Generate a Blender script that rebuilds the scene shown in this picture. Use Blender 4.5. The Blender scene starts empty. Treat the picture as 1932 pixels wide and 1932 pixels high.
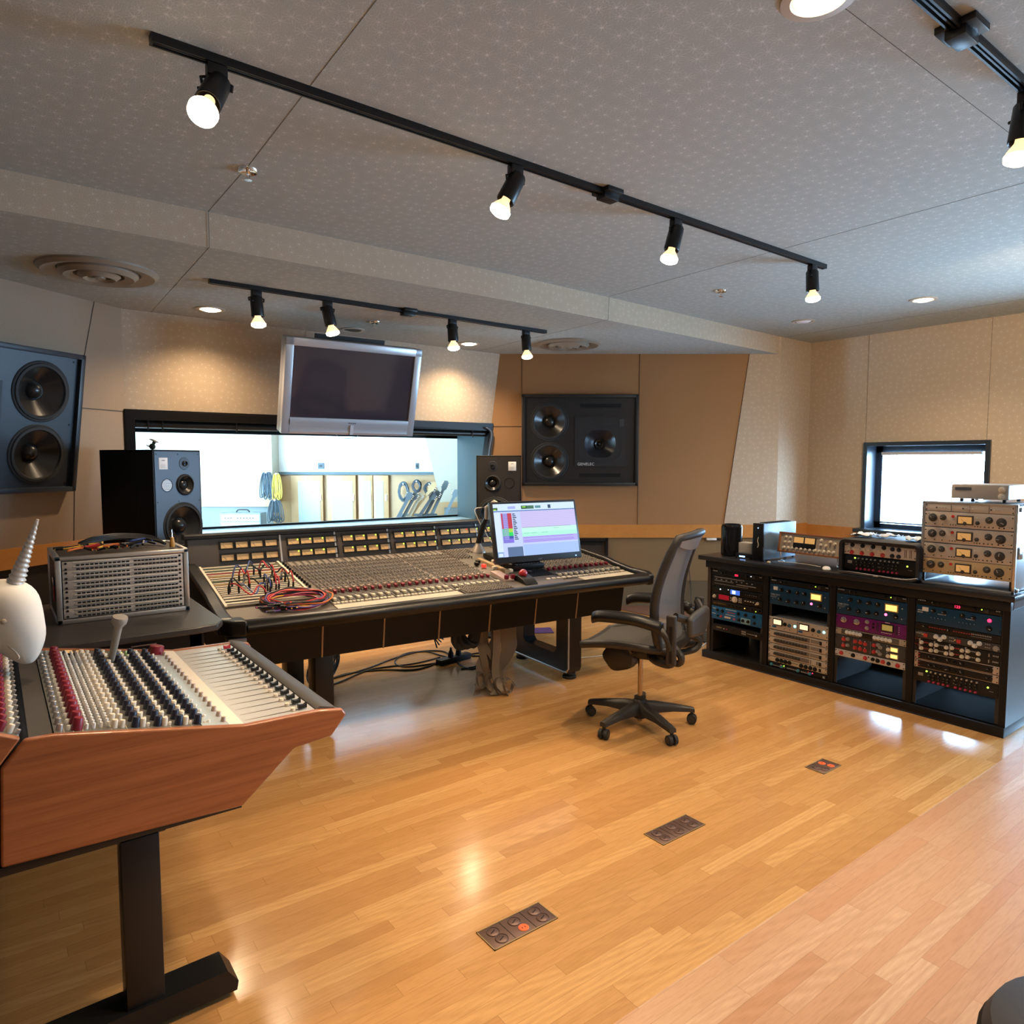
import bpy, bmesh, math, random
from mathutils import Vector, Matrix, Euler
random.seed(7)
PI = math.pi
C = bpy.context.scene.collection
SC = bpy.context.scene
R = math.radians

# ---------------------------------------------------------------- camera
F, CAMZ = 1311.0, 1.6
pit, yaw = math.atan(96 / F), math.atan(1754 / math.hypot(F, 96))
FH = Vector((math.cos(yaw), math.sin(yaw), 0))
RT = Vector((math.sin(yaw), -math.cos(yaw), 0))
FW = FH * math.cos(pit) - Vector((0, 0, 1)) * math.sin(pit)
UP = Vector((0, 0, 1)) * math.cos(pit) + FH * math.sin(pit)
cd = bpy.data.cameras.new('camera'); cam = bpy.data.objects.new('camera', cd); C.objects.link(cam)
cd.sensor_width = 36; cd.lens = 36 * F / 1932; cd.clip_start = 0.05; cd.clip_end = 200
m = Matrix((RT, UP, -FW)).transposed().to_4x4(); m.translation = (0, 0, CAMZ); cam.matrix_world = m
SC.camera = cam

# ---------------------------------------------------------------- light and exposure
SC.view_settings.view_transform = 'Standard'; SC.view_settings.look = 'None'
SC.view_settings.exposure = 0.22; SC.view_settings.gamma = 1.0
SC.view_settings.use_curve_mapping = False
W = bpy.data.worlds.new('sky'); SC.world = W; W.use_nodes = True
bg = W.node_tree.nodes['Background']
bg.inputs[0].default_value = (0.40, 0.68, 1.0, 1); bg.inputs[1].default_value = 50.0
SPOT_W, DOWN_W, LIVE_W = 82, 82, 84
WARM = (1.0, 0.74, 0.47)
def portal(loc, rot, sx, sy):
    l = bpy.data.lights.new('window_portal', 'AREA'); l.shape = 'RECTANGLE'; l.size = sx; l.size_y = sy
    l.cycles.is_portal = True
    o = bpy.data.objects.new('window_portal', l); o.location = loc; o.rotation_euler = rot; C.objects.link(o)
portal((7.86, 3.14, 1.31), (0, R(90), 0), 0.9, 1.1)
portal((7.86, 0.175, 1.30), (0, R(90), 0), 1.1, 2.55)
def area(name, loc, rot, sx, sy, e, col):
    l = bpy.data.lights.new(name, 'AREA'); l.shape = 'RECTANGLE'; l.size = sx; l.size_y = sy; l.energy = e; l.color = col
    o = bpy.data.objects.new(name, l); o.location = loc; o.rotation_euler = rot; C.objects.link(o); return o
LRC = FH * 9.3 + RT * (-2.6)
area('live_room_panel_light', (LRC.x, LRC.y, 3.1), (0, 0, yaw), 2.6, 5.5, LIVE_W, (0.74, 0.90, 1.0))

# ---------------------------------------------------------------- materials
MATS = {}
def mat(n, col=(.5, .5, .5), rough=.5, metal=0, emit=None, es=1, spec=.5, coat=0):
    if n in MATS: return MATS[n]
    x = bpy.data.materials.new(n); x.use_nodes = True; b = x.node_tree.nodes['Principled BSDF']
    b.inputs['Base Color'].default_value = (*col, 1); b.inputs['Roughness'].default_value = rough
    b.inputs['Metallic'].default_value = metal; b.inputs['Specular IOR Level'].default_value = spec
    b.inputs['Coat Weight'].default_value = coat
    if emit: b.inputs['Emission Color'].default_value = (*emit, 1); b.inputs['Emission Strength'].default_value = es
    MATS[n] = x; return x
class NT:
    def __init__(s, name, **k):
        s.m = mat(name, **k); s.t = s.m.node_tree; s.b = s.t.nodes['Principled BSDF']
    def n(s, typ, **k):
        x = s.t.nodes.new(typ)
        for a, v in k.items(): setattr(x, a, v)
        return x
    def l(s, a, b): s.t.links.new(a, b)
    def put(s, v, sock):
        if hasattr(v, 'is_output'): s.l(v, sock)
        else: sock.default_value = v
    def math(s, op, a, b=0, c=None):
        x = s.n('ShaderNodeMath', operation=op); s.put(a, x.inputs[0]); s.put(b, x.inputs[1])
        if c is not None: s.put(c, x.inputs[2])
        return x.outputs[0]
    def mix(s, f, a, b, blend='MIX'):
        x = s.n('ShaderNodeMix', data_type='RGBA', blend_type=blend); s.put(f, x.inputs[0])
        s.put(a if hasattr(a, 'is_output') else (*a, 1), x.inputs[6]); s.put(b if hasattr(b, 'is_output') else (*b, 1), x.inputs[7])
        return x.outputs[2]
    def noise(s, vec, scale, detail=3, rough=.5):
        x = s.n('ShaderNodeTexNoise'); s.l(vec, x.inputs['Vector']); x.inputs['Scale'].default_value = scale
        x.inputs['Detail'].default_value = detail; x.inputs['Roughness'].default_value = rough; return x.outputs['Fac']
    def comb(s, x=0, y=0, z=0):
        c = s.n('ShaderNodeCombineXYZ')
        for i, v in enumerate((x, y, z)): s.put(v, c.inputs[i])
        return c.outputs[0]
    def sep(s, v):
        c = s.n('ShaderNodeSeparateXYZ'); s.l(v, c.inputs[0]); return c.outputs
    def white(s, v):
        c = s.n('ShaderNodeTexWhiteNoise', noise_dimensions='3D'); s.l(v, c.inputs['Vector']); return c.outputs['Value']
    def bump(s, h, st=.3, d=.01):
        x = s.n('ShaderNodeBump'); x.inputs['Strength'].default_value = st; x.inputs['Distance'].default_value = d
        s.l(h, x.inputs['Height']); s.l(x.outputs[0], s.b.inputs['Normal'])
    def rng(s, v, a, b, c, d):
        x = s.n('ShaderNodeMapRange'); s.l(v, x.inputs[0])
        for i, q in enumerate((a, b, c, d)): x.inputs[i + 1].default_value = q
        return x.outputs[0]
def fabric_star(name, base, fleck, scale=10.5):
    t = NT(name, rough=.9, spec=.15)
    uv = t.n('ShaderNodeTexCoord').outputs['UV']
    v = t.n('ShaderNodeTexVoronoi', voronoi_dimensions='2D', feature='F1'); t.l(uv, v.inputs['Vector'])
    v.inputs['Scale'].default_value = scale; v.inputs['Randomness'].default_value = .75
    d = t.n('ShaderNodeVectorMath', operation='SUBTRACT'); t.l(uv, d.inputs[0]); t.l(v.outputs['Position'], d.inputs[1])
    x, y, z = t.sep(d.outputs[0])
    ang = t.math('ARCTAN2', y, x)
    rnd = t.math('MULTIPLY', t.white(v.outputs['Position']), 6.28)
    s1 = t.math('POWER', t.math('ABSOLUTE', t.math('SINE', t.math('MULTIPLY_ADD', ang, 4.5, rnd))), 9)
    fall = t.rng(v.outputs['Distance'], 0.0, .62, 1, 0)
    core = t.rng(v.outputs['Distance'], 0.0, .14, .8, 0)
    star = t.math('ADD', t.math('MULTIPLY', s1, t.math('MULTIPLY', fall, .7)), core)
    fine = t.noise(uv, 180, 2)
    f = t.math('MULTIPLY', star, t.rng(t.noise(uv, 60, 2), .3, .7, .3, 1))
    c = t.mix(f, base, fleck)
    c = t.mix(t.rng(fine, .3, .7, 0, .35), c, tuple(b * .72 for b in base))
    t.l(c, t.b.inputs['Base Color']); t.bump(fine, .25, .003); return t.m
def fabric_plain(name, base, scale=220):
    t = NT(name, rough=.95, spec=.1)
    uv = t.n('ShaderNodeTexCoord').outputs['UV']
    x, y, z = t.sep(uv)
    f = t.noise(t.comb(t.math('MULTIPLY', x, .25), y, 0), scale, 3); g = t.noise(uv, 1.1, 2)
    c = t.mix(t.rng(f, .3, .7, 0, .5), base, tuple(b * .78 for b in base))
    c = t.mix(t.rng(g, .3, .7, 0, .25), c, tuple(b * 1.15 for b in base))
    t.l(c, t.b.inputs['Base Color']); t.bump(f, .2, .002); return t.m
def wood(name, a, b, along=0, scale=14, rough=.4, stretch=.06, coat=0):
    t = NT(name, rough=rough, coat=coat)
    o = t.n('ShaderNodeTexCoord').outputs['Object']; s = list(t.sep(o))
    s[along] = t.math('MULTIPLY', s[along], stretch)
    v = t.comb(*s); n1 = t.noise(v, scale, 5, .65); n2 = t.noise(v, scale * 7, 2)
    f = t.math('ADD', t.rng(n1, .3, .7, 0, .75), t.rng(n2, .3, .7, 0, .25))
    t.l(t.mix(f, a, b), t.b.inputs['Base Color']); return t.m
def floor_mat():
    t = NT('oak_strip_floor', rough=.2, spec=.47)
    o = t.n('ShaderNodeTexCoord').outputs['Object']; x, y, z = t.sep(o)
    wd = .0572
    ry = t.math('DIVIDE', t.math('ADD', y, .0), wd); row = t.math('FLOOR', ry); fy = t.math('FRACT', ry)
    r1 = t.white(t.comb(row, 3.3, 0)); L = t.math('MULTIPLY_ADD', t.white(t.comb(row, 9.1, 2)), .5, .55)
    rx = t.math('DIVIDE', t.math('ADD', x, t.math('MULTIPLY_ADD', r1, 7, 20)), L)
    col = t.math('FLOOR', rx); fx = t.math('FRACT', rx)
    pid = t.comb(row, col, 0.5); rnd = t.white(pid); rnd2 = t.white(t.comb(col, row, 4.7))
    pink = t.math('LESS_THAN', y, 1.323)
    base = t.mix(pink, (.53, .29, .108), (.52, .305, .17))
    dark = t.mix(pink, (.41, .20, .066), (.46, .22, .105))
    lite = t.mix(pink, (.62, .36, .14), (.60, .385, .235))
    c = t.mix(t.rng(rnd, 0, 1, 0, .75), base, dark)
    c = t.mix(t.math('MULTIPLY', t.math('GREATER_THAN', rnd2, .8), .6), c, lite)
    gx = t.math('MULTIPLY_ADD', rnd, 31, t.math('MULTIPLY', x, .09)); gy = t.math('MULTIPLY_ADD', rnd2, 17, y)
    g1 = t.noise(t.comb(gx, gy, 0), 130, 4, .6)
    wv = t.n('ShaderNodeTexWave', wave_type='RINGS', rings_direction='Z'); wv.inputs['Scale'].default_value = 16; wv.inputs['Distortion'].default_value = 5
    wv.inputs['Detail'].default_value = 2; wv.inputs['Detail Scale'].default_value = 1.5
    t.l(t.comb(t.math('MULTIPLY', gx, 1.6), gy, rnd), wv.inputs['Vector'])
    gr = t.math('MULTIPLY', t.rng(wv.outputs['Fac'], 0, 1, 0, .24), t.rng(rnd2, .3, .75, 0, 1))
    c = t.mix(t.rng(g1, .45, .75, 0, .33), c, (.26, .11, .035))
    c = t.mix(gr, c, (.30, .14, .05))
    sy = t.math('MINIMUM', fy, t.math('SUBTRACT', 1, fy)); sx = t.math('MULTIPLY', t.math('MINIMUM', fx, t.math('SUBTRACT', 1, fx)), L)
    seam = t.math('MAXIMUM', t.math('LESS_THAN', sy, .014), t.math('LESS_THAN', sx, .0012))
    c = t.mix(t.math('MULTIPLY', seam, .32), c, (.12, .05, .02))
    t.l(c, t.b.inputs['Base Color'])
    t.l(t.math('MULTIPLY_ADD', g1, .10, t.math('MULTIPLY_ADD', pink, .16, .12)), t.b.inputs['Roughness'])
    t.bump(t.math('ADD', seam, t.math('MULTIPLY', g1, .08)), .12, -.002); return t.m
M_FLOOR = floor_mat()
M_CEIL = fabric_star('ceiling_fabric', (.435, .45, .42), (.84, .84, .81), 16.0)
M_WALL = fabric_star('wall_fabric', (.54, .425, .31), (.82, .73, .60), 18)
M_BROWN = fabric_plain('brown_wall_fabric', (.38, .205, .095))
M_LEFTW = fabric_plain('taupe_wall_fabric', (.37, .275, .195))
M_CARPETW = fabric_star('carpet_wall', (.16, .125, .08), (.22, .18, .12), 60)
M_CARPET = fabric_plain('brown_carpet', (.14, .075, .05), 400)
M_RAIL = wood('maple_rail', (.62, .265, .06), (.50, .20, .042), 0, 10, .35)
M_MAHOG = wood('mahogany', (.42, .14, .046), (.20, .055, .017), 0, 34, .33, .03, .3)
M_WALNUT = wood('walnut', (.34, .13, .05), (.20, .07, .025), 0, 20, .4)
M_MAPLE = wood('live_room_maple', (.40, .235, .10), (.34, .185, .07), 2, 6, .5)
BLK = mat('black_satin', (.008, .0075, .0075), .42, spec=.3)
BLKM = mat('black_metal', (.010, .0095, .0095), .38, .0, spec=.4)
LEATHER = mat('black_leather', (.009, .0085, .008), .36, spec=.4)
RUB = mat('rubber', (.02, .02, .02), .7)
DKGREY = mat('dark_grey', (.05, .045, .04), .55)
CONS = mat('console_grey', (.135, .11, .088), .5)
CHGREY = mat('chair_graphite', (.03, .026, .023), .5)
ALU = mat('aluminium', (.62, .60, .58), .32, .9)
SILV = mat('silver_panel', (.62, .55, .47), .42, .25)
CREAMP = mat('cream_panel', (.62, .46, .25), .45, .1)
CHROME = mat('chrome', (.8, .8, .82), .12, 1)
WHITE = mat('white_plastic', (.78, .75, .70), .4)
CREAM = mat('cream_plastic', (.70, .61, .48), .45)
REDK = mat('red_plastic', (.21, .009, .022), .4)
BLUEK = mat('navy_plastic', (.012, .012, .028), .4)
GREYK = mat('grey_plastic', (.30, .27, .24), .45)
BLUEP = mat('blue_enamel', (.006, .045, .10), .42, spec=.3)
BLUEP2 = mat('bright_blue_enamel', (.015, .115, .28), .42, spec=.3)
PURP = mat('purple_enamel', (.15, .012, .13), .42, spec=.3)
METERF = mat('meter_amber', (.72, .45, .17), .5, emit=(1, .55, .18), es=.22)
METERL = mat('meter_lit', (.9, .6, .3), .5, emit=(1, .62, .16), es=1.2)
METERW = mat('meter_white', (.9, .8, .7), .5, emit=(1, .72, .45), es=.9)
METERY = mat('meter_olive', (.35, .28, .08), .5, emit=(1, .8, .2), es=.15)
LRED = mat('led_red', (.5, .02, .05), .4, emit=(1, .02, .08), es=3.5)
LDRED = mat('led_dim_red', (.5, .03, .03), .4, emit=(1, .06, .03), es=.8)
LGRN = mat('led_green', (.3, .7, .1), .4, emit=(.45, 1, .05), es=4)
LCYA = mat('led_cyan', (.3, .8, .8), .4, emit=(.2, .95, 1), es=4)
LBLU = mat('led_blue', (.1, .2, .8), .4, emit=(.25, .45, 1), es=5)
LWHT = mat('led_white', (.9, .9, .9), .4, emit=(.8, .9, 1), es=4)
LAMB = mat('led_amber', (.9, .5, .1), .4, emit=(1, .55, .1), es=3)
BULB = mat('lamp_glass_lit', (1, .9, .7), .3, emit=(1, .82, .56), es=14)
DAYW = mat('reflector_off', (.8, .8, .85), .25)
YEL = mat('yellow_cable', (.75, .42, .04), .5)
RED = mat('red_cable', (.55, .04, .04), .5)
BLU = mat('blue_cable', (.05, .09, .28), .5)
MAG = mat('magenta_cable', (.42, .05, .13), .5)
ORG = mat('orange_cable', (.65, .16, .03), .5)
VIO = mat('violet_cable', (.13, .08, .27), .5)
BLKC = mat('black_cable', (.015, .015, .017), .5)
GREYC = mat('grey_cable', (.16, .20, .24), .5)
WHTC = mat('white_cable', (.75, .70, .62), .5)
TAPE = mat('ribbon_cable', (.23, .17, .11), .55)
DAYLITB = mat('baffle_daylit', (.022, .027, .036), .38)  # black baffle with the blue of daylight mixed into its colour
CONE = mat('cone_black', (.018, .016, .014), .25)
TVSIL = mat('tv_silver', (.52, .53, .57), .32, .35)
SCREENOFF = mat('tv_glass', (.055, .042, .055), .09, spec=.6)  # base raised to stand in for a reflection on the dark screen
WHITEFAB = mat('bust_white', (.80, .74, .66), .75)
TUSK = mat('tusk_pearl', (.72, .66, .60), .3, .4)
PATCHY = mat('aged_bronze', (.13, .075, .06), .42, .5)

# ---------------------------------------------------------------- mesh helpers
def T(x=0, y=0, z=0, rx=0, ry=0, rz=0): return Matrix.Translation((x, y, z)) @ Euler((R(rx), R(ry), R(rz))).to_matrix().to_4x4()
class G:
    def __init__(s): s.bm = bmesh.new(); s.uv = None
    def box(s, c, d, M=None, bev=0, seg=2):
        r = bmesh.ops.create_cube(s.bm, size=1); vs = r['verts']
        for v in vs: v.co = Vector((v.co.x * d[0], v.co.y * d[1], v.co.z * d[2]))
        if bev:
            es = list({e for v in vs for e in v.link_edges})
            q = bmesh.ops.bevel(s.bm, geom=es, offset=bev, segments=seg, affect='EDGES', profile=.5); vs = list({v for f in q['faces'] for v in f.verts} | {v for v in vs if v.is_valid})
        MM = Matrix.Translation(c) @ (M.to_4x4() if M else Matrix())
        bmesh.ops.transform(s.bm, matrix=MM, verts=vs); return s
    def bx(s, x0, x1, y0, y1, z0, z1, bev=0, M=None):
        return s.box(((x0 + x1) / 2, (y0 + y1) / 2, (z0 + z1) / 2), (abs(x1 - x0), abs(y1 - y0), abs(z1 - z0)), None, bev) if M is None else s.box((0, 0, 0), (abs(x1 - x0), abs(y1 - y0), abs(z1 - z0)), M @ Matrix.Translation(((x0 + x1) / 2, (y0 + y1) / 2, (z0 + z1) / 2)), bev)
    def rings(s, rs, cap=True, close=False):
        vv = [[s.bm.verts.new(p) for p in r] for r in rs]; n = len(vv[0])
        pairs = list(zip(vv, vv[1:])) + ([(vv[-1], vv[0])] if close else [])
        for a, b in pairs:
            for i in range(n):
                try: s.bm.faces.new((a[i], a[(i + 1) % n], b[(i + 1) % n], b[i]))
                except ValueError: pass
        if cap and not close:
            s.bm.faces.new(vv[0][::-1]); s.bm.faces.new(vv[-1])
        return s
    def cyl(s, p0, p1, r0, r1=None, n=16, cap=True):
        p0, p1 = Vector(p0), Vector(p1); r1 = r0 if r1 is None else r1
        q = (p1 - p0).to_track_quat('Z', 'Y')
        def ring(p, r): return [p + q @ Vector((r * math.cos(2 * PI * i / n), r * math.sin(2 * PI * i / n), 0)) for i in range(n)]
        return s.rings([ring(p0, r0), ring(p1, r1)], cap)
    def lathe(s, prof, M=None, n=24, cap=True):
        M = M or Matrix()
        return s.rings([[M @ Vector((r * math.cos(2 * PI * i / n), r * math.sin(2 * PI * i / n), z)) for i in range(n)] for r, z in prof], cap)
    def tube(s, pts, r, n=8, close=False):
        pts = [Vector(p) for p in pts]; N = len(pts); rs = r if isinstance(r, (list, tuple)) else [r] * N
        rings = []; ref = None
        for i, p in enumerate(pts):
            a = pts[(i - 1) % N] if (close or i > 0) else p; b = pts[(i + 1) % N] if (close or i < N - 1) else p
            t = (b - a)
            if t.length < 1e-9: t = Vector((0, 0, 1))
            t.normalize()
            if ref is None: ref = t.orthogonal().normalized()
            ref = (ref - t * ref.dot(t)); ref = ref.normalized() if ref.length > 1e-6 else t.orthogonal().normalized()
            bb = t.cross(ref)
            rings.append([p + (ref * math.cos(2 * PI * k / n) + bb * math.sin(2 * PI * k / n)) * rs[i] for k in range(n)])
        return s.rings(rings, True, close)
    def prism(s, poly, f0, f1):   # poly 2D, f0/f1 map 2D->3D for both ends
        return s.rings([[f0(*p) for p in poly], [f1(*p) for p in poly]])
    def quad(s, a, b, c, d, uvs=None):
        vs = [s.bm.verts.new(p) for p in (a, b, c, d)]; f = s.bm.faces.new(vs)
        if s.uv is None: s.uv = s.bm.loops.layers.uv.new('UVMap')
        if uvs is None:
            A, B, D = Vector(a), Vector(b), Vector(d); ex = (B - A).normalized(); nn = ex.cross(D - A)
            ey = nn.cross(ex).normalized() if nn.length > 1e-9 else ex.orthogonal()
            o = abs(A.x) * .37 + abs(A.z) * .21
            uvs = [((Vector(p) - A).dot(ex) + o, (Vector(p) - A).dot(ey) + o * 1.7) for p in (a, b, c, d)]
        for l, u in zip(f.loops, uvs): l[s.uv].uv = u
        return s
    def poly(s, pts, uvs=None):
        vs = [s.bm.verts.new(p) for p in pts]; f = s.bm.faces.new(vs)
        if s.uv is None: s.uv = s.bm.loops.layers.uv.new('UVMap')
        if uvs:
            for l, u in zip(f.loops, uvs): l[s.uv].uv = u
        return s
    def sphere(s, c, r, sc=(1, 1, 1), u=16, v=10, M=None):
        q = bmesh.ops.create_uvsphere(s.bm, u_segments=u, v_segments=v, radius=r)
        MM = Matrix.Translation(c) @ (M.to_4x4() if M else Matrix()) @ Matrix.Diagonal((*sc, 1))
        bmesh.ops.transform(s.bm, matrix=MM, verts=q['verts']); return s
    def mesh(s, name, m, ang=35):
        me = bpy.data.meshes.new(name); bmesh.ops.recalc_face_normals(s.bm, faces=s.bm.faces[:]) if s.uv is None else None
        s.bm.to_mesh(me); s.bm.free()
        for q in (m if isinstance(m, (list, tuple)) else [m]): me.materials.append(q)
        me.polygons.foreach_set('use_smooth', [True] * len(me.polygons)); me.set_sharp_from_angle(angle=R(ang)); return me
    def build(s, name, m, parent=None, M=None, ang=35, **tags):
        o = bpy.data.objects.new(name, s.mesh(name, m, ang)); C.objects.link(o)
        if M is not None: o.matrix_local = M
        if parent: o.parent = parent
        for k, v in tags.items(): o[k] = v
        return o
def link(name, me, parent=None, M=None, **tags):
    o = bpy.data.objects.new(name, me); C.objects.link(o)
    if parent: o.parent = parent
    if M is not None: o.matrix_local = M
    for k, v in tags.items(): o[k] = v
    return o
def thing(name, label, cat, M=None, group=None):
    o = bpy.data.objects.new(name, None); C.objects.link(o); o.empty_display_size = .05
    if M is not None: o.matrix_world = M
    o['label'] = label; o['category'] = cat
    if group: o['group'] = group
    return o
def tag(o, label, cat, group=None):
    o['label'] = label; o['category'] = cat
    if group: o['group'] = group
    return o
def struct(g, name, m): return g.build(name, m, kind='structure')
def spline(pts, n=8):
    P = [Vector(p) for p in pts]; out = []
    for i in range(len(P) - 1):
        p0, p1, p2, p3 = P[max(i - 1, 0)], P[i], P[i + 1], P[min(i + 2, len(P) - 1)]
        for k in range(n):
            t = k / n
            out.append(.5 * ((2 * p1) + (p2 - p0) * t + (2 * p0 - 5 * p1 + 4 * p2 - p3) * t * t + (3 * p1 - p0 - 3 * p2 + p3) * t ** 3))
    out.append(P[-1]); return out
def lettering(txt, size, parent, M, m, name='lettering', ext=.0004, sx=1):
    cu = bpy.data.curves.new(name, 'FONT'); cu.body = txt; cu.size = size; cu.extrude = ext; cu.space_character = 1.05
    o = bpy.data.objects.new(name, cu); me = bpy.data.meshes.new_from_object(o); bpy.data.objects.remove(o); me.materials.clear(); me.materials.append(m)
    o = bpy.data.objects.new(name, me); C.objects.link(o); o.parent = parent
    o.matrix_local = M @ Matrix.Diagonal((sx, 1, 1, 1)); return o
KN = {}
def knob_mesh(r, h, m, lm=None, n=14, skirt=0):   # axis +z, base at 0
    k = (r, h, m.name, lm.name if lm else '', n, skirt)
    if k in KN: return KN[k]
    g = G()
    if skirt: g.lathe([(r * 1.35, 0), (r * 1.3, h * .18), (r, h * .22), (r * .88, h * .95), (r * .78, h)], n=n)
    else: g.lathe([(r, 0), (r * .98, h * .1), (r * .86, h * .93), (r * .74, h)], n=n)
    nf = len(g.bm.faces)
    if lm:
        g.box((0, r * .5, h + .0004), (r * .22, r * .9, .0012))
        g.bm.faces.ensure_lookup_table()
        for f in g.bm.faces[nf:]: f.material_index = 1
    KN[k] = g.mesh('knob', [m, lm] if lm else m); return KN[k]

# ================================================================ ROOM SHELL
ZC, ZL, H3 = 2.94, 2.753, 3.3
V3 = Vector
g = G(); g.quad((-4.5, -2.3, 0), (8.4, -2.3, 0), (8.4, 7.1, 0), (-4.5, 7.1, 0)); struct(g, 'floor', M_FLOOR)
SOF = [(-4.6, 3.9), (0, 4.05), (3.05, 4.10), (6.856, 4.358), (7.7, 4.39)]
g = G(); pts = [(-4.6, -2.3), (7.8, -2.3), (7.8, 4.45)] + SOF[::-1]
g.poly([(x, y, ZC) for x, y in pts][::-1], [(x, y) for x, y in pts][::-1]); struct(g, 'ceiling', M_CEIL)
g = G(); pts = SOF[:4] + [(7.0, 4.6), (4.9, 6.5), (.7, 6.6), (-4.6, 4.0)]
g.poly([(x, y, ZL) for x, y in pts], [(x, y) for x, y in pts]); struct(g, 'ceiling_lower', M_CEIL)
g = G()
for (a, b), (c, d) in zip(SOF, SOF[1:]): g.quad((a, b, ZL), (c, d, ZL), (c, d, ZC + .02), (a, b, ZC + .02))
struct(g, 'wall_soffit', M_WALL)
def seam(k, pts, w=.0028, mm=None):
    g = G()
    for a, b in zip(pts, pts[1:]):
        a, b = V3(a), V3(b); g.tube([a, b], w / 2, 4)
    struct(g, 'trim_%d' % k, mm or mat('seam_joint', (.12, .105, .085), .9))  # thin dark joint line between panels
seam(1, [(.93, .9, ZC), (1.0, 3.32, ZC), (1.0, 4.06, ZC), (1.0, 4.06, ZL), (1.05, 6.08, ZL)])
seam(2, [(4.05, 1.14, ZC), (4.1, 4.15, ZC), (4.1, 4.16, ZL), (4.15, 6.1, ZL)])
seam(3, [(-2, 1.14, ZC), (7.5, 1.14, ZC)])
seam(4, [(6.9, 1.14, ZC), (6.95, 4.35, ZC)])
# --- front wall (twisted plane carrying the control-room window)
FL0, FL1 = V3((.845, 6.067, ZL)), V3((.898, 6.449, 1.0)); FR0, FR1 = V3((4.466, 6.16, ZL)), V3((4.282, 6.288, 1.0))
def fwp(s, z):
    k = (ZL - z) / (ZL - 1.0); a = FL0.lerp(FL1, k) if k >= 0 else FL0.copy(); b = FR0.lerp(FR1, k) if k >= 0 else FR0.copy()
    p = a.lerp(b, s); p.z = z; return p
ZW0, ZW1 = .955, 2.0
g = G()
N = 6
for (za, zb) in ((ZW1 - .01, ZL), (ZL, H3), (0, ZW0)):
    for i in range(N):
        s0, s1 = -.12 * (i == 0) + i / N, (i + 1) / N
        ps = [fwp(s0, za), fwp(s1, za), fwp(s1, zb), fwp(s0, zb)]
        g.quad(*ps, uvs=[(p.x, p.z) for p in ps])
struct(g, 'wall_front', M_WALL)
seam(5, [fwp(.372, ZW1) + V3((0, -.002, 0)), fwp(.40, ZL) + V3((0, -.002, 0))])
# window_1: reveal, frame, sill, pane
w1 = bpy.data.objects.new('window_1', None); C.objects.link(w1); w1['kind'] = 'structure'
GL, GR = V3((.95, 7.02, 0)), V3((4.36, 6.88, 0))
def gz(p, z): return V3((p.x, p.y, z))
TEAL = mat('window_reveal_paint', (.045, .075, .085), .5)
g = G(); a, b = fwp(1, ZW0), fwp(1, ZW1)
a2 = a.lerp(V3((4.33, 6.25, a.z)), .0)
g.quad(a, gz(GR, ZW0), gz(GR, ZW1), b); g.quad(fwp(0, ZW0), gz(GL, ZW0), gz(GL, ZW1), fwp(0, ZW1)); g.quad(fwp(0, ZW1), fwp(1, ZW1), gz(GR, ZW1), gz(GL, ZW1))
g.build('window_reveal', TEAL, w1)
g = G(); ps = [fwp(0, ZW0), fwp(1, ZW0), gz(GR, ZW0), gz(GL, ZW0)]; g.quad(*ps)
g.build('window_sill', mat('window_sill_paint', (.42, .52, .55), .25), w1)
g = G()
for s0, s1, z0, z1 in ((-.002, 1.0, ZW1 - .075, ZW1 + .008), (-.002, .018, ZW0, ZW1), (.988, 1.0, ZW0, ZW1), (-.002, 1.0, ZW0 - .03, ZW0 + .012)):
    q = [fwp(s0, z0), fwp(s1, z0), fwp(s1, z1), fwp(s0, z1)]
    g.rings([[p + V3((0, -.025, 0)) for p in q], [p + V3((0, .05, 0)) for p in q]])
g.build('window_frame', BLK, w1)
g = G()
for z in (ZW0 + .0, ZW1 - .14):
    g.rings([[gz(GL, z), gz(GR, z), gz(GR, z + (.02 if z < 1.2 else .14)), gz(GL, z + (.02 if z < 1.2 else .14))], [gz(GL, z) + V3((0, .03, 0)), gz(GR, z) + V3((0, .03, 0)), gz(GR, z + (.02 if z < 1.2 else .14)) + V3((0, .03, 0)), gz(GL, z + (.02 if z < 1.2 else .14)) + V3((0, .03, 0))]])
g.build('glazing_bead', BLK, w1)
def glass(name, tint=(1, 1, 1), refl=.05):
    x = bpy.data.materials.new(name); x.use_nodes = True; t = x.node_tree; t.nodes.clear()
    o = t.nodes.new('ShaderNodeOutputMaterial'); mx = t.nodes.new('ShaderNodeMixShader'); tr = t.nodes.new('ShaderNodeBsdfTransparent'); gl = t.nodes.new('ShaderNodeBsdfGlossy')
    lw = t.nodes.new('ShaderNodeFresnel'); lw.inputs[0].default_value = 1.3
    tr.inputs[0].default_value = (*tint, 1); gl.inputs['Roughness'].default_value = .02
    t.links.new(lw.outputs[0], mx.inputs[0]); t.links.new(tr.outputs[0], mx.inputs[1]); t.links.new(gl.outputs[0], mx.inputs[2]); t.links.new(mx.outputs[0], o.inputs[0]); return x
GLASS = glass('clear_pane', (.93, .98, .97))
g = G(); g.quad(gz(GL, ZW0), gz(GR, ZW0), gz(GR, ZW1), gz(GL, ZW1)); g.build('window_pane', GLASS, w1)
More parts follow.
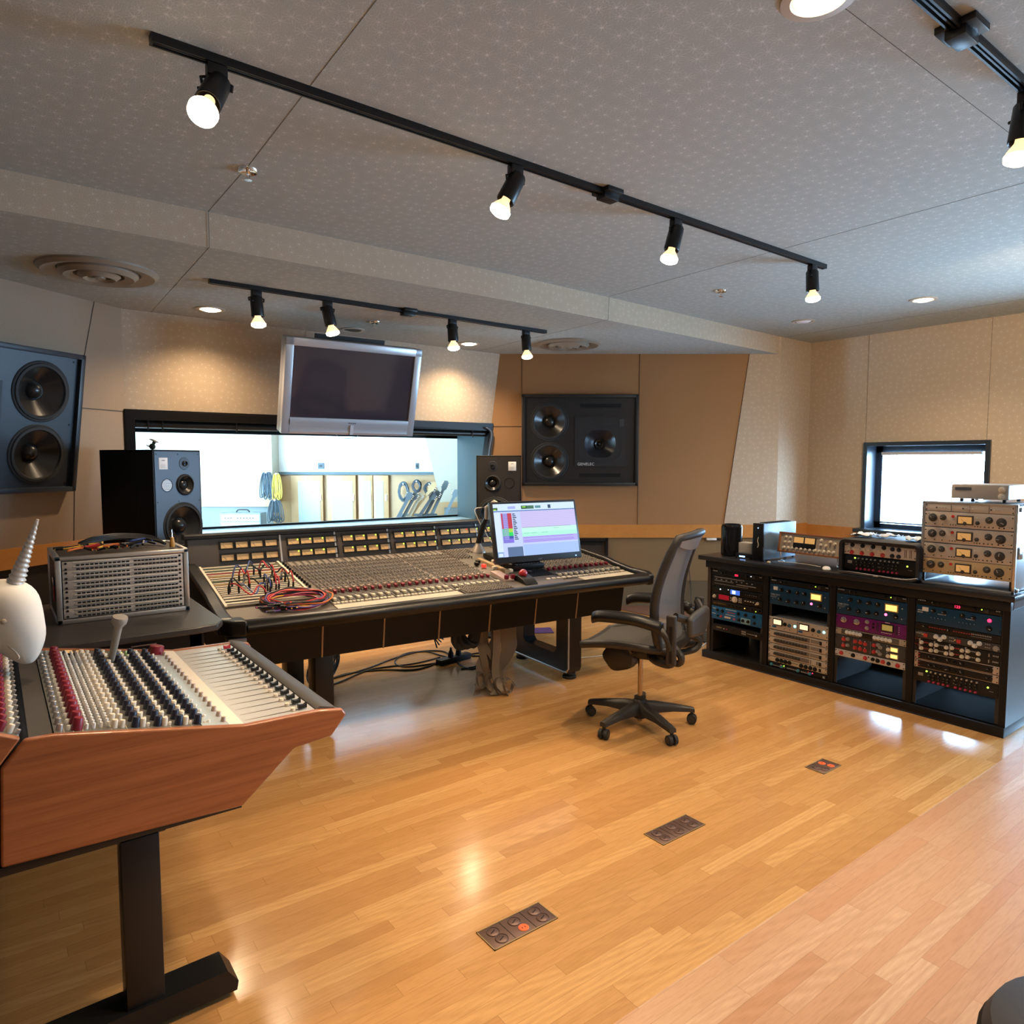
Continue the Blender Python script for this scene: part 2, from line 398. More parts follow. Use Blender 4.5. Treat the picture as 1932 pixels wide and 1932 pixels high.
# --- right front wall (faces the camera), brown panel + pale panel, lower dado
def dp(s, z, D=7.6): p = FH * D + RT * s; p.z = z; return p
g = G()
for ps in ([dp(-.385, .83), dp(.14, .83), dp(.14, ZL), dp(-.135, ZL)], [dp(.14, .83), dp(1.33, .83), dp(1.33, 1.37), dp(.14, 1.37)], [dp(.14, 2.28), dp(1.33, 2.28), dp(1.33, ZL), dp(.14, ZL)], [dp(1.33, .83), dp(2.32, .83), dp(2.56, ZL), dp(1.33, ZL)]):
    g.poly(ps, [(p.dot(RT), p.z) for p in ps])
ps = [dp(-.9, 2.02, 7.68), dp(.1, 2.02, 7.68), dp(.1, H3, 7.68), dp(-.9, H3, 7.68)]; g.poly(ps, [(0, 0), (1, 0), (1, 1), (0, 1)]); ps = [dp(-.7, ZL, 7.62), dp(2.56, ZL), dp(2.56, H3), dp(-.7, H3, 7.62)]; g.poly(ps, [(0, 0), (1, 0), (1, 1), (0, 1)])
struct(g, 'wall_front_right', M_BROWN)
g = G()
for ps in ([dp(2.32, .83), dp(2.90, .83), dp(2.90, ZL), dp(2.56, ZL)], [dp(2.56, ZL), dp(2.90, ZL), dp(2.90, H3), dp(2.56, H3)]): g.poly(ps, [(p.dot(RT), p.z) for p in ps])
struct(g, 'wall_front_return', M_WALL)
g = G(); ps = [dp(-.9, .26), dp(2.92, .26), dp(2.92, .83), dp(-.9, .83)]; g.poly(ps, [(p.dot(RT), p.z) for p in ps])
struct(g, 'wall_dado_right', fabric_plain('dado_fabric', (.25, .165, .085)))
g = G(); ps = [dp(-.9, 0, 7.58), dp(2.9, 0, 7.58), dp(2.9, .28, 7.58), dp(-.9, .28, 7.58)]; g.poly(ps, [(p.dot(RT), p.z) for p in ps])
struct(g, 'baseboard_right', M_CARPETW)
SG = mat('panel_joint', (.10, .06, .035), .9)
for k, (s0, z0, s1, z1) in enumerate(((.108, 2.33, .108, ZL), (1.378, .9, 1.378, ZL), (-.2, 1.975, .1, 1.975), (-.9, .285, 2.9, .285), (2.32, .9, 2.56, ZL), (.108, .9, .108, 1.33))):
    seam(6 + k, [dp(s0, z0, 7.597 if k != 3 else 7.577), dp(s1, z1, 7.597 if k != 3 else 7.577)], .006, SG)
# --- column face, right wall with its windows
XR = 7.55
g = G(); a = dp(2.885, 0); g.quad(a, (XR + .05, 4.385, 0), (XR + .05, 4.385, H3), gz(a, H3)); struct(g, 'wall_column', M_WALL)
def wall_x(name, X, y0, y1, z0, z1, holes, m):
    ys = sorted({y0, y1, *[h[0] for h in holes], *[h[1] for h in holes]}); zs = sorted({z0, z1, *[h[2] for h in holes], *[h[3] for h in holes]})
    g = G()
    for ya, yb in zip(ys, ys[1:]):
        for za, zb in zip(zs, zs[1:]):
            if any(h[0] <= ya and yb <= h[1] and h[2] <= za and zb <= h[3] for h in holes): continue
            g.quad((X, yb, za), (X, ya, za), (X, ya, zb), (X, yb, zb), [(-yb, za), (-ya, za), (-ya, zb), (-yb, zb)])
    return struct(g, name, m)
HW2, HW3 = (2.585, 3.70, .875, 1.765), (-1.1, 1.45, .75, 1.85)
wall_x('wall_right', XR, -2.3, 4.5, 0, 3.1, [HW2, HW3], M_WALL)
seam(12, [(XR - .002, 3.73, 1.77), (XR - .002, 3.73, ZC)]); seam(13, [(XR - .002, 2.59, 1.77), (XR - .002, 2.59, ZC)])
NAVY = mat('window_black_paint', (.02, .028, .04), .35)
def side_window(n, h, depth):
    y0, y1, z0, z1 = h
    o = bpy.data.objects.new('window_%d' % n, None); C.objects.link(o); o['kind'] = 'structure'
    g = G(); t = .035
    for a in ((XR - .03, XR + depth, y0 - t, y0 + .005, z0 - t, z1 + t), (XR - .03, XR + depth, y1 - .005, y1 + t, z0 - t, z1 + t), (XR - .03, XR + depth, y0, y1, z1 - .005, z1 + t)): g.bx(*a)
    g.build('window_reveal', NAVY, o)
    g = G(); g.bx(XR - .10, XR + depth, y0 - .09, y1 + .09, z0 - .04, z0, .004); g.build('window_sill', NAVY, o)
    g = G(); x = XR + depth - .06; f = .07
    for a in ((y0, y0 + f, z0, z1), (y1 - f, y1, z0, z1), (y0, y1, z0, z0 + f), (y0, y1, z1 - f, z1)): g.bx(x, x + .06, *a)
    g.build('window_frame', NAVY, o)
    g = G(); g.quad((x + .03, y1, z0), (x + .03, y0, z0), (x + .03, y0, z1), (x + .03, y1, z1)); g.build('window_pane', glass('side_pane_%d' % n), o)
    # venetian blind hanging in the reveal
    if n != 2: return o
    b = thing('venetian_blind', 'white venetian blind hanging in the small black window behind the rack', 'blind', T(x - .04, (y0 + y1) / 2, z1 - f))
    hw = (y1 - y0) / 2 - f - .015; hh = z1 - z0 - 2 * f
    G().bx(-.02, .02, -hw, hw, -.03, 0).build('head_rail', WHITE, b)
    g = G(); k = int(hh / .024)
    for i in range(k): g.box((0, 0, -.045 - i * .024), (.022, hw * 2 - .01, .0012), Euler((0, R(-14), 0)).to_matrix())
    g.build('slat', mat('blind_slat', (.42, .44, .47), .5), b, kind='stuff')
    for yy in (-hw * .82, 0, hw * .82): G().cyl((-.012, yy, 0), (-.012, yy, -hh + .02), .002, n=5).build('cord', DKGREY, b)
    return o
side_window(2, HW2, .24); side_window(3, HW3, .24)
# --- left wall (leans forward), side and back walls
LA, LD, LN = V3((.845, 6.067, 0)), V3((.8083, .5888, 0)), V3((.5888, -.8083, 0))
def lw(t, z, off=0): p = LA + LD * t + LN * (off - (ZL - z) * .158); p.z = z; return p
g = G()
for ps in ([lw(-4.4, 0), lw(-1.55, 0), lw(-1.55, H3), lw(-4.4, H3)], [lw(-1.55, 0), lw(-.37, 0), lw(-.37, 1.42), lw(-1.55, 1.42)], [lw(-1.55, 2.30), lw(-.37, 2.30), lw(-.37, H3), lw(-1.55, H3)], [lw(-.37, 0), lw(.42, 0), lw(.27, 1.0), lw(0, ZL), lw(-.1, H3), lw(-.37, H3)]):
    g.poly(ps, [(p.dot(LD), p.z) for p in ps])
struct(g, 'wall_front_left', M_LEFTW)
SL = mat('taupe_joint', (.10, .075, .055), .9)
seam(14, [lw(-.235, ZL, .002), lw(-.285, 2.33, .002)], .006, SL); seam(15, [lw(-.29, 1.99, .002), lw(.10, 1.99, .002)], .006, SL); seam(16, [lw(-.28, 1.4, .002), lw(-.25, 1.0, .002)], .006, SL)
g = G(); g.quad((-2.55, -2.3, 0), (-2.55, 4.2, 0), (-2.55, 4.2, H3), (-2.55, -2.3, H3)); struct(g, 'wall_left', M_LEFTW)
g = G(); g.quad((8.2, -2.1, 0), (-3, -2.1, 0), (-3, -2.1, H3), (8.2, -2.1, H3)); struct(g, 'wall_back', M_WALL)
# --- maple chair rails
def rail(k, a, b, n, z0, z1, d=.022):
    g = G(); a, b, n = V3(a), V3(b), V3(n)
    q = lambda p, o, z: V3((p.x + n.x * o, p.y + n.y * o, z))
    g.rings([[q(a, -.02, z0), q(b, -.02, z0), q(b, d, z0), q(a, d, z0)], [q(a, -.02, z1), q(b, -.02, z1), q(b, d, z1), q(a, d, z1)]]); struct(g, 'trim_%d' % k, M_RAIL)
rail(20, dp(-.40, 0), dp(2.89, 0), -FH, .762, .905)
rail(21, dp(2.88, 0), (XR, 4.385, 0), (0, -1, 0), .752, .892)
rail(22, (XR, 4.4, 0), (XR, 3.745, 0), (-1, 0, 0), .745, .875)
a, b = lw(-2.6, .93), lw(.25, .93); rail(23, a, b, LN, .86, 1.003, .03)
g = G(); ps = [lw(-4.4, 0, .02), lw(.3, 0, .02), lw(.3, .86, .02), lw(-4.4, .86, .02)]; g.poly(ps, [(p.dot(LD), p.z) for p in ps]); struct(g, 'wall_dado_left', mat('dark_dado', (.03, .025, .02), .9))
# carpet strip behind the desk
g = G(); pl = [(5.33, 5.52), (5.44, 4.45), (5.24, 3.98), (5.42, 3.45), (7.55, 3.2), (7.55, 4.38), (6.856, 4.36)]
g.poly([(x, y, .006) for x, y in pl][::-1], pl[::-1]); struct(g, 'floor_carpet', M_CARPET)

# ================================================================ LIVE ROOM BEYOND THE GLASS
def lr(s, z, D): p = FH * D + RT * s; p.z = z; return p
LW = mat('live_room_white', (.80, .79, .76), .8); LBE = mat('live_room_beige', (.36, .315, .235), .8); LGR = mat('live_room_grey', (.17, .19, .18), .8)
g = G(); g.quad(lr(-10, .002, 6.9), lr(2.4, .002, 7.7), lr(2.4, .002, 11.7), lr(-10, .002, 11.7)); struct(g, 'floor_live_room', M_MAPLE)
g = G(); g.quad(lr(-10, H3, 2.0), lr(2.4, H3, 7.0), lr(2.4, H3, 11.8), lr(-10, H3, 11.8)); struct(g, 'ceiling_live_room', LW)
g = G(); g.quad(lr(-10, 1.385, 11.6), lr(3, 1.385, 11.6), lr(3, H3, 11.6), lr(-10, H3, 11.6)); struct(g, 'wall_live_back', LW)
g = G(); g.quad(lr(-4.2, 0, 11.58), lr(3, 0, 11.58), lr(3, 1.4, 11.58), lr(-4.2, 1.4, 11.58)); struct(g, 'wall_live_panelling', M_MAPLE)
g = G(); g.rings([[lr(-4.0, 1.375, 11.52), lr(-1.2, 1.375, 11.52), lr(-1.2, 1.375, 11.6), lr(-4.0, 1.375, 11.6)], [lr(-4.0, 1.42, 11.52), lr(-1.2, 1.42, 11.52), lr(-1.2, 1.42, 11.6), lr(-4.0, 1.42, 11.6)]]); struct(g, 'trim_30', mat('ledge_grey', (.06, .085, .09), .6))
g = G(); g.poly([lr(-10, .92, 11.2), lr(-3.86, .92, 11.2), lr(-3.86, H3, 11.2), lr(-10, H3, 11.2)]); g.quad(lr(-3.86, .92, 11.2), lr(-3.88, .92, 11.6), lr(-3.88, H3, 11.6), lr(-3.86, H3, 11.2)); struct(g, 'wall_live_left', LBE)
g = G(); g.quad(lr(-10, 0, 11.22), lr(-3.86, 0, 11.22), lr(-3.86, .93, 11.22), lr(-10, .93, 11.22)); struct(g, 'wall_live_left_dado', LGR)
g = G(); g.rings([[lr(-10, .87, 11.17), lr(-3.8, .87, 11.17), lr(-3.8, .87, 11.2), lr(-10, .87, 11.2)], [lr(-10, .99, 11.17), lr(-3.8, .99, 11.17), lr(-3.8, .99, 11.2), lr(-10, .99, 11.2)]]); struct(g, 'trim_31', M_MAPLE)
g = G(); g.poly([lr(-1.18, .92, 11.45), lr(2.5, .92, 11.45), lr(2.5, H3, 11.45), lr(-1.72, H3, 11.45)]); struct(g, 'wall_live_right', LBE)
g = G(); g.quad(lr(-1.1, 0, 11.46), lr(2.5, 0, 11.46), lr(2.5, .86, 11.46), lr(-1.12, .86, 11.46)); struct(g, 'wall_live_right_dado', LGR)
g = G(); g.quad(lr(-1.15, .84, 11.44), lr(2.5, .84, 11.44), lr(2.5, .93, 11.44), lr(-1.15, .93, 11.44)); struct(g, 'trim_32', M_MAPLE)
g = G(); g.quad(lr(-10, 0, 2.0), lr(-10, 0, 11.8), lr(-10, H3, 11.8), lr(-10, H3, 2.0)); struct(g, 'wall_live_far_left', LBE)
g = G(); g.quad(lr(2.4, 0, 7.64), lr(2.4, 0, 11.8), lr(2.4, H3, 11.8), lr(2.4, H3, 7.64)); struct(g, 'wall_live_far_right', LBE)
a, b = LA + LD * -12 - LN * .75, LA + LD * .4 - LN * .75; g = G(); g.quad(gz(a, 0), gz(b, 0), gz(b, H3), gz(a, H3)); struct(g, 'wall_live_near', LBE)

# ================================================================ CEILING FITTINGS
def vent(x, y, r, label):
    t = thing('ceiling_vent', label, 'air vent', T(x, y, ZL), 'round air vents in the lowered ceiling')
    VM = mat('vent_paint', (.30, .25, .19), .45, .2)
    G().lathe([(r, 0), (r, -.012), (r * .93, -.03), (r * .70, -.012), (r * .68, 0)], n=40, cap=False).build('outer_ring', VM, t)
    G().lathe([(r * .66, .004), (r * .66, -.022), (r * .58, -.045), (r * .42, -.03), (r * .40, .004)], n=36, cap=False).build('cone_ring', VM, t)
    G().lathe([(r * .36, .004), (r * .36, -.03), (r * .27, -.055), (r * .20, -.04), (r * .18, .004)], n=30, cap=False).build('cone_ring', VM, t)
    G().lathe([(.001, -.05), (r * .10, -.05), (r * .13, -.02), (r * .13, .004)], n=24, cap=False).build('hub', VM, t)
    G().lathe([(.001, -.004), (r * .9, -.004), (r * .9, 0)], n=30, cap=False).build('throat', BLK, t)
vent(.58, 4.95, .325, 'large round grey air vent in the lowered ceiling above the wall speaker at left')
vent(4.60, 5.21, .31, 'round air vent in the lowered ceiling beside the last lamp of the short track')
def sprinkler(x, y, z, label):
    t = thing('sprinkler', label, 'sprinkler', T(x, y, z), 'ceiling sprinklers')
    G().lathe([(.001, -.004), (.028, -.004), (.042, -.012), (.048, -.002), (.048, 0)], n=24, cap=False).build('escutcheon', CHROME, t)
    g = G().cyl((0, 0, 0), (0, 0, -.022), .009); g.cyl((.009, 0, -.02), (.004, 0, -.045), .003); g.cyl((-.009, 0, -.02), (-.004, 0, -.045), .003); g.cyl((0, 0, -.045), (0, 0, -.048), .017)
    g.build('nozzle', CHROME, t)
sprinkler(1.011, 3.378, ZC, 'chrome sprinkler at the end of the ceiling seam under the long track')
sprinkler(2.605, 5.374, ZL, 'small chrome sprinkler in the lowered ceiling above the television')
sprinkler(4.664, 3.482, ZC, 'small chrome sprinkler left of the far end of the long track')
def downlight(x, y, z, lit, label, grp, dark=False):
    t = thing('downlight', label, 'downlight', T(x, y, z), grp)
    G().lathe([(.105, 0), (.105, -.006), (.078, -.008), (.074, .0)], n=32, cap=False).build('trim_ring', mat('downlight_trim', (.55, .48, .40), .35, .3), t)
    if dark:
        G().lathe([(.001, -.003), (.075, -.003), (.076, 0)], n=28, cap=False).build('recess', BLK, t)
    else:
        G().lathe([(.001, -.020), (.045, -.016), (.066, -.006), (.072, .004)], n=28, cap=False).build('bulb', mat('lamp_flood_lit', (1, .9, .75), .3, emit=(1, .82, .58), es=14) if lit else DAYW, t)
    if lit:
        l = bpy.data.lights.new('downlight_beam', 'SPOT'); l.energy = DOWN_W; l.color = WARM; l.spot_size = R(140); l.spot_blend = .9; l.shadow_soft_size = .05
        o = bpy.data.objects.new('downlight_beam', l); C.objects.link(o); o.parent = t; o.location = (0, 0, -.04)
downlight(1.392, 5.679, ZL, True, 'lit recessed downlight left of the short track, washing the window wall', 'lit downlights')
downlight(3.818, 5.798, ZL, True, 'lit recessed downlight between the last two lamps of the short track', 'lit downlights')
downlight(2.603, 5.813, ZL, False, 'dark empty recessed downlight above the television', 'unlit downlights', True)
downlight(6.267, 2.662, ZC, True, 'lit recessed downlight near the right wall above the small window', 'lit downlights')
downlight(6.311, 3.753, ZC, False, 'unlit white recessed downlight in the far right ceiling corner', 'unlit downlights')
downlight(1.981, 1.161, ZC, True, 'lit downlight glowing at the top edge of the picture', 'lit downlights')
def track(x0, x1, y, z, jx, label, dy=0):
    t = thing('lighting_track', label, 'track', T(x0, y, z))
    ang = math.atan2(dy, x1 - x0); L = math.hypot(x1 - x0, dy); M = T(0, 0, 0, 0, 0, math.degrees(ang))
    g = G(); g.bx(0, L, -.018, .018, -.012, 0); g.bx(0, L, -.018, -.011, -.028, -.01); g.bx(0, L, .011, .018, -.028, -.01); g.bx(0, L, -.003, .003, -.026, -.01)
    g.build('rail', BLKM, t, M)
    g = G(); g.bx(-.004, .004, -.018, .018, -.028, 0); g.build('end_cap', BLKM, t, M); G().bx(L - .004, L + .004, -.018, .018, -.028, 0).build('end_cap', BLKM, t, M)
    g = G(); g.bx(jx - .055, jx + .055, -.058, .058, -.022, 0, .003); g.bx(jx - .05, jx + .05, -.03, .03, -.05, -.02, .003)
    g.build('power_feed', BLKM, t, M)
track(.465, 4.63, 2.513, ZC, 2.05, 'long black lighting track crossing the main ceiling', .10)
track(1.166, 3.98, 4.76, ZL, 1.43, 'short black lighting track on the lowered ceiling by the window', .06)
track(1.2, 5.2, .966, ZC, 1.26, 'black lighting track in the upper right corner of the picture')
def lamp(x, y, z, aim, label, grp, cone=95, e=1.0, scale=1.0):
    t = thing('spotlight', label, 'spotlight', T(x, y, z), grp)
    G().bx(-.032, .032, -.019, .019, -.068, -.029, .003).build('adapter', BLKM, t)
    d = V3(aim).normalized(); q = d.to_track_quat('-Z', 'Y').to_matrix().to_4x4()
    M = Matrix.Translation((0, 0, -.095)) @ q
    g = G().cyl((0, 0, -.066), (0, 0, -.085), .010); g.tube([(.046, .0, -.10), (.05, 0, -.08), (.03, 0, -.072), (-.03, 0, -.072), (-.05, 0, -.08), (-.046, 0, -.10)], .0055, 6); g.build('yoke', BLKM, t)
    s = scale
    G().lathe([(.001, .03), (.034, .03), (.040, .02), (.042, -.10 * s), (.040, -.105 * s), (.036, -.10 * s), (.034, .0), (.001, .0)], M, 24, False).build('housing', BLKM, t)
    g = G().lathe([(.018, -.085 * s), (.020, -.105 * s), (.040, -.135 * s), (.0475, -.150 * s)], M, 24, False); g.build('bulb_neck', mat('reflector_neck', (.75, .62, .45), .3, emit=(1, .62, .3), es=1.5), t)
    G().lathe([(.0475, -.150 * s), (.046, -.165 * s), (.03, -.174 * s), (.001, -.177 * s)], M, 24, False).build('bulb', BULB, t)
    G().cyl(M @ V3((.042, 0, -.01)), M @ V3((.062, 0, -.01)), .006, n=8).build('knob', BLKM, t)
    l = bpy.data.lights.new('spotlight_beam', 'SPOT'); l.energy = SPOT_W * e; l.color = WARM; l.spot_size = R(cone); l.spot_blend = .75; l.shadow_soft_size = .08
    o = bpy.data.objects.new('spotlight_beam', l); C.objects.link(o); o.parent = t; o.matrix_local = M @ Matrix.Translation((0, 0, -.19 * s))
g1 = 'lamps on the long track'
lamp(.66, 2.52, ZC, (-.50, -.62, -1), 'glaring black track spotlight at the near end of the long track, aimed at the viewer', g1, 100, 1.1, 1.1)
lamp(1.93, 2.55, ZC, (-.50, .15, -1), 'tilted black track spotlight before the power feed of the long track', g1, 100, 1.2)
lamp(3.047, 2.577, ZC, (-.28, .05, -1), 'tilted black track spotlight just after the power feed of the long track', g1, 100, 1.2)
lamp(4.478, 2.61, ZC, (.02, -.05, -1), 'upright black track spotlight at the far end of the long track', g1, 105, 1.2)
g2 = 'lamps on the short track'
lamp(1.458, 4.766, ZL, (.05, -.05, -1), 'first lamp of the short track, nearest the large round vent', g2, 110, .9)
lamp(1.953, 4.777, ZL, (.22, -.05, -1), 'second lamp of the short track, leaning right above the television', g2, 110, .9)
lamp(3.001, 4.799, ZL, (.05, -.05, -1), 'third lamp of the short track, past its power feed', g2, 110, .9)
lamp(3.759, 4.815, ZL, (.05, -.05, -1), 'last lamp of the short track, beside the smaller round vent', g2, 110, .9)
lamp(3.02, .966, ZC, (-.12, .05, -1), 'black track spotlight cut by the right edge of the picture', 'lamps on the corner track', 110, 1.2, 1.05)
lamp(1.45, .966, ZC, (0, .0, -1), 'track spotlight above the picture on the corner track', 'lamps on the corner track', 110, 1.2)

lamp(4.75, .966, ZC, (1, .75, -.62), 'added track spotlight outside the picture on the corner track, washing the right wall', 'lamps on the corner track', 110, 1.5)  # unseen lamp, added to brighten the right wall
# ================================================================ TELEVISION
def tv():
    tc = V3((2.445, 5.47, 2.195)); t = thing('television', 'large silver flat television tilted down above the control room window', 'television', T(*tc, 0, 0, -2) @ T(0, 0, 0, 15.5, 0, 0))
    w, h = .582, .380   # half sizes, front at y = 0, -y faces the room
    G().bx(-w, w, .0, .10, -h, h, .012).build('back_shell', mat('tv_shell', (.30, .30, .32), .45, .2), t)
    g = G(); b, bb = .062, .135
    for a in ((-w, -w + b, -h, h), (w - b, w, -h, h), (-w, w, h - b, h)): g.bx(a[0], a[1], -.035, .02, a[2], a[3], .004)
    g.build('bezel', TVSIL, t)
    g = G(); pr = [(-h, 0), (-h, -.03), (-h + .02, -.04), (-h + .06, -.034), (-h + bb - .04, -.046), (-h + bb, -.036), (-h + bb, 0)]
    g.prism(pr, lambda z, y: (-w + b, y, z), lambda z, y: (w - b, y, z)); g.build('speaker_bar', TVSIL, t)
    G().bx(-w + b, w - b, -.022, .0, -h + bb, h - b).build('screen', SCREENOFF, t)
    g = G(); g.bx(-.014, .014, -.050, -.035, -h + .005, -h + .085); g.build('button_strip', mat('tv_strip', (.62, .62, .66), .4), t)
    g = G()
    for i in range(4): g.bx(-.03 + i * .017, -.02 + i * .017, -.0485, -.04, -h + .098, -h + .106)
    g.build('logo', mat('tv_logo', (.12, .12, .14), .4), t)
    g = G(); g.bx(-.25, .25, .10, .19, .0, .2); g.bx(-.03, .03, .19, .665, .05, .2); g.bx(-.3, .3, .13, .16, .2, .41); g.build('wall_bracket', BLKM, t)
    g = G(); g.tube(spline([(-.12, .03, -h), (-.07, .02, -h - .035), (0, .02, -h - .045), (.07, .02, -h - .03), (.11, .03, -h)]), .003, 6); g.build('cable', GREYC, t)
tv()

# ================================================================ SOFFIT SPEAKERS AND MONITOR SPEAKERS
def sheet(name, m, parent, x0, x1, z0, z1, holes, y=0, thick=.012):
    g = G(); bm = g.bm; es = []
    def loop(pts):
        vs = [bm.verts.new(p) for p in pts]
        for a, b in zip(vs, vs[1:] + vs[:1]): es.append(bm.edges.new((a, b)))
    loop([(x0, y, z0), (x1, y, z0), (x1, y, z1), (x0, y, z1)])
    for hx, hz, r in holes: loop([(hx + r * math.cos(2 * PI * i / 40), y, hz + r * math.sin(2 * PI * i / 40)) for i in range(40)])
    bmesh.ops.triangle_fill(bm, use_beauty=True, use_dissolve=False, edges=es)
    q = bmesh.ops.extrude_face_region(bm, geom=bm.faces[:]); bmesh.ops.translate(bm, vec=(0, thick, 0), verts=[v for v in q['geom'] if isinstance(v, bmesh.types.BMVert)])
    return g.build(name, m, parent)
def driver(t, x, z, r, nm='woofer', ym=0, coneM=None, deep=.35, dust=.36):
    M = Matrix.Translation((x, ym, z)) @ Euler((R(90), 0, 0)).to_matrix().to_4x4()
    d = r * deep
    o = G().lathe([(r * .74, -d * .55), (r * .80, .0), (r * .84, .012), (r * .92, .010), (r * .94, .002), (r * .99, .004), (r * 1.02, .0), (r * 1.02, -.004)], M, 40, False).build(nm, RUB, t)
    G().lathe([(r * .80, .0), (r * .5, -d * .5), (r * dust, -d * .8)], M, 40, False).build('cone', coneM or CONE, o)
    k = r * dust
    G().lathe([(k, -d * .8), (k * .9, -d * .8 + k * .25), (k * .6, -d * .8 + k * .55), (k * .25, -d * .8 + k * .68), (.001, -d * .8 + k * .70)], M, 28, False).build('dust_cap', coneM or CONE, o)
    return o
def soffit(M, label, flip, bodyM):
    t = thing('soffit_speaker', label, 'loudspeaker', M)   # local: x right, y depth, z up, origin bottom-left of front face
    w, h = 1.262, .985; X = (lambda x: w - x) if flip else (lambda x: x)
    g = G()
    for a in ((0, w, 0, .035), (0, w, h - .035, h), (0, .035, 0, h), (w - .035, w, 0, h)): g.bx(a[0], a[1], -.03, .25, a[2], a[3], .004)
    g.build('frame', bodyM, t)
    sheet('baffle', bodyM, t, .03, w - .03, .03, h - .03, [(X(.30), .265, .2), (X(.30), .695, .2), (X(.85), .455, .17)]); G().bx(.03, w - .03, .14, .16, .03, h - .03).build('inner_panel', BLK, t)
    for z in (.265, .695): driver(t, X(.30), z, .205, 'woofer', -.004, None, .42, .30)
    x0, x1 = sorted((X(.575), X(1.13)))
    hp = sheet('horn_plate', mat('horn_plate', (.016, .016, .018), .5), t, x0, x1, .21, .745, [(X(.85), .455, .17)], -.012, .011)
    g = G(); cx = X(.85)
    rs = []
    for k, (rw, rh, y) in enumerate(((.24, .21, -.0065), (.17, .15, -.0055), (.12, .10, .05), (.055, .055, .085))):
        rs.append([(cx + rw * math.copysign(abs(math.cos(a)) ** .7, math.cos(a)), y - .006, .455 + rh * math.copysign(abs(math.sin(a)) ** .7, math.sin(a))) for a in [2 * PI * i / 32 for i in range(32)]])
    g.rings(rs, False); g.build('horn', mat('horn_black', (.018, .02, .026), .33), hp)
    driver(t, cx, .455, .055, 'tweeter', .075, None, .3, .4)
    for z in (.115, .865):
        xa, xb = sorted((X(.63), X(1.075))); G().bx(xa, xb, -.004, .004, z - .02, z + .02).build('port', mat('port_void', (.003, .003, .003), .9), t)
    xa, xb = sorted((X(1.055), X(1.105))); G().bx(xa, xb, -.016, -.01, .645, .72).build('indicator_panel', mat('ind', (.05, .05, .055), .4), t)
    g = G()
    for px in (.07, .55, .62, w - .07):
        for pz in (.06, h - .06, .48): g.cyl((px, -.004, pz), (px, .002, pz), .008, n=8)
    g.build('screw', BLKM, t, kind='stuff')
    if not flip: lettering('GENELEC', .042, t, T(.605, -.0135, .222, 90), mat('logo_white', (.75, .75, .75), .5))
    return t
p = dp(.105, 1.332, 7.57); MR = Matrix.Translation(p) @ Euler((0, 0, math.atan2(RT.y, RT.x))).to_matrix().to_4x4()
soffit(MR, 'wide black loudspeaker built flush into the brown wall at right', False, mat('baffle_black', (.014, .013, .013), .42))
p = lw(-1.59, 1.385, .045); ang = math.degrees(math.atan2(LD.y, LD.x))
soffit(T(*p, 0, 0, ang) @ T(0, 0, 0, 9.0, 0, 0), 'wide black loudspeaker, daylight blue in its colour, leaning out of the left wall, cut by the picture edge', True, DAYLITB)
# sub cabinet under the rail
t = thing('recessed_subwoofer', 'dark framed cabinet recessed in the wall below the rail behind the monitor', 'loudspeaker', Matrix.Translation(dp(.55, .43, 7.56)) @ Euler((0, 0, math.atan2(RT.y, RT.x))).to_matrix().to_4x4())
g = G()
for a in ((0, .5, 0, .03), (0, .5, .3, .33), (0, .03, 0, .33), (.47, .5, 0, .33)): g.bx(a[0], a[1], -.02, .1, a[2], a[3])
g.build('frame', BLK, t); G().bx(.02, .48, .01, .04, .02, .31).build('baffle', mat('sub_baffle', (.035, .028, .024), .5), t); G().bx(.06, .44, .0, .012, .255, .29).build('port', mat('port_void', (.003, .003, .003), .9), t)

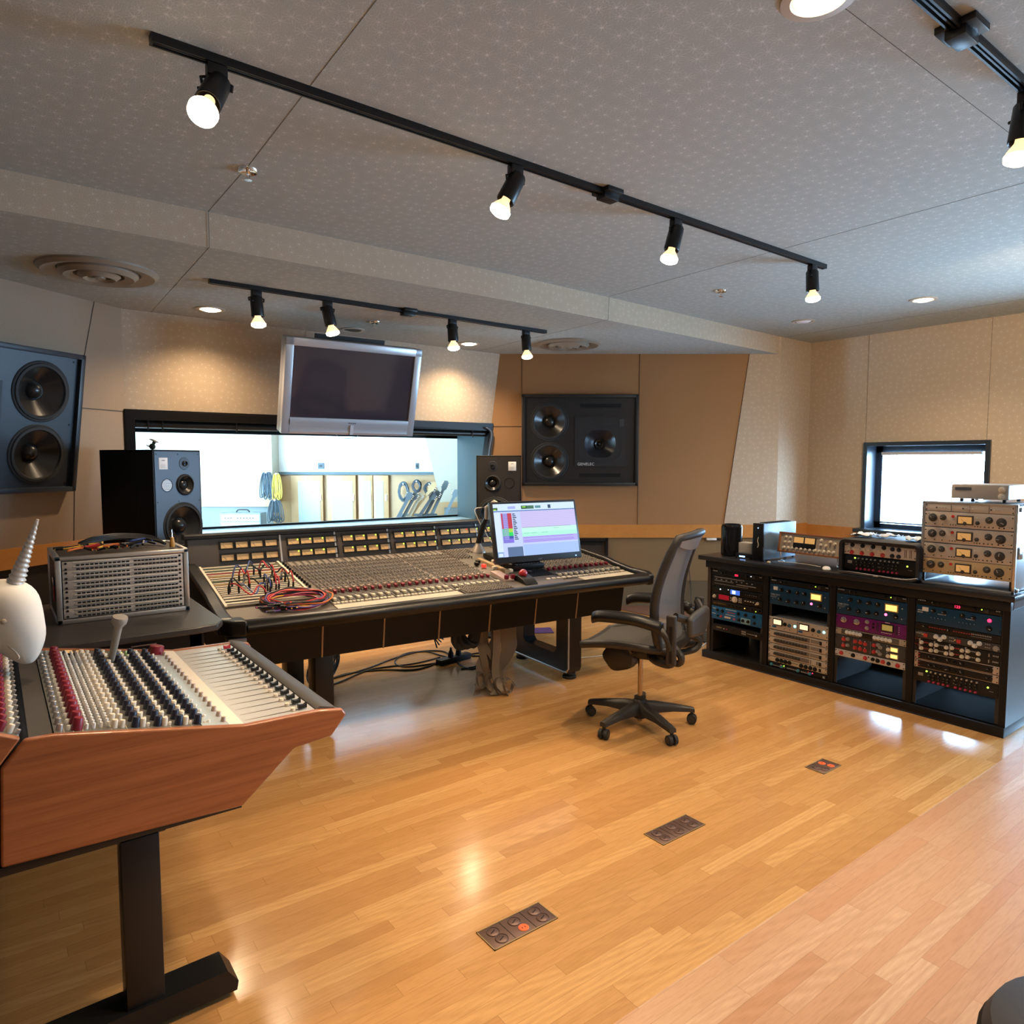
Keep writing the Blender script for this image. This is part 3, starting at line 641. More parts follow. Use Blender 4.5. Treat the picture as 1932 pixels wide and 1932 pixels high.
def monitor_spk(x, y, z, rz, label, flip, fm):
    t = thing('monitor_speaker', label, 'loudspeaker', T(x, y, z - .72, 0, 0, rz))   # origin front-left-bottom; x width, y depth
    w, dp_, h = .40, .52, .72; X = (lambda v: w - v) if flip else (lambda v: v)
    g = G()
    for a in ((0, .02, .0, dp_, 0, h), (w - .02, w, .0, dp_, 0, h), (0, w, .0, dp_, 0, .02), (0, w, .0, dp_, h - .02, h), (0, w, .16, dp_, 0, h)): g.bx(*a, .003)
    g.build('cabinet', mat('monitor_cabinet', (.010, .008, .007), .5, spec=.3), t)
    sheet('baffle', fm, t, .012, w - .012, .012, h - .012, [(X(.23), .185, .16), (X(.255), .475, .072)], -.004)
    driver(t, X(.23), .185, .165, 'woofer', -.006, None, .35, .34)
    driver(t, X(.255), .475, .075, 'midrange', -.006, None, .45, .5)
    G().lathe([(.001, .003), (.043, .003), (.045, .0)], T(X(.255), -.004, .625, 90), 28, False).build('tweeter_plate', mat('tweeter_plate', (.025, .025, .03), .4), t)
    driver(t, X(.255), .625, .02, 'tweeter', -.0065, None, .3, .5)
    G().lathe([(.001, .0), (.042, .0), (.043, .004), (.046, .004)], T(X(.105), -.002, .475, 90), 28, False).build('reflex_port', BLK, t)
    G().bx(X(.045) if not flip else X(.115), X(.115) if not flip else X(.045), -.006, -.003, .585, .665, .001).build('sticker', mat('sticker_white', (.78, .76, .76), .6), t)
    g = G(); c0 = .08
    for k in range(3): g.bx(X(c0) - .012 + k * .009, X(c0) - .006 + k * .009, -.0066, -.0055, .643, .65)
    for k in range(3): g.bx(X(c0) - .022, X(c0) + .015, -.0066, -.0055, .60 + k * .008, .6015 + k * .008)
    g.build('lettering', mat('sticker_ink', (.2, .2, .22), .6), t)
    g = G()
    for px in (.025, .2, w - .025):
        for pz in (.03, .36, h - .03): g.cyl((px, -.0055, pz), (px, -.002, pz), .005, n=8)
    g.build('screw', BLKM, t, kind='stuff')
    return t
tl = monitor_spk(.878, 5.215, 1.678, 30, 'big black monitor speaker with daylight blue painted on its front, left of the window', False, mat('monitor_front_daylit', (.055, .075, .11), .4))  # same black front as the right speaker, daylight tint put into the colour
M = T(.105, -.0045, .475, 90); g = G().lathe([(.001, .0), (.040, .0), (.041, -.002)], M, 28, False); g.build('reflex_grille', mat('port_pale', (.75, .80, .86), .5), tl)  # pale disc over the port, behind dark bars
g = G()
for k in range(7): g.bx(.105 - .036, .105 + .036, -.0058, -.004, .445 + k * .010, .4475 + k * .010)
g.build('grille_bar', mat('grille_bars', (.08, .12, .18), .5), tl)
monitor_spk(3.455, 5.14, 1.650, -37.5, 'big black monitor speaker right of the window behind the computer monitor', True, mat('monitor_front_black', (.028, .024, .022), .42))
def stand(x, y, rz, h, label):
    t = thing('speaker_stand', label, 'stand', T(x, y, 0, 0, 0, rz), 'stands under the monitor speakers')
    G().bx(0, .40, 0, .5, h - .02, h, .003).build('top_plate', BLKM, t); G().cyl((.2, .26, .02), (.2, .26, h - .02), .055, n=20).build('column', BLKM, t); G().bx(-.02, .42, 0, .52, 0, .02, .003).build('base_plate', BLKM, t)
stand(.878, 5.215, 30, .958, 'black column stand under the left monitor speaker'); stand(3.455, 5.14, -37.5, .930, 'black column stand under the right monitor speaker')
# toy bird on the left speaker
t = thing('toy_bird', 'tiny dark toy bird with a flat hat on top of the left monitor speaker', 'toy', T(.90, 5.33, 1.678, 0, 0, -60))
G().sphere((0, 0, .022), .022, (1.1, .8, 1)).build('body', mat('toy_green', (.05, .055, .03), .6), t); G().sphere((.016, 0, .048), .012).build('head', mat('toy_green', (.05, .055, .03), .6), t)
g = G(); g.tube([(-.02, 0, .02), (-.045, 0, .028), (-.06, 0, .034)], [.006, .004, .002], 6); g.build('tail', BLK, t); G().box((.016, 0, .062), (.06, .028, .004), Euler((0, R(22), 0)).to_matrix()).build('hat', BLK, t)

# ================================================================ LARGE MIXING CONSOLE
OC = V3((3.356, 3.766, 0)); MC = T(*OC, 0, 0, -4)
SURF = [(-.21, .752), (-.08, .763), (.10, .788), (.20, .810), (.53, .845), (.94, .892)]
def sz(v):
    for (a, b), (c, d) in zip(SURF, SURF[1:]):
        if v <= c: return b + (d - b) * (v - a) / (c - a)
    return SURF[-1][1]
def stilt(v): return math.atan2(sz(v + .01) - sz(v - .01), .02)
def on(u, v, h=0): return Matrix.Translation((u, v, sz(v) + h)) @ Matrix.Rotation(stilt(v), 4, 'X')
con = thing('mixing_console', 'long black studio mixing console with meter bridge under the window', 'mixing console', MC)
UL, UR = -2.43, .52
ex = lambda g, poly, u0, u1: g.prism(poly, lambda v, z: (u0, v, z), lambda v, z: (u1, v, z))
g = G(); ex(g, [(-.085, .70), (-.05, .462), (.72, .462), (1.06, .70), (1.06, .87)] + [(v, z - .012) for v, z in SURF[::-1]], UL + .05, .45); g.build('body', mat('console_black', (.009, .008, .007), .5, spec=.25), con)
g = G(); ex(g, SURF + [(v, z - .014) for v, z in SURF[::-1]], UL + .06, UR - .03); g.build('work_surface', CONS, con)
g = G(); sec = [(-.205, .752), (-.225, .772), (-.265, .782), (-.30, .775), (-.322, .752), (-.325, .735), (-.30, .705), (-.27, .695), (-.205, .695)]
g.rings([[(u, v * (1 if 0 < k < 3 else 1) + (0 if 0 < k < 3 else .02), z - (0 if 0 < k < 3 else .006)) for v, z in sec] for k, u in enumerate((UL + .10, UL + .11, UR - .035, UR - .02))]); g.build('armrest', LEATHER, con, ang=50)
for nm, u0, u1 in (('side_rail', UL - .015, UL + .06), ('side_rail', UR - .03, UR + .025)):
    prof = [(-.30, .69), (-.31, .765), (-.26, .79), (-.08, .795), (.10, .822), (.20, .844), (.53, .88), (.97, .925), (1.0, .915), (1.0, .80), (.6, .70), (.1, .68)]
    if u0 < -1: prof = [(-.20, .69), (-.24, .77), (-.22, .79)] + prof[3:]
    g = G(); ex(g, prof, u0, u1); o = g.build(nm, LEATHER, con); bv = o.modifiers.new('b', 'BEVEL'); bv.width = .016; bv.segments = 3; bv.limit_method = 'ANGLE'
g = G(); g.rings([[(UL - .015, -.22, z), (UL + .03, -.285, z), (UL + .11, -.315, z), (UL + .11, -.19, z), (UL + .03, -.16, z)] for z in (.70, .785)]); o = g.build('corner_pad', LEATHER, con); bv = o.modifiers.new('b', 'BEVEL'); bv.width = .014; bv.segments = 3
G().bx(UR - .01, UR + .035, -.30, -.26, .70, .735, .004).build('corner_latch', ALU, con)
G().bx(UL + .02, UL + .11, -.28, -.18, .64, .69, .004).build('corner_bracket', mat('bracket_grey', (.22, .20, .17), .5), con)
for u in (-1.859, -1.479, -1.103, -.727, -.355, .01):
    g = G(); g.rings([[(u - .005, -.082, .69), (u + .005, -.082, .69), (u + .005, -.049, .463), (u - .005, -.049, .463)], [(u - .005, -.087, .69), (u + .005, -.087, .69), (u + .005, -.054, .460), (u - .005, -.054, .460)]]); g.build('fascia_strip', mat('fascia_strip', (.36, .22, .11), .5), con)
# meter bridge
VB0, VB1, ZB0, ZB1 = .955, 1.015, .893, 1.085
bt = math.atan2(VB1 - VB0, ZB1 - ZB0)
def mb(u, k, off=0): return Matrix.Translation((u, VB0 + (VB1 - VB0) * k, ZB0 + (ZB1 - ZB0) * k)) @ Matrix.Rotation(-bt, 4, 'X') @ Matrix.Translation((0, -off, 0))
g = G(); ex(g, [(VB0, ZB0 - .02), (VB0, ZB0), (VB1, ZB1), (1.14, 1.07), (1.16, .86), (1.0, .86)], UL + .02, UR - .05); g.build('meter_bridge', mat('bridge_grey', (.105, .085, .07), .5), con)
g = G(); ex(g, [(.995, 1.085), (1.0, 1.105), (1.03, 1.115), (1.14, 1.10), (1.16, 1.07), (1.02, 1.075)], UL + .0, UR - .03); o = g.build('bridge_hood', LEATHER, con)
for u in (-1.815, -1.42, -1.005, -.60, -.22, .16):
    g = G().bx(-.006, .006, -.006, .002, .004, .2); g.build('bridge_strip', ALU, con, mb(u, 0))
mw, mh = .078, .040
gm = G()
for a in ((-mw / 2, mw / 2, mh / 2, mh / 2 + .012), (-mw / 2, mw / 2, -mh / 2 - .006, -mh / 2), (-mw / 2 - .008, -mw / 2, -mh / 2 - .006, mh / 2 + .012), (mw / 2, mw / 2 + .008, -mh / 2 - .006, mh / 2 + .012)): gm.bx(a[0], a[1], -.010, .0, a[2], a[3])
frm = gm.mesh('meter_frame', BLK)
fac = G().bx(-mw / 2, mw / 2, -.003, .0, -mh / 2, mh / 2).mesh('meter_face', mat('vu_face', (.66, .41, .18), .5, emit=(1, .6, .25), es=.10))
ndl = G(); ndl.tube([(-.004, -.004, -.018), (-.026, -.004, .010)], .0006, 4); ndl = ndl.mesh('needle', DKGREY)
ld = G().bx(.026, .034, -.005, 0, .009, .017).mesh('peak_light', LGRN); ldr = G().bx(.018, .030, -.005, 0, .009, .017).mesh('peak_light', LDRED)
starts = [(-2.213, .0975), (-1.765, .0905), (-1.365, .0955), (-.955, .0915), (-.555, .0895), (-.17, .09), (.20, .09)]
n = 0
for gi, (u0, st) in enumerate(starts):
    for k in (.70, .28):
        for i in range(4 if gi < 6 else 3):
            o = link('vu_meter', frm, con, mb(u0 + .043 + i * st, k)); link('meter_face', fac, o); link('needle', ndl, o)
            if 0 < gi: link('peak_light', ldr if (gi, k, i) in ((4, .70, 2),) else ld, o)
# patch panel
PU0, PU1 = UL + .065, -1.85
g = G(); ex(g, [(.06, sz(.06) + .012), (.925, sz(.925) + .012), (.925, sz(.925)), (.06, sz(.06))], PU0, PU1); g.build('patch_panel', mat('patch_panel_grey', (.075, .058, .042), .5), con)
cols = [CREAM, BLUEP, CREAM, RED, CREAM, mat('jack_green', (.07, .10, .05), .5), CREAM, mat('jack_tan', (.45, .27, .08), .5)]
jk = [(.89, CREAM), (.855, mat('jack_green', (.07, .10, .05), .5)), (.82, CREAM), (.79, mat('jack_green', (.07, .10, .05), .5)), (.755, CREAM), (.722, mat('jack_red', (.30, .035, .025), .5)), (.69, CREAM), (.655, mat('jack_tan', (.42, .24, .07), .5)), (.62, CREAM), (.575, CREAM), (.54, mat('jack_green', (.07, .10, .05), .5)), (.50, CREAM), (.465, mat('jack_tan', (.42, .24, .07), .5)), (.43, CREAM), (.385, CREAM), (.345, CREAM), (.305, CREAM), (.265, CREAM), (.225, CREAM), (.185, CREAM), (.145, CREAM), (.105, CREAM)]
hole = G()
for v, m_ in jk:
    G().bx(PU0 + .02, PU1 - .03, -.0075, .0075, 0, .003).build('jack_strip', m_, con, on(0, v, .012))
    M = on(0, v + (.0165), .0125)
    for i in range(48): hole.box((0, 0, 0), (.0045, .006, .002), M @ Matrix.Translation((PU0 + .03 + i * (PU1 - PU0 - .07) / 47, 0, 0)))
hole.build('jack_hole', BLK, con, kind='stuff')
for u in (PU0 + .004, PU1 - .012): ex(G(), [(.06, sz(.06) + .018), (.925, sz(.925) + .018), (.925, sz(.925) + .01), (.06, sz(.06) + .01)], u, u + .014).build('edge_trim', CREAM, con)
for i in range(12): link('knob', knob_mesh(.010, .018, BLK, None, 12), con, on(-1.825, .88 - i * .055, .0))
# channel strips
CH = [(-1.795 + i * .0487, False) for i in range(8)] + [(-1.395 + i * .0487, False) for i in range(8)] + [(-.985 + i * .0465, False) for i in range(8)] + [(-.135 + i * .0500, True) for i in range(12)]
kb = G(); rowsB = G(); ind = []; plate = G(); fd = G(); wb = G()
GR1 = mat('knob_grey', (.30, .26, .22), .45)
for ci, (u, rt) in enumerate(CH):
    st = ex(G(), [(.10, sz(.10) + .004), (.53, sz(.53) + .004), (.93, sz(.93) + .004), (.93, sz(.93) - .002), (.53, sz(.53) - .002), (.10, sz(.10) - .002)], u, u + .0455).build('channel_strip', mat('strip_grey', (.075, .062, .052), .5), con)
    G().bx(u + .006, u + .032, -.055, .055, 0, .002).build('meter_plate', mat('plate_grey', (.20, .175, .155), .45), st, on(0, .855, .004))
    vs = [.775 - j * .026 for j in range(5)] + [.625 - j * .0265 for j in range(18)]
    for j, v in enumerate(vs):
        for cu in (.012, .033):
            M = on(u + cu, v, .004)
            big = (j % 3 != 2)
            if u < -1.6 and cu < .02 and len(ind) < 60 and j > 4 and big: ind.append(M)
            else:
                r = .0068 if big else .0042; hgt = .014 if big else .006
                kb.lathe([(r, 0), (r * .75, hgt)], M, 6)
    link('fader_knob', G().box((0, 0, .010), (.019, .030, .020), None, .004).mesh('fader_knob', REDK), con, on(u + .030, .128, .003))
    G().box((0, 0, .012), (.017, .02, .024), None, .004).build('pan_knob', mat('knob_tan', (.34, .24, .17), .45), con, on(u + .012, .15, .003))
    fs = ex(G(), [(-.085, sz(-.085) + .004), (.098, sz(.098) + .004), (.098, sz(.098) - .004), (-.085, sz(-.085) - .004)], u, u + .0455).build('fader_plate', mat('strip_grey', (.075, .062, .052), .5), con)
    G().bx(u + .014, u + .019, -.06, .05, 0, .0012).build('fader_slot', BLK, fs, on(0, .0, .004))
    o = G().box((0, -.006, .009), (.020, .026, .018), None, .003).build('fader', mat('fader_ivory', (.68, .60, .44), .4), con, on(u + .030, -.005, .004))
    G().box((0, .026, .005), (.016, .034, .010), None, .002).build('fader_tail', mat('fader_silver', (.42, .40, .36), .35, .3), o)
    for cu in (.012, .034): wb.box((0, 0, .004), (.016, .018, .008), on(u + cu, -.066, .004))
kb.build('knob', GR1, con, kind='stuff'); wb.build('mute_button', CREAM, con, kind='stuff')
km = knob_mesh(.0068, .014, GR1, None, 8)
for M in ind: link('knob', km, con, M)
IV = mat('ivory_strip', (.52, .46, .36), .5)
for u0, u1 in ((-1.795, -.985), (.0, .47)): ex(G(), [(-.195, sz(-.195) + .006), (-.088, sz(-.088) + .006), (-.088, sz(-.088)), (-.195, sz(-.195))], u0, u1).build('script_strip', IV, con)
dots = G()
for i in range(34): dots.box((0, 0, .004), (.022, .014, .008), on(-1.76 + i * .066, -.203, .001))
dots.build('front_button', WHITE, con, kind='stuff')
# numeric key field and center section
kp = ex(G(), [(-.19, sz(-.19) + .008), (.0, sz(0) + .008), (.0, sz(0)), (-.19, sz(-.19))], -.965, -.60).build('key_field', mat('key_plate', (.10, .085, .065), .5), con)
kq = G()
for i in range(18):
    for j in range(7): kq.box((0, 0, .004), (.013, .014, .010), on(-.95 + i * .0195, -.17 + j * .024, .008))
kq.build('key', mat('key_brown', (.16, .13, .10), .5), con, kind='stuff')
ex(G(), [(-.19, sz(-.19) + .006), (.9, sz(.9) + .006), (.9, sz(.9)), (-.19, sz(-.19))], -.595, -.15).build('master_section', mat('master_grey', (.095, .08, .062), .5), con)
ex(G(), [(.14, sz(.14) + .03), (.55, sz(.55) + .02), (.55, sz(.55)), (.14, sz(.14))], -.475, -.44).build('tan_divider', mat('divider_tan', (.42, .29, .16), .5), con)
ex(G(), [(-.02, sz(-.02) + .02), (.18, sz(.18) + .02), (.18, sz(.18)), (-.02, sz(-.02))], -.575, -.505).build('talkback_panel', mat('talkback_pink', (.50, .36, .32), .5), con)
mk = G(); mr = 0
for i in range(8):
    for j in range(9):
        if j < 4 or i < 5: mk.lathe([(.007, 0), (.006, .015)], on(-.59 + i * .028, .86 - j * .03, .006), 7)
mk.build('knob', GR1, con, kind='stuff')
for i, (u, v) in enumerate([(-.56, .40), (-.54, .33), (-.40, .42), (-.38, .30), (-.36, .22), (-.50, .25), (-.52, .45), (-.42, .16), (-.34, .12), (-.30, .10)]):
    G().box((0, 0, .012), (.03, .03, .024), None, .004).build('button', (LDRED if i in (1, 8) else CREAM if i % 3 else BLK), con, on(u, v, .006))
for i in range(2): G().box((0, 0, .016), (.03, .02, .03), None, .004).build('red_key', REDK, con, on(-.56 + i * .05, -.01, .02))
bk = G()
for i in range(11):
    for j in range(6): bk.box((0, 0, .004), (.014, .014, .01), on(-.34 + i * .019, .02 + j * .022, .006))
bk.build('black_key', BLK, con, kind='stuff')
for i in range(5): G().box((0, 0, .006), (.028, .022, .012), None, .003).build('white_key', CREAM, con, on(-.25 + i * .045, -.07, .004))
# legs
def leg(u0, loop):
    o = bpy.data.objects.new('leg', None)
    g = G()
    if loop:
        prof = [(-.05, .46), (-.05, .10), (-.03, .06), (.0, .05), (.62, .05), (.68, .05), (.68, .46), (.56, .46), (.56, .17), (.12, .17), (.09, .19), (.09, .40), (.56, .40), (.56, .46)]
        prof = [(-.05, .462), (-.05, .09), (-.03, .055), (.0, .05), (.68, .05), (.70, .08), (.70, .462), (.55, .462), (.55, .20), (.52, .17), (.14, .17), (.11, .20), (.11, .462)]
        ex(g, prof, u0, u0 + .11); o = g.build('leg', BLKM, con)
        g = G(); g.tube([(u0 - .004, -.045, .46), (u0 - .004, -.045, .09), (u0 - .004, -.02, .06), (u0 - .004, .02, .052), (u0 - .004, .69, .052)], .008, 6); g.build('edge_strip', ALU, o)
    else:
        g.bx(u0, u0 + .11, -.05, .09, .05, .462, .006); g.bx(u0, u0 + .11, -.05, .70, .05, .12, .006); g.bx(u0, u0 + .11, .56, .70, .05, .462, .006); o = g.build('leg', BLKM, con)
    for v in (.02, .645):
        G().lathe([(.05, 0), (.052, .018), (.03, .022), (.03, .03), (.045, .033), (.045, .052)], T(u0 + .055, v, 0), 24).build('foot_pad', RUB, o)
leg(-.045, True); leg(-1.90, False)
# hanging loom under the console
t = thing('cable_loom', 'fat black corrugated hose looping below the console belly', 'cable', MC)
for k in range(3): G().tube(spline([(-.93 + k * .045, .05 + k * .03, .456), (-.93 + k * .05, .06 + k * .03, .40), (-.88 + k * .05, .08, .345), (-.80 + k * .03, .10, .36), (-.76 + k * .02, .10, .45), (-.76 + k * .02, .10, .456)]), .022, 10).build('hose', RUB, t)
t = thing('ribbon_cable', 'bundle of flat brown ribbon cables spilling from the console belly to the floor', 'cable', MC)
random.seed(3)
def ribbon(pts, w, nm='ribbon', wd=(1, 0, 0)):
    g = G(); P = spline(pts, 8); wv = V3(wd).normalized() * (w / 2); th = V3((0, .0012, 0))
    g.rings([[p - wv - th, p + wv - th, p + wv + th, p - wv + th] for p in P]); g.build(nm, TAPE, t)
for k in range(5):
    a = -.70 + k * .035; b = -.66 + random.uniform(-.06, .06)
    ribbon([(a, .1 + k * .02, .456), (a + random.uniform(-.03, .03), .12, .36), (b, .08 + random.uniform(-.05, .05), .22), (b + random.uniform(-.05, .05), .06, .10), (b + random.uniform(-.07, .07), .0 + random.uniform(-.04, .04), .012)], .05, wd=(1, random.uniform(-.6, .6), 0))
ribbon([(-.46, .12, .456), (-.46, .12, .36), (-.44, .15, .24), (-.50, .20, .10), (-.62, .22, .02)], .17, wd=(1, .3, 0)); ribbon([(-.60, .05, .456), (-.61, .04, .30), (-.64, .0, .12), (-.60, -.05, .03), (-.56, -.02, .012)], .06)
for k in range(4):
    c = V3((-.74 + k * .06, .02 - k * .02, .11 - k * .02)); ribbon([c + V3((.05 * math.cos(q), .03 * math.sin(q * 1.3), .05 * math.sin(q))) for q in [i * .9 for i in range(8)]], .03, 'ribbon_curl', (0, 1, .3))

# power strip and floor cables
def cable(pts, r, m_, name, label, cat='cable', group=None, n=7, sp=8):
    o = G().tube(spline(pts, sp), r, n).build(name, m_); return tag(o, label, cat, group)
def fl(px, py, z=.006):
    d = FW + RT * (px - 966) / F - UP * (py - 966) / F; k = (z - CAMZ) / d.z; return V3((d.x * k, d.y * k, z))
t = thing('power_strip', 'black power strip on the floor under the console', 'power strip', T(*fl(856, 1248, .0), 0, 0, 9))
G().bx(-.16, .16, -.032, .032, 0, .045, .004).build('housing', BLK, t)
for k in (-.03, .05): G().lathe([(.024, .045), (.022, .075), (.010, .10), (.008, .12)], T(k, 0, 0), 14).build('plug', RUB, t)
a = fl(836, 1246)
for k in range(4): cable([(a.x - .02 + k * .02, a.y + .06, .10 + .02 * k), (a.x - .12 - k * .03, a.y + .05, .34), (a.x - .22 + k * .04, a.y + .2, .42), (a.x - .1 + k * .08, a.y + .35, .44), (a.x + .0 + k * .08, a.y + .42, .455)], .006, BLKC, 'power_cable', 'black cord looping up from the power strip into the console', 'cable', 'cords rising from the power strip')
L = [[(600, 1292), (650, 1272), (720, 1264), (790, 1262), (845, 1240), (830, 1228), (770, 1232), (745, 1248), (765, 1258), (830, 1250)], [(600, 1300), (640, 1287), (700, 1263), (780, 1252), (830, 1240)], [(620, 1282), (690, 1262), (750, 1240), (800, 1229), (850, 1240), (905, 1232), (935, 1240)], [(870, 1262), (905, 1255), (915, 1240), (880, 1238), (862, 1248), (890, 1262), (930, 1245), (950, 1238)]]
LB = ['long black cable winding from the console leg to the power strip', 'black cable lying straight from the leg to the power strip', 'black cable curving behind the power strip', 'black cable coiled right of the power strip']
for p, q in zip(L, LB): cable([fl(*c) for c in p], .006, BLKC, 'floor_cable', q)
random.seed(5); a = fl(608, 1300)
for k in range(7):
    rr = .10 + random.uniform(-.02, .02); tl_ = random.uniform(.3, .9); ph = random.uniform(0, 6)
    o = G().tube([V3((a.x + .05 + rr * math.cos(q), a.y + .10 + rr * .6 * math.sin(q), .13 + .11 * math.sin(q + tl_) + .004 * k)) for q in [ph + i * 2 * PI / 28 for i in range(28)]], .006, 6, True).build('cable_loop', GREYC)
    tag(o, 'loop of the grey cable coil slung on the left console leg', 'cable', 'cable coil at the left console leg')
cable([fl(*p) for p in [(1040, 1243), (1110, 1240), (1180, 1232), (1250, 1235), (1305, 1228), (1336, 1210), (1345, 1196)]], .004, WHTC, 'white_cable', 'thin white cable on the floor behind the chair')
for k in range(5): cable([fl(*p) for p in [(1205, 1190 + k * 2), (1250, 1180 + k * 4), (1285, 1180 + k * 5), (1340, 1197 + k * 4), (1400, 1212 + k * 3)]], .022, RUB, 'stage_cable', 'thick black cable lying along the carpet edge behind the chair', 'cable', 'thick cables along the carpet edge')
cable([(5.75, 4.9, .012), (5.9, 4.75, .03), (6.1, 4.7, .02), (5.95, 4.55, .02), (6.3, 4.5, .03), (6.2, 4.3, .02)], .012, BLKC, 'floor_cable', 'tangled black cable on the carpet at the wall base')
cable([dp(1.95, .77, 7.57), dp(1.94, .5, 7.57), dp(1.97, .2, 7.56), dp(1.98, .03, 7.5), dp(2.2, .02, 7.4)], .004, BLKC, 'wall_cable', 'thin black cable hanging down the wall below the rail')
p = fl(1010, 1190, .003); o = G().bx(-.16, .16, -.10, .10, -.002, .004).build('mat_sheet', mat('purple_sheet', (.09, .04, .16), .7), None, T(*p, 0, 0, -30)); tag(o, 'purple sheet lying on the floor beyond the console leg', 'mat')

# ================================================================ PATCH CORDS ON THE CONSOLE
def cw(u, v, z): return MC @ V3((u, v, z))
CN = {'red': RED, 'blue': BLU, 'black': BLKC, 'yellow': YEL, 'violet': VIO, 'magenta': MAG, 'orange': ORG}
def cord(col, pts, label, group, r=.0045, plugs=True):
    P = spline(pts, 7); o = G().tube(P, r, 6).build('patch_cable', CN[col]); tag(o, label, 'patch cable', group)
    if plugs:
        for a, b in ((P[0], P[1]), (P[-1], P[-2])):
            d = (a - b).normalized(); G().cyl(b + d * .0, b - d * .035, .006, n=8).build('plug', BLKM, o); 
    return o
random.seed(11)
def pl(k, v):  # point on the patch panel at fraction k across
    u = PU0 + .04 + k * (PU1 - PU0 - .08); return u, v, sz(v) + .014
def plugged(col, a, b, hgt, sag=0, grp=''):
    (u0, v0, z0), (u1, v1, z1) = pl(*a), pl(*b)
    pts = [(u0, v0, z0), (u0, v0 - .005, z0 + .05), (u0 + (u1 - u0) * .2, v0 + (v1 - v0) * .2 - .01, max(z0, z1) + hgt), (u0 + (u1 - u0) * .5, (v0 + v1) / 2 - .03 - sag, max(z0, z1) + hgt * .75 - sag * .5), (u0 + (u1 - u0) * .8, v0 + (v1 - v0) * .8 - .01, max(z0, z1) + hgt), (u1, v1 - .005, z1 + .05), (u1, v1, z1)]
    return cord(col, [cw(*p) for p in pts], '%s patch cable plugged across the console patch panel%s' % (col, grp), col + ' plugged patch cables')
plugged('blue', (.16, .40), (.56, .62), .10, .04); plugged('blue', (.60, .42), (.56, .20), .06, .03); plugged('blue', (.18, .25), (.50, .22), .05, .06)
plugged('black', (.05, .25), (.36, .36), .08, .05); plugged('black', (.37, .50), (.80, .58), .09, .02); plugged('black', (.37, .36), (.62, .28), .05, .05); plugged('black', (.62, .55), (.84, .26), .09, .02); plugged('black', (.55, .24), (.88, .40), .07, .03)
plugged('red', (.30, .50), (.34, .30), .09, .0); plugged('red', (.64, .62), (.66, .24), .10, .0); plugged('red', (.74, .42), (.70, .24), .06, .0); plugged('red', (.86, .45), (.90, .25), .08, .0); plugged('red', (.08, .28), (.45, .12), .05, .06)
cc = (-1.985, .015)
cols14 = ['red', 'violet', 'yellow', 'magenta', 'black', 'orange', 'violet', 'red', 'black', 'magenta', 'yellow', 'black', 'violet', 'black', 'orange', 'red']
for i, c in enumerate(cols14):
    a0 = -2.2 + random.uniform(-.3, .3); ru = .185 + random.uniform(-.03, .02); rv = .125 + random.uniform(-.02, .02); du, dv = random.uniform(-.015, .015), random.uniform(-.012, .012)
    pts = []
    for k in range(15):
        t_ = a0 + k * (2 * PI / 14); u = cc[0] + du + ru * math.cos(t_); v = cc[1] + dv + rv * math.sin(t_)
        pts.append(cw(u, v, sz(max(v, -.2)) + .010 + .0042 * (i % 9) + .012 * math.sin(t_ * 2 + i) ** 2))
    e = pts[-1]; pts.append(e + V3((random.uniform(-.10, .10), random.uniform(-.05, -.01), .004)))
    cord(c, pts, '%s patch cable in the coil lying on the console front edge' % c, c + ' coiled patch cables')

# ================================================================ COMPUTER MONITOR ON ARM
PM = T(*cw(-.145, .225, 1.085), 0, 0, -6) @ T(0, 0, 0, -12.5, 0, 0)
t = thing('computer_monitor', 'widescreen computer monitor showing a multitrack session above the console', 'monitor', PM)
w, h = .375, .225
G().bx(-w, w, -.012, .03, -h, h, .006).build('housing', mat('monitor_black', (.025, .026, .032), .35), t)
E1 = lambda n, c, s=1.0: mat('screen_' + n, (.0, .0, .0), .3, emit=c, es=s)
g = G(); mats = []; lay = {}
def sr(x0, y0, x1, y1, n, c, k):   # fractions, y from top
    mm = E1(n, c)
    if mm not in mats: mats.append(mm)
    W_, H_ = w - .018, h - .018; bot = .028
    X = lambda f: -W_ + f * 2 * W_; Z = lambda f: H_ - f * (2 * H_ - bot)
    y = -.0125 - k * .0003; g.quad((X(x0), y, Z(y1)), (X(x1), y, Z(y1)), (X(x1), y, Z(y0)), (X(x0), y, Z(y0)), [(0, 0), (1, 0), (1, 1), (0, 1)])
    g.bm.faces.ensure_lookup_table(); g.bm.faces[-1].material_index = mats.index(mm)
LAV = (.56, .50, .80); PAL = (.62, .74, .95)
sr(0, 0, 1, 1, 'base', (.50, .58, .90), 0); sr(0, 0, 1, .13, 'bar', (.60, .74, .95), 1); sr(0, .13, .94 + .06, .15, 'rule', (.10, .20, .45), 2)
sr(0, .16, .07, .97, 'pale', PAL, 1); sr(.31, .15, 1, .47, 'lav', LAV, 1); sr(.31, .47, 1, .56, 'mint', (.50, .85, .72), 1); sr(.31, .56, 1, .64, 'mint2', (.40, .82, .66), 1); sr(.31, .64, 1, .76, 'violet', (.42, .38, .85), 1)
sr(.31, .79, 1, 1, 'low', (.36, .50, .86), 1); sr(.12, .82, .30, 1, 'slate', (.10, .16, .30), 1)
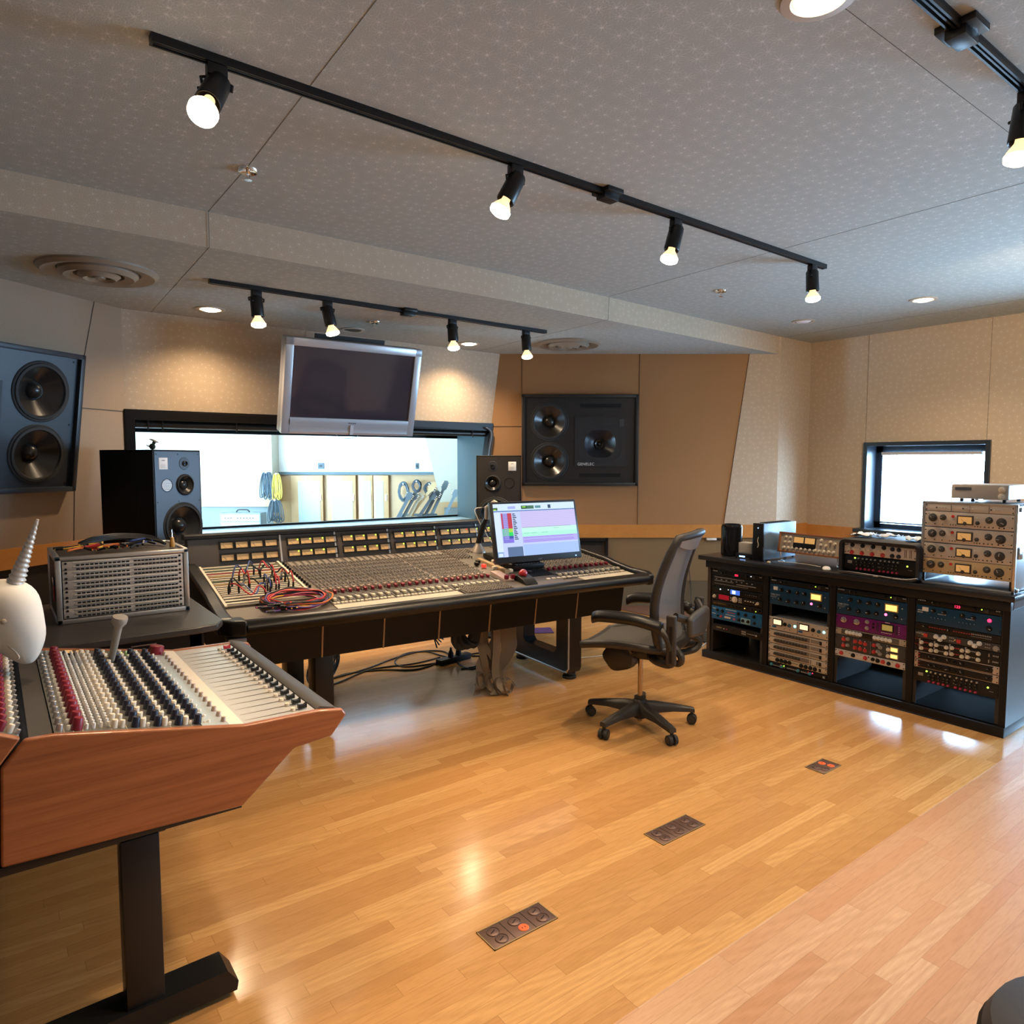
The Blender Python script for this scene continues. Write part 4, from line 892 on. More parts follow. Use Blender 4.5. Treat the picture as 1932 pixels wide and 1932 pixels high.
sr(.085, .18, .155, .47, 'tracks', (.28, .22, .62), 2); sr(.08, .18, .10, .47, 'crim', (.45, .05, .10), 3); sr(.155, .18, .205, .47, 'red', (.48, .04, .06), 2); sr(.155, .47, .205, .54, 'lime', (.35, .65, .06), 2); sr(.155, .54, .205, .61, 'green', (.03, .65, .12), 2); sr(.155, .61, .205, .66, 'navy', (.06, .08, .35), 2); sr(.155, .66, .205, .74, 'purple', (.22, .16, .70), 2); sr(.08, .47, .155, .61, 'mint3', (.16, .45, .36), 2); sr(.08, .61, .155, .74, 'indigo', (.20, .18, .62), 2)
for i in range(15):
    y = .19 + i * .034; sr(.215, y, .245 + (i % 3) * .008, y + .018, 'ink', (.03, .03, .06), 3); sr(.10, y, .15, y + .006, 'lt', (.5, .5, .8), 3)
for i in range(9): sr(.31, .18 + i * .034, 1, .1825 + i * .034, 'line', (.36, .26, .55), 2)
sr(.32, .465, .92, .469, 'ink2', (.1, .05, .2), 3)
for y in (.655, .71, .735): sr(.32, y, .95, y + .006, 'vline', (.25, .08, .50), 3)
for x in (.33, .42, .55, .70): sr(x, .50 if x > .6 else .575, x + .07, .505 if x > .6 else .58, 'gl', (.08, .35, .22), 3)
sr(.33, .045, .40, .11, 'grn', (.03, .10, .03), 2); sr(.345, .06, .385, .08, 'grn2', (.30, .75, .05), 3); sr(.40, .045, .485, .11, 'grn3', (.06, .16, .08), 2); sr(.50, .05, .57, .10, 'tealb', (.10, .25, .28), 2); sr(.66, .04, .695, .11, 'dk', (.03, .05, .10), 2); sr(0, .07, .05, .12, 'grn4', (.05, .12, .03), 2); sr(.002, .10, .03, .12, 'lim2', (.35, .7, .03), 3)
sr(.17, .05, .26, .10, 'btn', (.36, .42, .85), 2); sr(0, .90, .07, 1, 'slate2', (.25, .38, .62), 2); sr(.01, .93, .06, .99, 'pale', PAL, 3)
g.build('screen', mats, t)
lettering('acer', .018, t, T(-.02, -.0125, -h + .010, 90), mat('logo_grey', (.25, .26, .30), .4)); G().box((w - .055, -.0125, -h + .018), (.007, .003, .007)).build('power_light', LBLU, t)
G().bx(-.06, .06, .03, .05, -.06, .06).build('mount_plate', BLKM, t)
t = thing('monitor_mount', 'grey articulated arm holding the computer monitor on the console', 'monitor arm', MC)
AG = mat('arm_grey', (.42, .37, .32), .35, .5)
b = V3((-.325, .78, sz(.78)))
G().lathe([(.062, 0), (.06, .012), (.026, .06), (.022, .075)], Matrix.Translation(b), 24).build('base', AG, t)
g = G().tube([b + V3((0, 0, .07)), b + V3((.03, -.03, .22)), b + V3((.05, -.06, .29))], [.022, .024, .02], 10); g.build('lower_arm', BLKM, t)
g = G().tube([b + V3((.045, -.06, .27)), b + V3((.04, -.08, .36)), b + V3((.07, -.12, .40)), b + V3((.17, -.36, .30)), b + V3((.20, -.485, .22))], [.02, .026, .024, .018, .016], 10); g.build('upper_arm', AG, t)
for k, (q, c) in enumerate((((.10, .0), WHTC), ((.13, .02), BLKC))):
    o = G().tube(spline([MC @ (b + V3((.02 + k * .03, -.02, .36))), MC @ (b + V3((-.03 + k * .05, .0, .33))), MC @ (b + V3((.05 + k * .02, -.05, .14))), MC @ (b + V3((.10 + k * .05, -.12, .04))), MC @ (b + V3((.12 + k * .05, -.14, .008)))]), .004, 6).build('monitor_cable', c); tag(o, '%s cable running down the monitor arm to the console' % ('white' if k == 0 else 'thin black'), 'cable')
# trackball, and keypad under the monitor
t = thing('trackball', 'black trackball with a glossy red ball on the console front', 'trackball', MC @ on(-.445, -.055, .006))
g = G(); g.prism([(-.10, 0), (.085, 0), (.085, .018), (.02, .045), (-.06, .035), (-.10, .012)], lambda v, z: (-.05, v, z), lambda v, z: (.05, v, z)); o = g.build('base', BLK, t); bv = o.modifiers.new('b', 'BEVEL'); bv.width = .008; bv.segments = 3
G().sphere((0, .02, .052), .031, u=24, v=14).build('ball', mat('ball_red', (.42, .012, .015), .08, coat=.6), t)
t = thing('remote_keypad', 'black keypad box on the console underneath the computer monitor', 'keypad', MC @ on(-.22, .36, .008))
G().bx(-.17, .10, -.20, .24, 0, .035, .005).build('housing', BLK, t)
for i in range(9):
    for j in range(3): G().bx(-.15 + i * .026, -.13 + i * .026, -.19 + j * .05, -.15 + j * .05, .034, .042, .002).build('key', mat('key_black', (.04, .04, .045), .35), t)

# ================================================================ SMALL CONSOLE IN THE FOREGROUND
DY0, DY1 = 2.03, 3.05
sm = thing('desk_console', 'small mixing console with mahogany side on black legs in the foreground', 'mixing console', T(0, DY0, 0))
PX = [(.045, .917), (.10, .914), (.558, .833), (.775, .829), (.85, .815)]
def pz(x):
    for (a, b), (c, d) in zip(PX, PX[1:]):
        if x <= c: return b + (d - b) * (x - a) / (c - a)
    return PX[-1][1]
def ptl(x): return -math.atan2(pz(x + .01) - pz(x - .01), .02)
def onp(x, y, h=0): return Matrix.Translation((x, y, pz(x) + h)) @ Matrix.Rotation(ptl(x), 4, 'Y')
LY = DY1 - DY0
sidepoly = [(-.022, .617), (-.012, .863), (.038, .922), (.10, .920), (.558, .838), (.775, .834), (.855, .822), (.868, .802), (.818, .743), (.70, .733), (.545, .600)]
for y0, y1, nm in ((0, .022, 'side_panel'), (LY - .022, LY, 'side_panel')):
    g = G(); g.prism(sidepoly, lambda x, z: (x, y0, z), lambda x, z: (x, y1, z)); o = g.build(nm, M_MAHOG, sm, label='mahogany side panel'); bv = o.modifiers.new('b', 'BEVEL'); bv.width = .006; bv.segments = 3; bv.limit_method = 'ANGLE'
ey = lambda g, poly, a, b: g.prism(poly, lambda x, z: (x, a, z), lambda x, z: (x, b, z))
ey(G(), [(-.01, .60), (.0, .88), (.05, .905), (.10, .902), (.558, .822), (.775, .818), (.83, .80), (.80, .745), (.69, .735), (.54, .60)], .022, LY - .022).build('chassis', BLK, sm)
KP = mat('knob_panel', (.15, .145, .13), .30, .4)
ey(G(), [(.10, .914), (.558, .833), (.558, .826), (.10, .907)], .022, LY - .022).build('knob_panel', KP, sm)
ey(G(), [(.047, .913), (.097, .912), (.097, .905), (.047, .906)], .022, LY - .022).build('rear_trim', DKGREY, sm)
FP = NT('fader_panel', rough=.26, metal=.45); o_ = FP.n('ShaderNodeTexCoord').outputs['Object']; FP.l(FP.mix(FP.rng(FP.noise(o_, 40, 2), .3, .7, 0, .4), (.72, .71, .69), (.64, .63, .61)), FP.b.inputs['Base Color'])
ey(G(), [(.558, .833), (.776, .829), (.776, .822), (.558, .826)], .022, LY - .022).build('fader_panel', FP.m, sm)
ey(G(), [(.520, .8425), (.560, .8355), (.560, .83), (.520, .836)], .022, LY - .022).build('white_strip', mat('white_strip', (.74, .66, .55), .5), sm)
ey(G(), [(.448, .8545), (.520, .842), (.520, .837), (.448, .849)], .022, LY - .022).build('pale_strip', mat('pale_strip', (.46, .52, .54), .3, .3), sm)
g = ey(G(), [(.778, .80), (.778, .831), (.79, .838), (.835, .826), (.858, .808), (.84, .78)], .023, LY - .0); g.build('palm_rest', mat('palm_grey', (.075, .067, .06), .5), sm, ang=50)
NR = 17; ys = [.055 + i * (LY - .16) / (NR - 1) for i in range(NR)]
def krow(x, r, h, m_, lm=None, near=0, rows=None, dx=0):
    me = knob_mesh(r, h, m_, lm, 14)
    for i, y in enumerate(ys if rows is None else rows):
        if i < near: link('knob', me, sm, onp(x, y, 0))
        else: rest.append((me, x, y))
rest = []
krow(.112, .0085, .017, ALU, None, 8); krow(.131, .005, .012, WHITE, None, 0); krow(.150, .0135, .032, REDK, None, 12)
for k in range(4):
    for q in range(NR * 2 - 1):
        y = ys[0] + q * (ys[1] - ys[0]) / 2; rest.append((knob_mesh(.0046, .014, WHITE, None, 8), .171 + k * .0165, y + .004 * k))
krow(.234, .0088, .022, CREAM, None, 8); krow(.252, .008, .020, CREAM, None, 8)
for k, x in enumerate((.284, .338, .391, .440)):
    krow(x, .0112, .027, BLUEK if k < 4 else BLK, None, 12)
    if k < 3: krow(x + .017, .0088, .022, CREAM, None, 4)
    for y in ys: rest.append((knob_mesh(.0045, .009, WHITE, None, 8), x + .031, y))
for y in ys: rest.append((knob_mesh(.004, .006, CREAM, None, 6), .459, y)); rest.append((knob_mesh(.004, .006, CREAM, None, 6), .468, y))
krow(.510, .0075, .016, mat('knob_copper', (.45, .32, .24), .35, .4), None, 0)
MM_ = []; bmr = bmesh.new(); mi = {}
for me, x, y in rest:
    t_ = bmesh.new(); t_.from_mesh(me); bmesh.ops.transform(t_, matrix=onp(x, y, 0), verts=t_.verts); tm = bpy.data.meshes.new('tmp'); 
    k = mi.setdefault(me.materials[0], len(mi))
    for f in t_.faces: f.material_index = k
    t_.to_mesh(tm); t_.free(); bmr.from_mesh(tm); bpy.data.meshes.remove(tm)
gg = G(); gg.bm.free(); gg.bm = bmr; gg.build('small_knob', list(mi), sm, kind='stuff')
for x in (.121, .141, .162, .226, .262, .314, .368, .422):   # engraved rule lines
    ey(G(), [(x, pz(x) + .0008), (x + .0012, pz(x + .0012) + .0008), (x + .0012, pz(x + .0012)), (x, pz(x))], .022, LY - .05).build('panel_line', mat('panel_line', (.55, .50, .38), .4), sm)
g = G()
for y in ys: g.bx(.571, .752, y - .0012, y + .0012, .8315, .8328)
g.build('fader_slot', mat('slot_grey', (.16, .14, .12), .6), sm, kind='stuff')
fk = G(); fk.prism([(-.013, 0), (.013, 0), (.013, .014), (.006, .0095), (-.006, .0095), (-.013, .014)], lambda x, z: (x, -.007, z), lambda x, z: (x, .007, z)); fk = fk.mesh('fader', BLK)
fr = G(); fr.prism([(-.013, 0), (.013, 0), (.013, .014), (.006, .0095), (-.006, .0095), (-.013, .014)], lambda x, z: (x, -.007, z), lambda x, z: (x, .007, z)); fr = fr.mesh('fader', mat('fader_red', (.50, .03, .04), .4))
sb = G().lathe([(.008, 0), (.007, .008)], n=10).mesh('select_button', CREAM)
for i, y in enumerate(ys):
    link('fader', fr if i == NR - 1 else fk, sm, Matrix.Translation((.745, y, .834))); link('select_button', sb, sm, Matrix.Translation((.716, y, .8315)))
for k in range(2):
    f = G().box((0, 0, .003), (.030, .052, .006)).build('vu_meter', BLK, sm, onp(.238 - .022 - k * .036 + .02, LY - .075 , .001)); G().box((0, 0, .0065), (.024, .046, .002)).build('meter_face', METERF, f)
o = link('volume_knob', knob_mesh(.030, .034, REDK, None, 24), sm, onp(.487, LY - .07, 0))
for k in range(3): G().box((0, 0, .004), (.010, .016, .008), None, .002).build('lit_button', LGRN if k < 2 else WHITE, sm, onp(.345 + k * .02, LY - .06 - .028 * k, 0))
for k in range(4): G().box((0, 0, .004), (.012, .022, .008), None, .002).build('button', WHITE, sm, onp(.39 + k * .03, LY - .055 - .02 * (k % 2), 0))
krow(.41, .009, .02, BLUEK, None, 0, [])
lettering('LEGACY', .018, sm, onp(.12, LY - .045, .0012), mat('silk_grey', (.5, .48, .42), .5))
g = G().tube([(.318, .80, .885), (.326, .785, .93), (.338, .765, 1.0)], [.0105, .012, .013], 12); o = g.build('talkback_microphone', mat('mic_grey', (.34, .30, .25), .45), sm)
d = V3((.012, -.020, .07)).normalized(); M = Matrix.Translation((.338, .765, 1.0)) @ d.to_track_quat('Z', 'Y').to_matrix().to_4x4()
G().lathe([(.0135, 0), (.0135, .012), (.024, .028), (.026, .045), (.024, .052), (.001, .054)], M, 22).build('grille', mat('mic_head', (.36, .31, .26), .6), o)
# underside and legs
for a in ((-.30, .55, .03, LY - .03, .582, .604), (-.30, .35, .06, LY - .06, .565, .584)): G().bx(*a, .002).build('base_rail', BLKM, sm)
def dleg(y, x0=.237, f0=-.55, f1=.53):
    o = G().bx(x0, x0 + .096, y, y + .075, .06, .568, .004).build('leg', BLKM, sm)
    g = G(); g.prism([(f0, .018), (f0, .07), (f1 - .03, .088), (f1, .045), (f1 - .005, .018)], lambda x, z: (x, y - .01, z), lambda x, z: (x, y + .095, z)); g.build('foot', BLKM, o)
    for x in (f0 + .05, f1 - .04): G().lathe([(.024, 0), (.026, .006), (.014, .018)], T(x, y + .045, 0), 18).build('leveller', mat('leveller_pad', (.6, .6, .6), .4), o)
dleg(.055); dleg(LY - .14, -.29, -.75, -.15)
# rear angled section
re = thing('console_rear_section', 'angled rear bank of black, red and white knobs at the left picture edge', 'mixing console', T(0, DY0, 0))
SLP = R(26); 
def orr(x, y, h=0): return Matrix.Translation((.028 - x * math.cos(SLP), y, .922 + x * math.sin(SLP))) @ Matrix.Rotation(SLP, 4, 'Y') @ Matrix.Translation((0, 0, h))
q = lambda x, h: (.028 - x * math.cos(SLP) + h * math.sin(SLP), .922 + x * math.sin(SLP) + h * math.cos(SLP))
g = G(); pl4 = [q(0, 0), q(.40, 0), q(.40, -.05), (-.33, .62), (-.03, .62), (-.02, .86)]; ey(g, pl4, .024, LY - .022); g.build('chassis', KP, re)
for y0, y1 in ((0, .022), (LY - .02, LY)):
    g = G(); g.prism([q(0, .006), q(.41, .006), (-.40, .62), (-.028, .617), (-.018, .862)], lambda x, z: (x, y0, z), lambda x, z: (x, y1, z)); o = g.build('side_panel', M_MAHOG, re, label='mahogany side panel'); bv = o.modifiers.new('b', 'BEVEL'); bv.width = .005; bv.segments = 2; bv.limit_method = 'ANGLE'
for x, r_, h_, m_ in ((.005, .006, .012, ALU), (.023, .0085, .020, CREAM), (.044, .010, .024, REDK), (.067, .010, .024, BLK), (.09, .0085, .02, CREAM), (.115, .010, .024, BLK)):
    for y in ys: link('knob', knob_mesh(r_, h_, m_, None, 12), re, orr(x, y, 0))
# narwhal bust
t = thing('narwhal_bust', 'white narwhal bust with a spiral tusk standing on the console rear section', 'figurine', T(.045, DY0 + .58, .972, 0, 0, 0))
RX = RT; ln = 28; rs = []
prof = [(.0, .012, .012, .022), (.018, .03, .03, .016), (.05, .055, .05, .002), (.09, .075, .065, -.010), (.13, .084, .072, -.018), (.17, .086, .075, -.024), (.21, .083, .074, -.028), (.24, .07, .064, -.032), (.258, .045, .042, -.034), (.266, .012, .012, -.034)]
VW = FH
for z, a, b, off in prof:
    c = RT * off + V3((0, 0, z - .02 * 0)); ring = []
    for i in range(ln):
        an = 2 * PI * i / ln; k = 1 + .10 * math.exp(-((an - .3) % (2 * PI)) ** 2 * 4) * (z < .13)
        ring.append(c + RT * (a * k * math.cos(an)) + VW * (b * k * math.sin(an)))
    rs.append(ring)
rs = [[p + RT * (.012 * (p - V3((0, 0, p.z))).dot(RT) / .08) for p in r] for r in rs]
o = G().rings(rs).build('body', WHITEFAB, t, ang=180); sd = o.modifiers.new('s', 'SUBSURF'); sd.levels = sd.render_levels = 1
P = [RT * (.0) + V3((0, 0, .248)), RT * (.080) + V3((0, 0, .45))]; g = G(); n = 90; rr = []
ax = (P[1] - P[0]); rings_ = []; ta = ax.normalized(); e1 = ta.orthogonal().normalized(); e2 = ta.cross(e1)
for i in range(n):
    f = i / (n - 1); r_ = .020 * (1 - f) + .004
    rings_.append([P[0] + ax * f + (e1 * math.cos(2 * PI * k / 14) + e2 * math.sin(2 * PI * k / 14)) * r_ * (1 + .13 * math.sin(2 * PI * k / 14 + f * 90)) for k in range(14)])
g.rings(rings_); g.build('tusk', TUSK, t, ang=60)
e = RT * (.012) - FH * .0715 + V3((0, 0, .15)); G().sphere(e, .0085, (1, .5, 1)).build('eye', mat('eye_tan', (.36, .26, .18), .6), t)
rr = [RT * (-.02 + .055 * math.cos(a)) - FH * (.060 - .012 * abs(math.cos(a))) + V3((0, 0, .075 + .02 * math.sin(a) - .04 * math.cos(a))) for a in [i * .25 - .4 for i in range(7)]]
G().tube(rr, .003, 6).build('mouth', mat('mouth_crease', (.55, .45, .36), .8), t)

# ================================================================ SIDE TABLE WITH PATCHBAY CASE
t = thing('side_table', 'black work table under the patchbay case behind the foreground console', 'table', T(0, 0, 0))
TT = NT('black_laminate', rough=.38); o_ = TT.n('ShaderNodeTexCoord').outputs['Object']; TT.l(TT.mix(TT.rng(TT.noise(o_, 30, 3), .3, .7, 0, .5), (.035, .03, .026), (.05, .043, .036)), TT.b.inputs['Base Color'])
g = G(); pts = [(-1.2, 3.28), (.70, 3.28), (.80, 3.30), (.84, 3.38), (.84, 4.28), (-1.2, 4.28)]
g.rings([[(x, y, .83) for x, y in pts], [(x, y, .862) for x, y in pts]]); o = g.build('table_top', TT.m, t); bv = o.modifiers.new('b', 'BEVEL'); bv.width = .006; bv.segments = 2; bv.limit_method = 'ANGLE'
G().bx(-1.15, .76, 3.40, 3.43, .60, .83).build('modesty_panel', BLK, t); G().bx(-1.1, .74, 3.45, 4.2, .44, .46).build('shelf', BLK, t)
for x, y in ((-1.12, 3.45), (.70, 3.45), (-1.12, 4.2), (.70, 4.2)): G().bx(x, x + .05, y - .05, y, 0, .83).build('leg', BLKM, t)
G().bx(.46, .56, 3.395, 3.40, .785, .79).build('edge_label', ALU, t)
t = thing('patchbay_case', 'aluminium edged flight case full of patchbays on the black side table', 'flight case', T(.212, 3.69, .863))
w, d, h = .552, .46, .306
G().bx(.004, w - .004, .02, d, .004, h - .004).build('shell', mat('case_brown', (.045, .033, .025), .5), t)
for (x0, x1, z0, z1) in ((0, w, 0, .022), (0, w, h - .018, h), (0, .022, 0, h), (w - .022, w, 0, h)): G().bx(x0, x1, -.004, .03, z0, z1, .003).build('edge_trim', ALU, t)
for (x0, x1, y0, y1, z0, z1) in ((-.003, .02, .02, d, h - .02, h + .002), (w - .02, w + .003, .02, d, h - .02, h + .002), (-.003, .02, .02, d, -.0, .02), (-.003, .02, d - .02, d + .002, 0, h), (0, w, d - .02, d + .002, h - .02, h + .002)): G().bx(x0, x1, y0, y1, z0, z1, .003).build('edge_trim', ALU, t)
G().bx(-.004, -.001, .12, .22, .10, .20, .001).build('latch', CHROME, t); G().bx(-.007, -.003, .05, .075, .10, .17, .002).build('latch', LDRED if 0 else RED, t)
for k in range(6):
    z0 = .026 + k * .0432
    p_ = G().bx(.026, w - .026, -.002, .02, z0, z0 + .0425, .001).build('patchbay', mat('patchbay_silver', (.50, .45, .41), .4, .3), t)
    for s0, s1 in ((.075, .295), (.308, .50)):
        for zz in (.009, .027):
            G().bx(s0 - .006, s1 + .004, -.006, -.001, z0 + zz - .0015 + .0085, z0 + zz + .0105, .0008).build('label_strip', mat('label_cream', (.62, .57, .52), .5) if k > 1 else mat('label_tan', (.42, .36, .27), .5), p_)
    hg = G()
    for s0, n_ in ((.078, 12), (.310, 12)):
        for i in range(n_):
            for zz in (.006, .024): hg.box((s0 + .009 + i * (.0182 if s0 < .2 else .0160), -.0022, z0 + zz), (.0135, .002, .0075))
    hg.build('jack_socket', BLK, p_, kind='stuff')
    for x in (.040, w - .040):
        for zz in (.008, .034): G().cyl((x, -.005, z0 + zz), (x, 0, z0 + zz), .0055, n=8).build('screw', BLK, p_)
random.seed(21)
for i in range(16):
    c = ['yellow', 'red', 'black', 'red', 'orange', 'yellow', 'blue', 'black'][i % 8]; x = .36 + random.uniform(-.06, .30); y = 3.80 + random.uniform(-.05, .16)
    z = 1.177 + .004 * (i % 5); a = random.uniform(0, 3)
    pts = [V3((x, y, z)), V3((x + .05 * math.cos(a), y + .03 * math.sin(a), z + .012)), V3((x + .10 * math.cos(a + .7), y + .05 * math.sin(a + .7), z + .005)), V3((x + .13 * math.cos(a + 1.4), y + .05, z + .002))]
    cord(c, pts, '%s patch cable in the pile on top of the patchbay case' % c, c + ' cords piled on the case', .005)
for i in range(4): cord('black', [V3((.33, 3.93 + i * .02, 1.178 + i * .006)), V3((.40, 4.0, 1.20 + i * .007)), V3((.52, 4.04 + i * .01, 1.205 + i * .006)), V3((.66, 4.0 + i * .02, 1.19 + i * .005)), V3((.70, 3.9, 1.178))], 'thick black lead arching over the cord pile on the patchbay case', 'black leads on the patchbay case', .007)
t = thing('scribe', 'wooden handled scribe standing upright on the corner of the patchbay case', 'tool', T(.715, 3.80, 1.170))
G().lathe([(.012, 0), (.014, .01), (.011, .03), (.008, .05)], n=14).build('handle', mat('handle_amber', (.55, .28, .05), .4), t); G().cyl((0, 0, .05), (0, 0, .088), .003, .001, 8).build('blade', CHROME, t)

# ================================================================ OFFICE CHAIR
chair = thing('office_chair', 'dark mesh-backed office chair on five casters facing the large console', 'chair', T(3.09, 2.83, 0, 0, 0, 24))
# local frame: +y is where the sitter faces, +x the sitter's right
for k in range(5):
    a = R(90 - 20 + 18 + 72 * k); d = V3((math.cos(a), math.sin(a), 0)); n = V3((-d.y, d.x, 0))
    g = G(); rs = []
    for f, wd, zt, zb in ((.02, .036, .150, .085), (.10, .034, .145, .085), (.20, .029, .128, .088), (.30, .025, .108, .080), (.335, .022, .100, .074)):
        c = d * f; rs.append([c + n * wd + V3((0, 0, zb)), c + n * wd * .95 + V3((0, 0, (zb + zt) / 2 + .008)), c + n * wd * .5 + V3((0, 0, zt)), c - n * wd * .5 + V3((0, 0, zt)), c - n * wd * .95 + V3((0, 0, (zb + zt) / 2 + .008)), c - n * wd + V3((0, 0, zb))])
    g.rings(rs); o = g.build('base_arm', CHGREY, chair, ang=50)
    c = d * .325; G().cyl(c + V3((0, 0, .06)), c + V3((0, 0, .085)), .010, n=10).build('caster_stem', BLKM, o)
    cc_ = c + n * .0 + V3((0, 0, .030)) ; w_ = d.cross(V3((0, 0, 1)))
    ca = R(40 + 50 * k); wv = V3((math.cos(ca), math.sin(ca), 0))
    cs = G()
    for s in (-1, 1): cs.cyl(cc_ + wv * (s * .008), cc_ + wv * (s * .027), .030, .028, 22)
    cs.build('caster_wheel', RUB, o)
    ch = G()
    for s in (-1, 1): ch.cyl(cc_ + wv * (s * .0265), cc_ + wv * (s * .0285), .018, n=18)
    ch.box(cc_ + V3((0, 0, .014)), (.014, .014, .034)); ch.build('caster_hub', CHGREY, o)
G().lathe([(.035, .05), (.04, .09), (.045, .14), (.042, .155), (.034, .165), (.034, .18)], n=24).build('base_hub', CHGREY, chair)
G().cyl((0, 0, .03), (0, 0, .42), .0145, n=18).build('gas_lift', mat('lift_bronze', (.42, .32, .22), .22, .9), chair)
_before = set(o.name for o in bpy.data.objects)
# tilt mechanism
g = G().box((0, .02, .415), (.13, .26, .075), None, .02); g.box((0, -.13, .41), (.16, .14, .05), None, .015); g.build('tilt_mechanism', mat('mechanism_black', (.018, .016, .014), .45), chair)
g = G(); rs = []
for x, r_ in ((-.11, .06), (-.095, .085), (-.05, .092), (.05, .092), (.095, .085), (.11, .06)): rs.append([(x, .11 + r_ * 1.1 * math.cos(a) * (1 + .05 * math.cos(5 * a)), .385 + r_ * math.sin(a) * (1 + .05 * math.cos(5 * a))) for a in [2 * PI * i / 28 for i in range(28)]])
g.rings(rs); g.build('spring_housing', mat('mechanism_black', (.018, .016, .014), .45), chair)
G().cyl((-.115, .02, .43), (-.13, .02, .43), .028, n=20).build('tension_knob', BLKM, chair)
for x in (-.16, .16): G().tube([(x * .55, .02, .42), (x, .02, .445), (x * 1.15, .02, .47)], .018, 8).build('seat_bracket', BLKM, chair)
# seat: saddle shell with waterfall front and rim
def seat_pt(x, y, dz=0):
    z = .50 + .012 * math.cos(y * 6) - .10 * max(0, (y - .10)) ** 1.6 * 2.2 + .10 * max(0, -y - .12) ** 2 * 3 + .055 * (abs(x) / .26) ** 3 * .35 - .014
    return (x, y, z + dz)
g = G(); nx, ny = 14, 14; P_ = [[None] * (nx + 1) for _ in range(ny + 1)]
def swid(y): return .255 - .03 * max(0, (y - .12)) / .16 - .05 * max(0, -y - .1) / .14
for dz, key in ((0, 0), (-.012, 1)):
    vv = [[g.bm.verts.new(seat_pt(swid(-.23 + .51 * j / ny) * (2 * i / nx - 1), -.23 + .51 * j / ny, dz)) for i in range(nx + 1)] for j in range(ny + 1)]
    for j in range(ny):
        for i in range(nx): g.bm.faces.new((vv[j][i], vv[j][i + 1], vv[j + 1][i + 1], vv[j + 1][i]))
g.build('seat', mat('seat_mesh', (.055, .048, .042), .65), chair, ang=180)
rim = [seat_pt(swid(y), y, -.012) for y in [-.23 + .51 * j / 12 for j in range(13)]]; rim2 = [(-x, y, z) for x, y, z in rim]
fr_ = [seat_pt(swid(.28) * (1 - 2 * i / 8), .285, -.014) for i in range(9)]; bk_ = [seat_pt(-swid(-.23) * (1 - 2 * i / 8), -.235, -.012) for i in range(9)]
g = G(); g.tube([V3(p) for p in rim + fr_[1:-1] + rim2[::-1] + bk_[1:-1]], .024, 10, True); o = g.build('seat_rim', CHGREY, chair, ang=180)
# armrests
for s in (-1, 1):
    nm = chair
    g = G(); pts = spline([(s * .30, -.22, .640), (s * .315, -.10, .672), (s * .315, .02, .678), (s * .305, .14, .672), (s * .29, .19, .655)], 5)
    rs = []
    for i, p in enumerate(pts):
        f = i / (len(pts) - 1); wd = .052 * (math.sin(PI * (.12 + .76 * f))) ** .5; ht = .034
        rs.append([p + V3((wd * math.cos(a), 0, ht * math.sin(a))) for a in [2 * PI * k / 16 for k in range(16)]])
    g.rings(rs); g.build('armrest', LEATHER, chair, ang=180)
    g = G(); g.tube(spline([(s * .30, -.20, .63), (s * .305, -.245, .60), (s * .30, -.275, .52), (s * .27, -.265, .44), (s * .20, -.17, .42), (s * .10, -.10, .41)], 5), [.022] * 26, 10); g.build('arm_support', CHGREY, chair, ang=180)
    g = G(); g.rings([[(s * .30 + dx, y, z) for dx, y, z in ((-.016, -.30, zz), (.016, -.30, zz), (.016, -.245, zz), (-.016, -.245, zz))] for zz in (.44, .62, .72)]); o = g.build('height_slider', CHGREY, chair); bv = o.modifiers.new('b', 'BEVEL'); bv.width = .01; bv.segments = 2
    G().bx(s * .318 - .004, s * .318 + .004, -.281, -.266, .46, .66).build('slider_slot', BLK, chair)
# back: curved frame with pellicle mesh
def back_pt(x, f):   # f 0 bottom .. 1 top
    wd = .17 + .10 * math.sin(PI * min(1, f * .62 + .25)) + .02 * f
    y = -.235 - .025 * f ** 1.2 + .03 * math.sin(PI * f * 1.4) + .05 * abs(x) ** 2 - .04 * f ** 6
    return V3((x * wd * .94, y, .50 + .63 * f))
g = G(); nx, ny = 12, 18
vv = [[g.bm.verts.new(back_pt(2 * i / nx - 1, .02 + .93 * j / ny)) for i in range(nx + 1)] for j in range(ny + 1)]
for j in range(ny):
    for i in range(nx): g.bm.faces.new((vv[j][i], vv[j][i + 1], vv[j + 1][i + 1], vv[j + 1][i]))
pm = bpy.data.materials.new('pellicle'); pm.use_nodes = True; nt = pm.node_tree; bs = nt.nodes['Principled BSDF']; bs.inputs['Base Color'].default_value = (.24, .26, .30, 1); bs.inputs['Roughness'].default_value = .35  # base lightened and blued in place of window light on the mesh
tr = nt.nodes.new('ShaderNodeBsdfTransparent'); mx = nt.nodes.new('ShaderNodeMixShader'); mx.inputs[0].default_value = .72
nt.links.new(tr.outputs[0], mx.inputs[1]); nt.links.new(bs.outputs[0], mx.inputs[2]); nt.links.new(mx.outputs[0], nt.nodes['Material Output'].inputs[0])
g.build('back_mesh', pm, chair, ang=180)
fr_ = [back_pt(-1, j / 14) for j in range(15)] + [back_pt(-1 + 2 * i / 10, 1.0) + V3((0, -.012 * math.sin(PI * i / 10), .018 * math.sin(PI * i / 10))) for i in range(1, 10)] + [back_pt(1, 1 - j / 14) for j in range(15)] + [back_pt(1 - 2 * i / 6, 0) for i in range(1, 6)]
rr = []
for i, p in enumerate(fr_): rr.append(.026 if p.z < 1.05 else .022)
rings_ = []
g = G(); g.tube(fr_, rr, 10, True); g.build('back_frame', CHGREY, chair, ang=180)
g = G(); rs = []
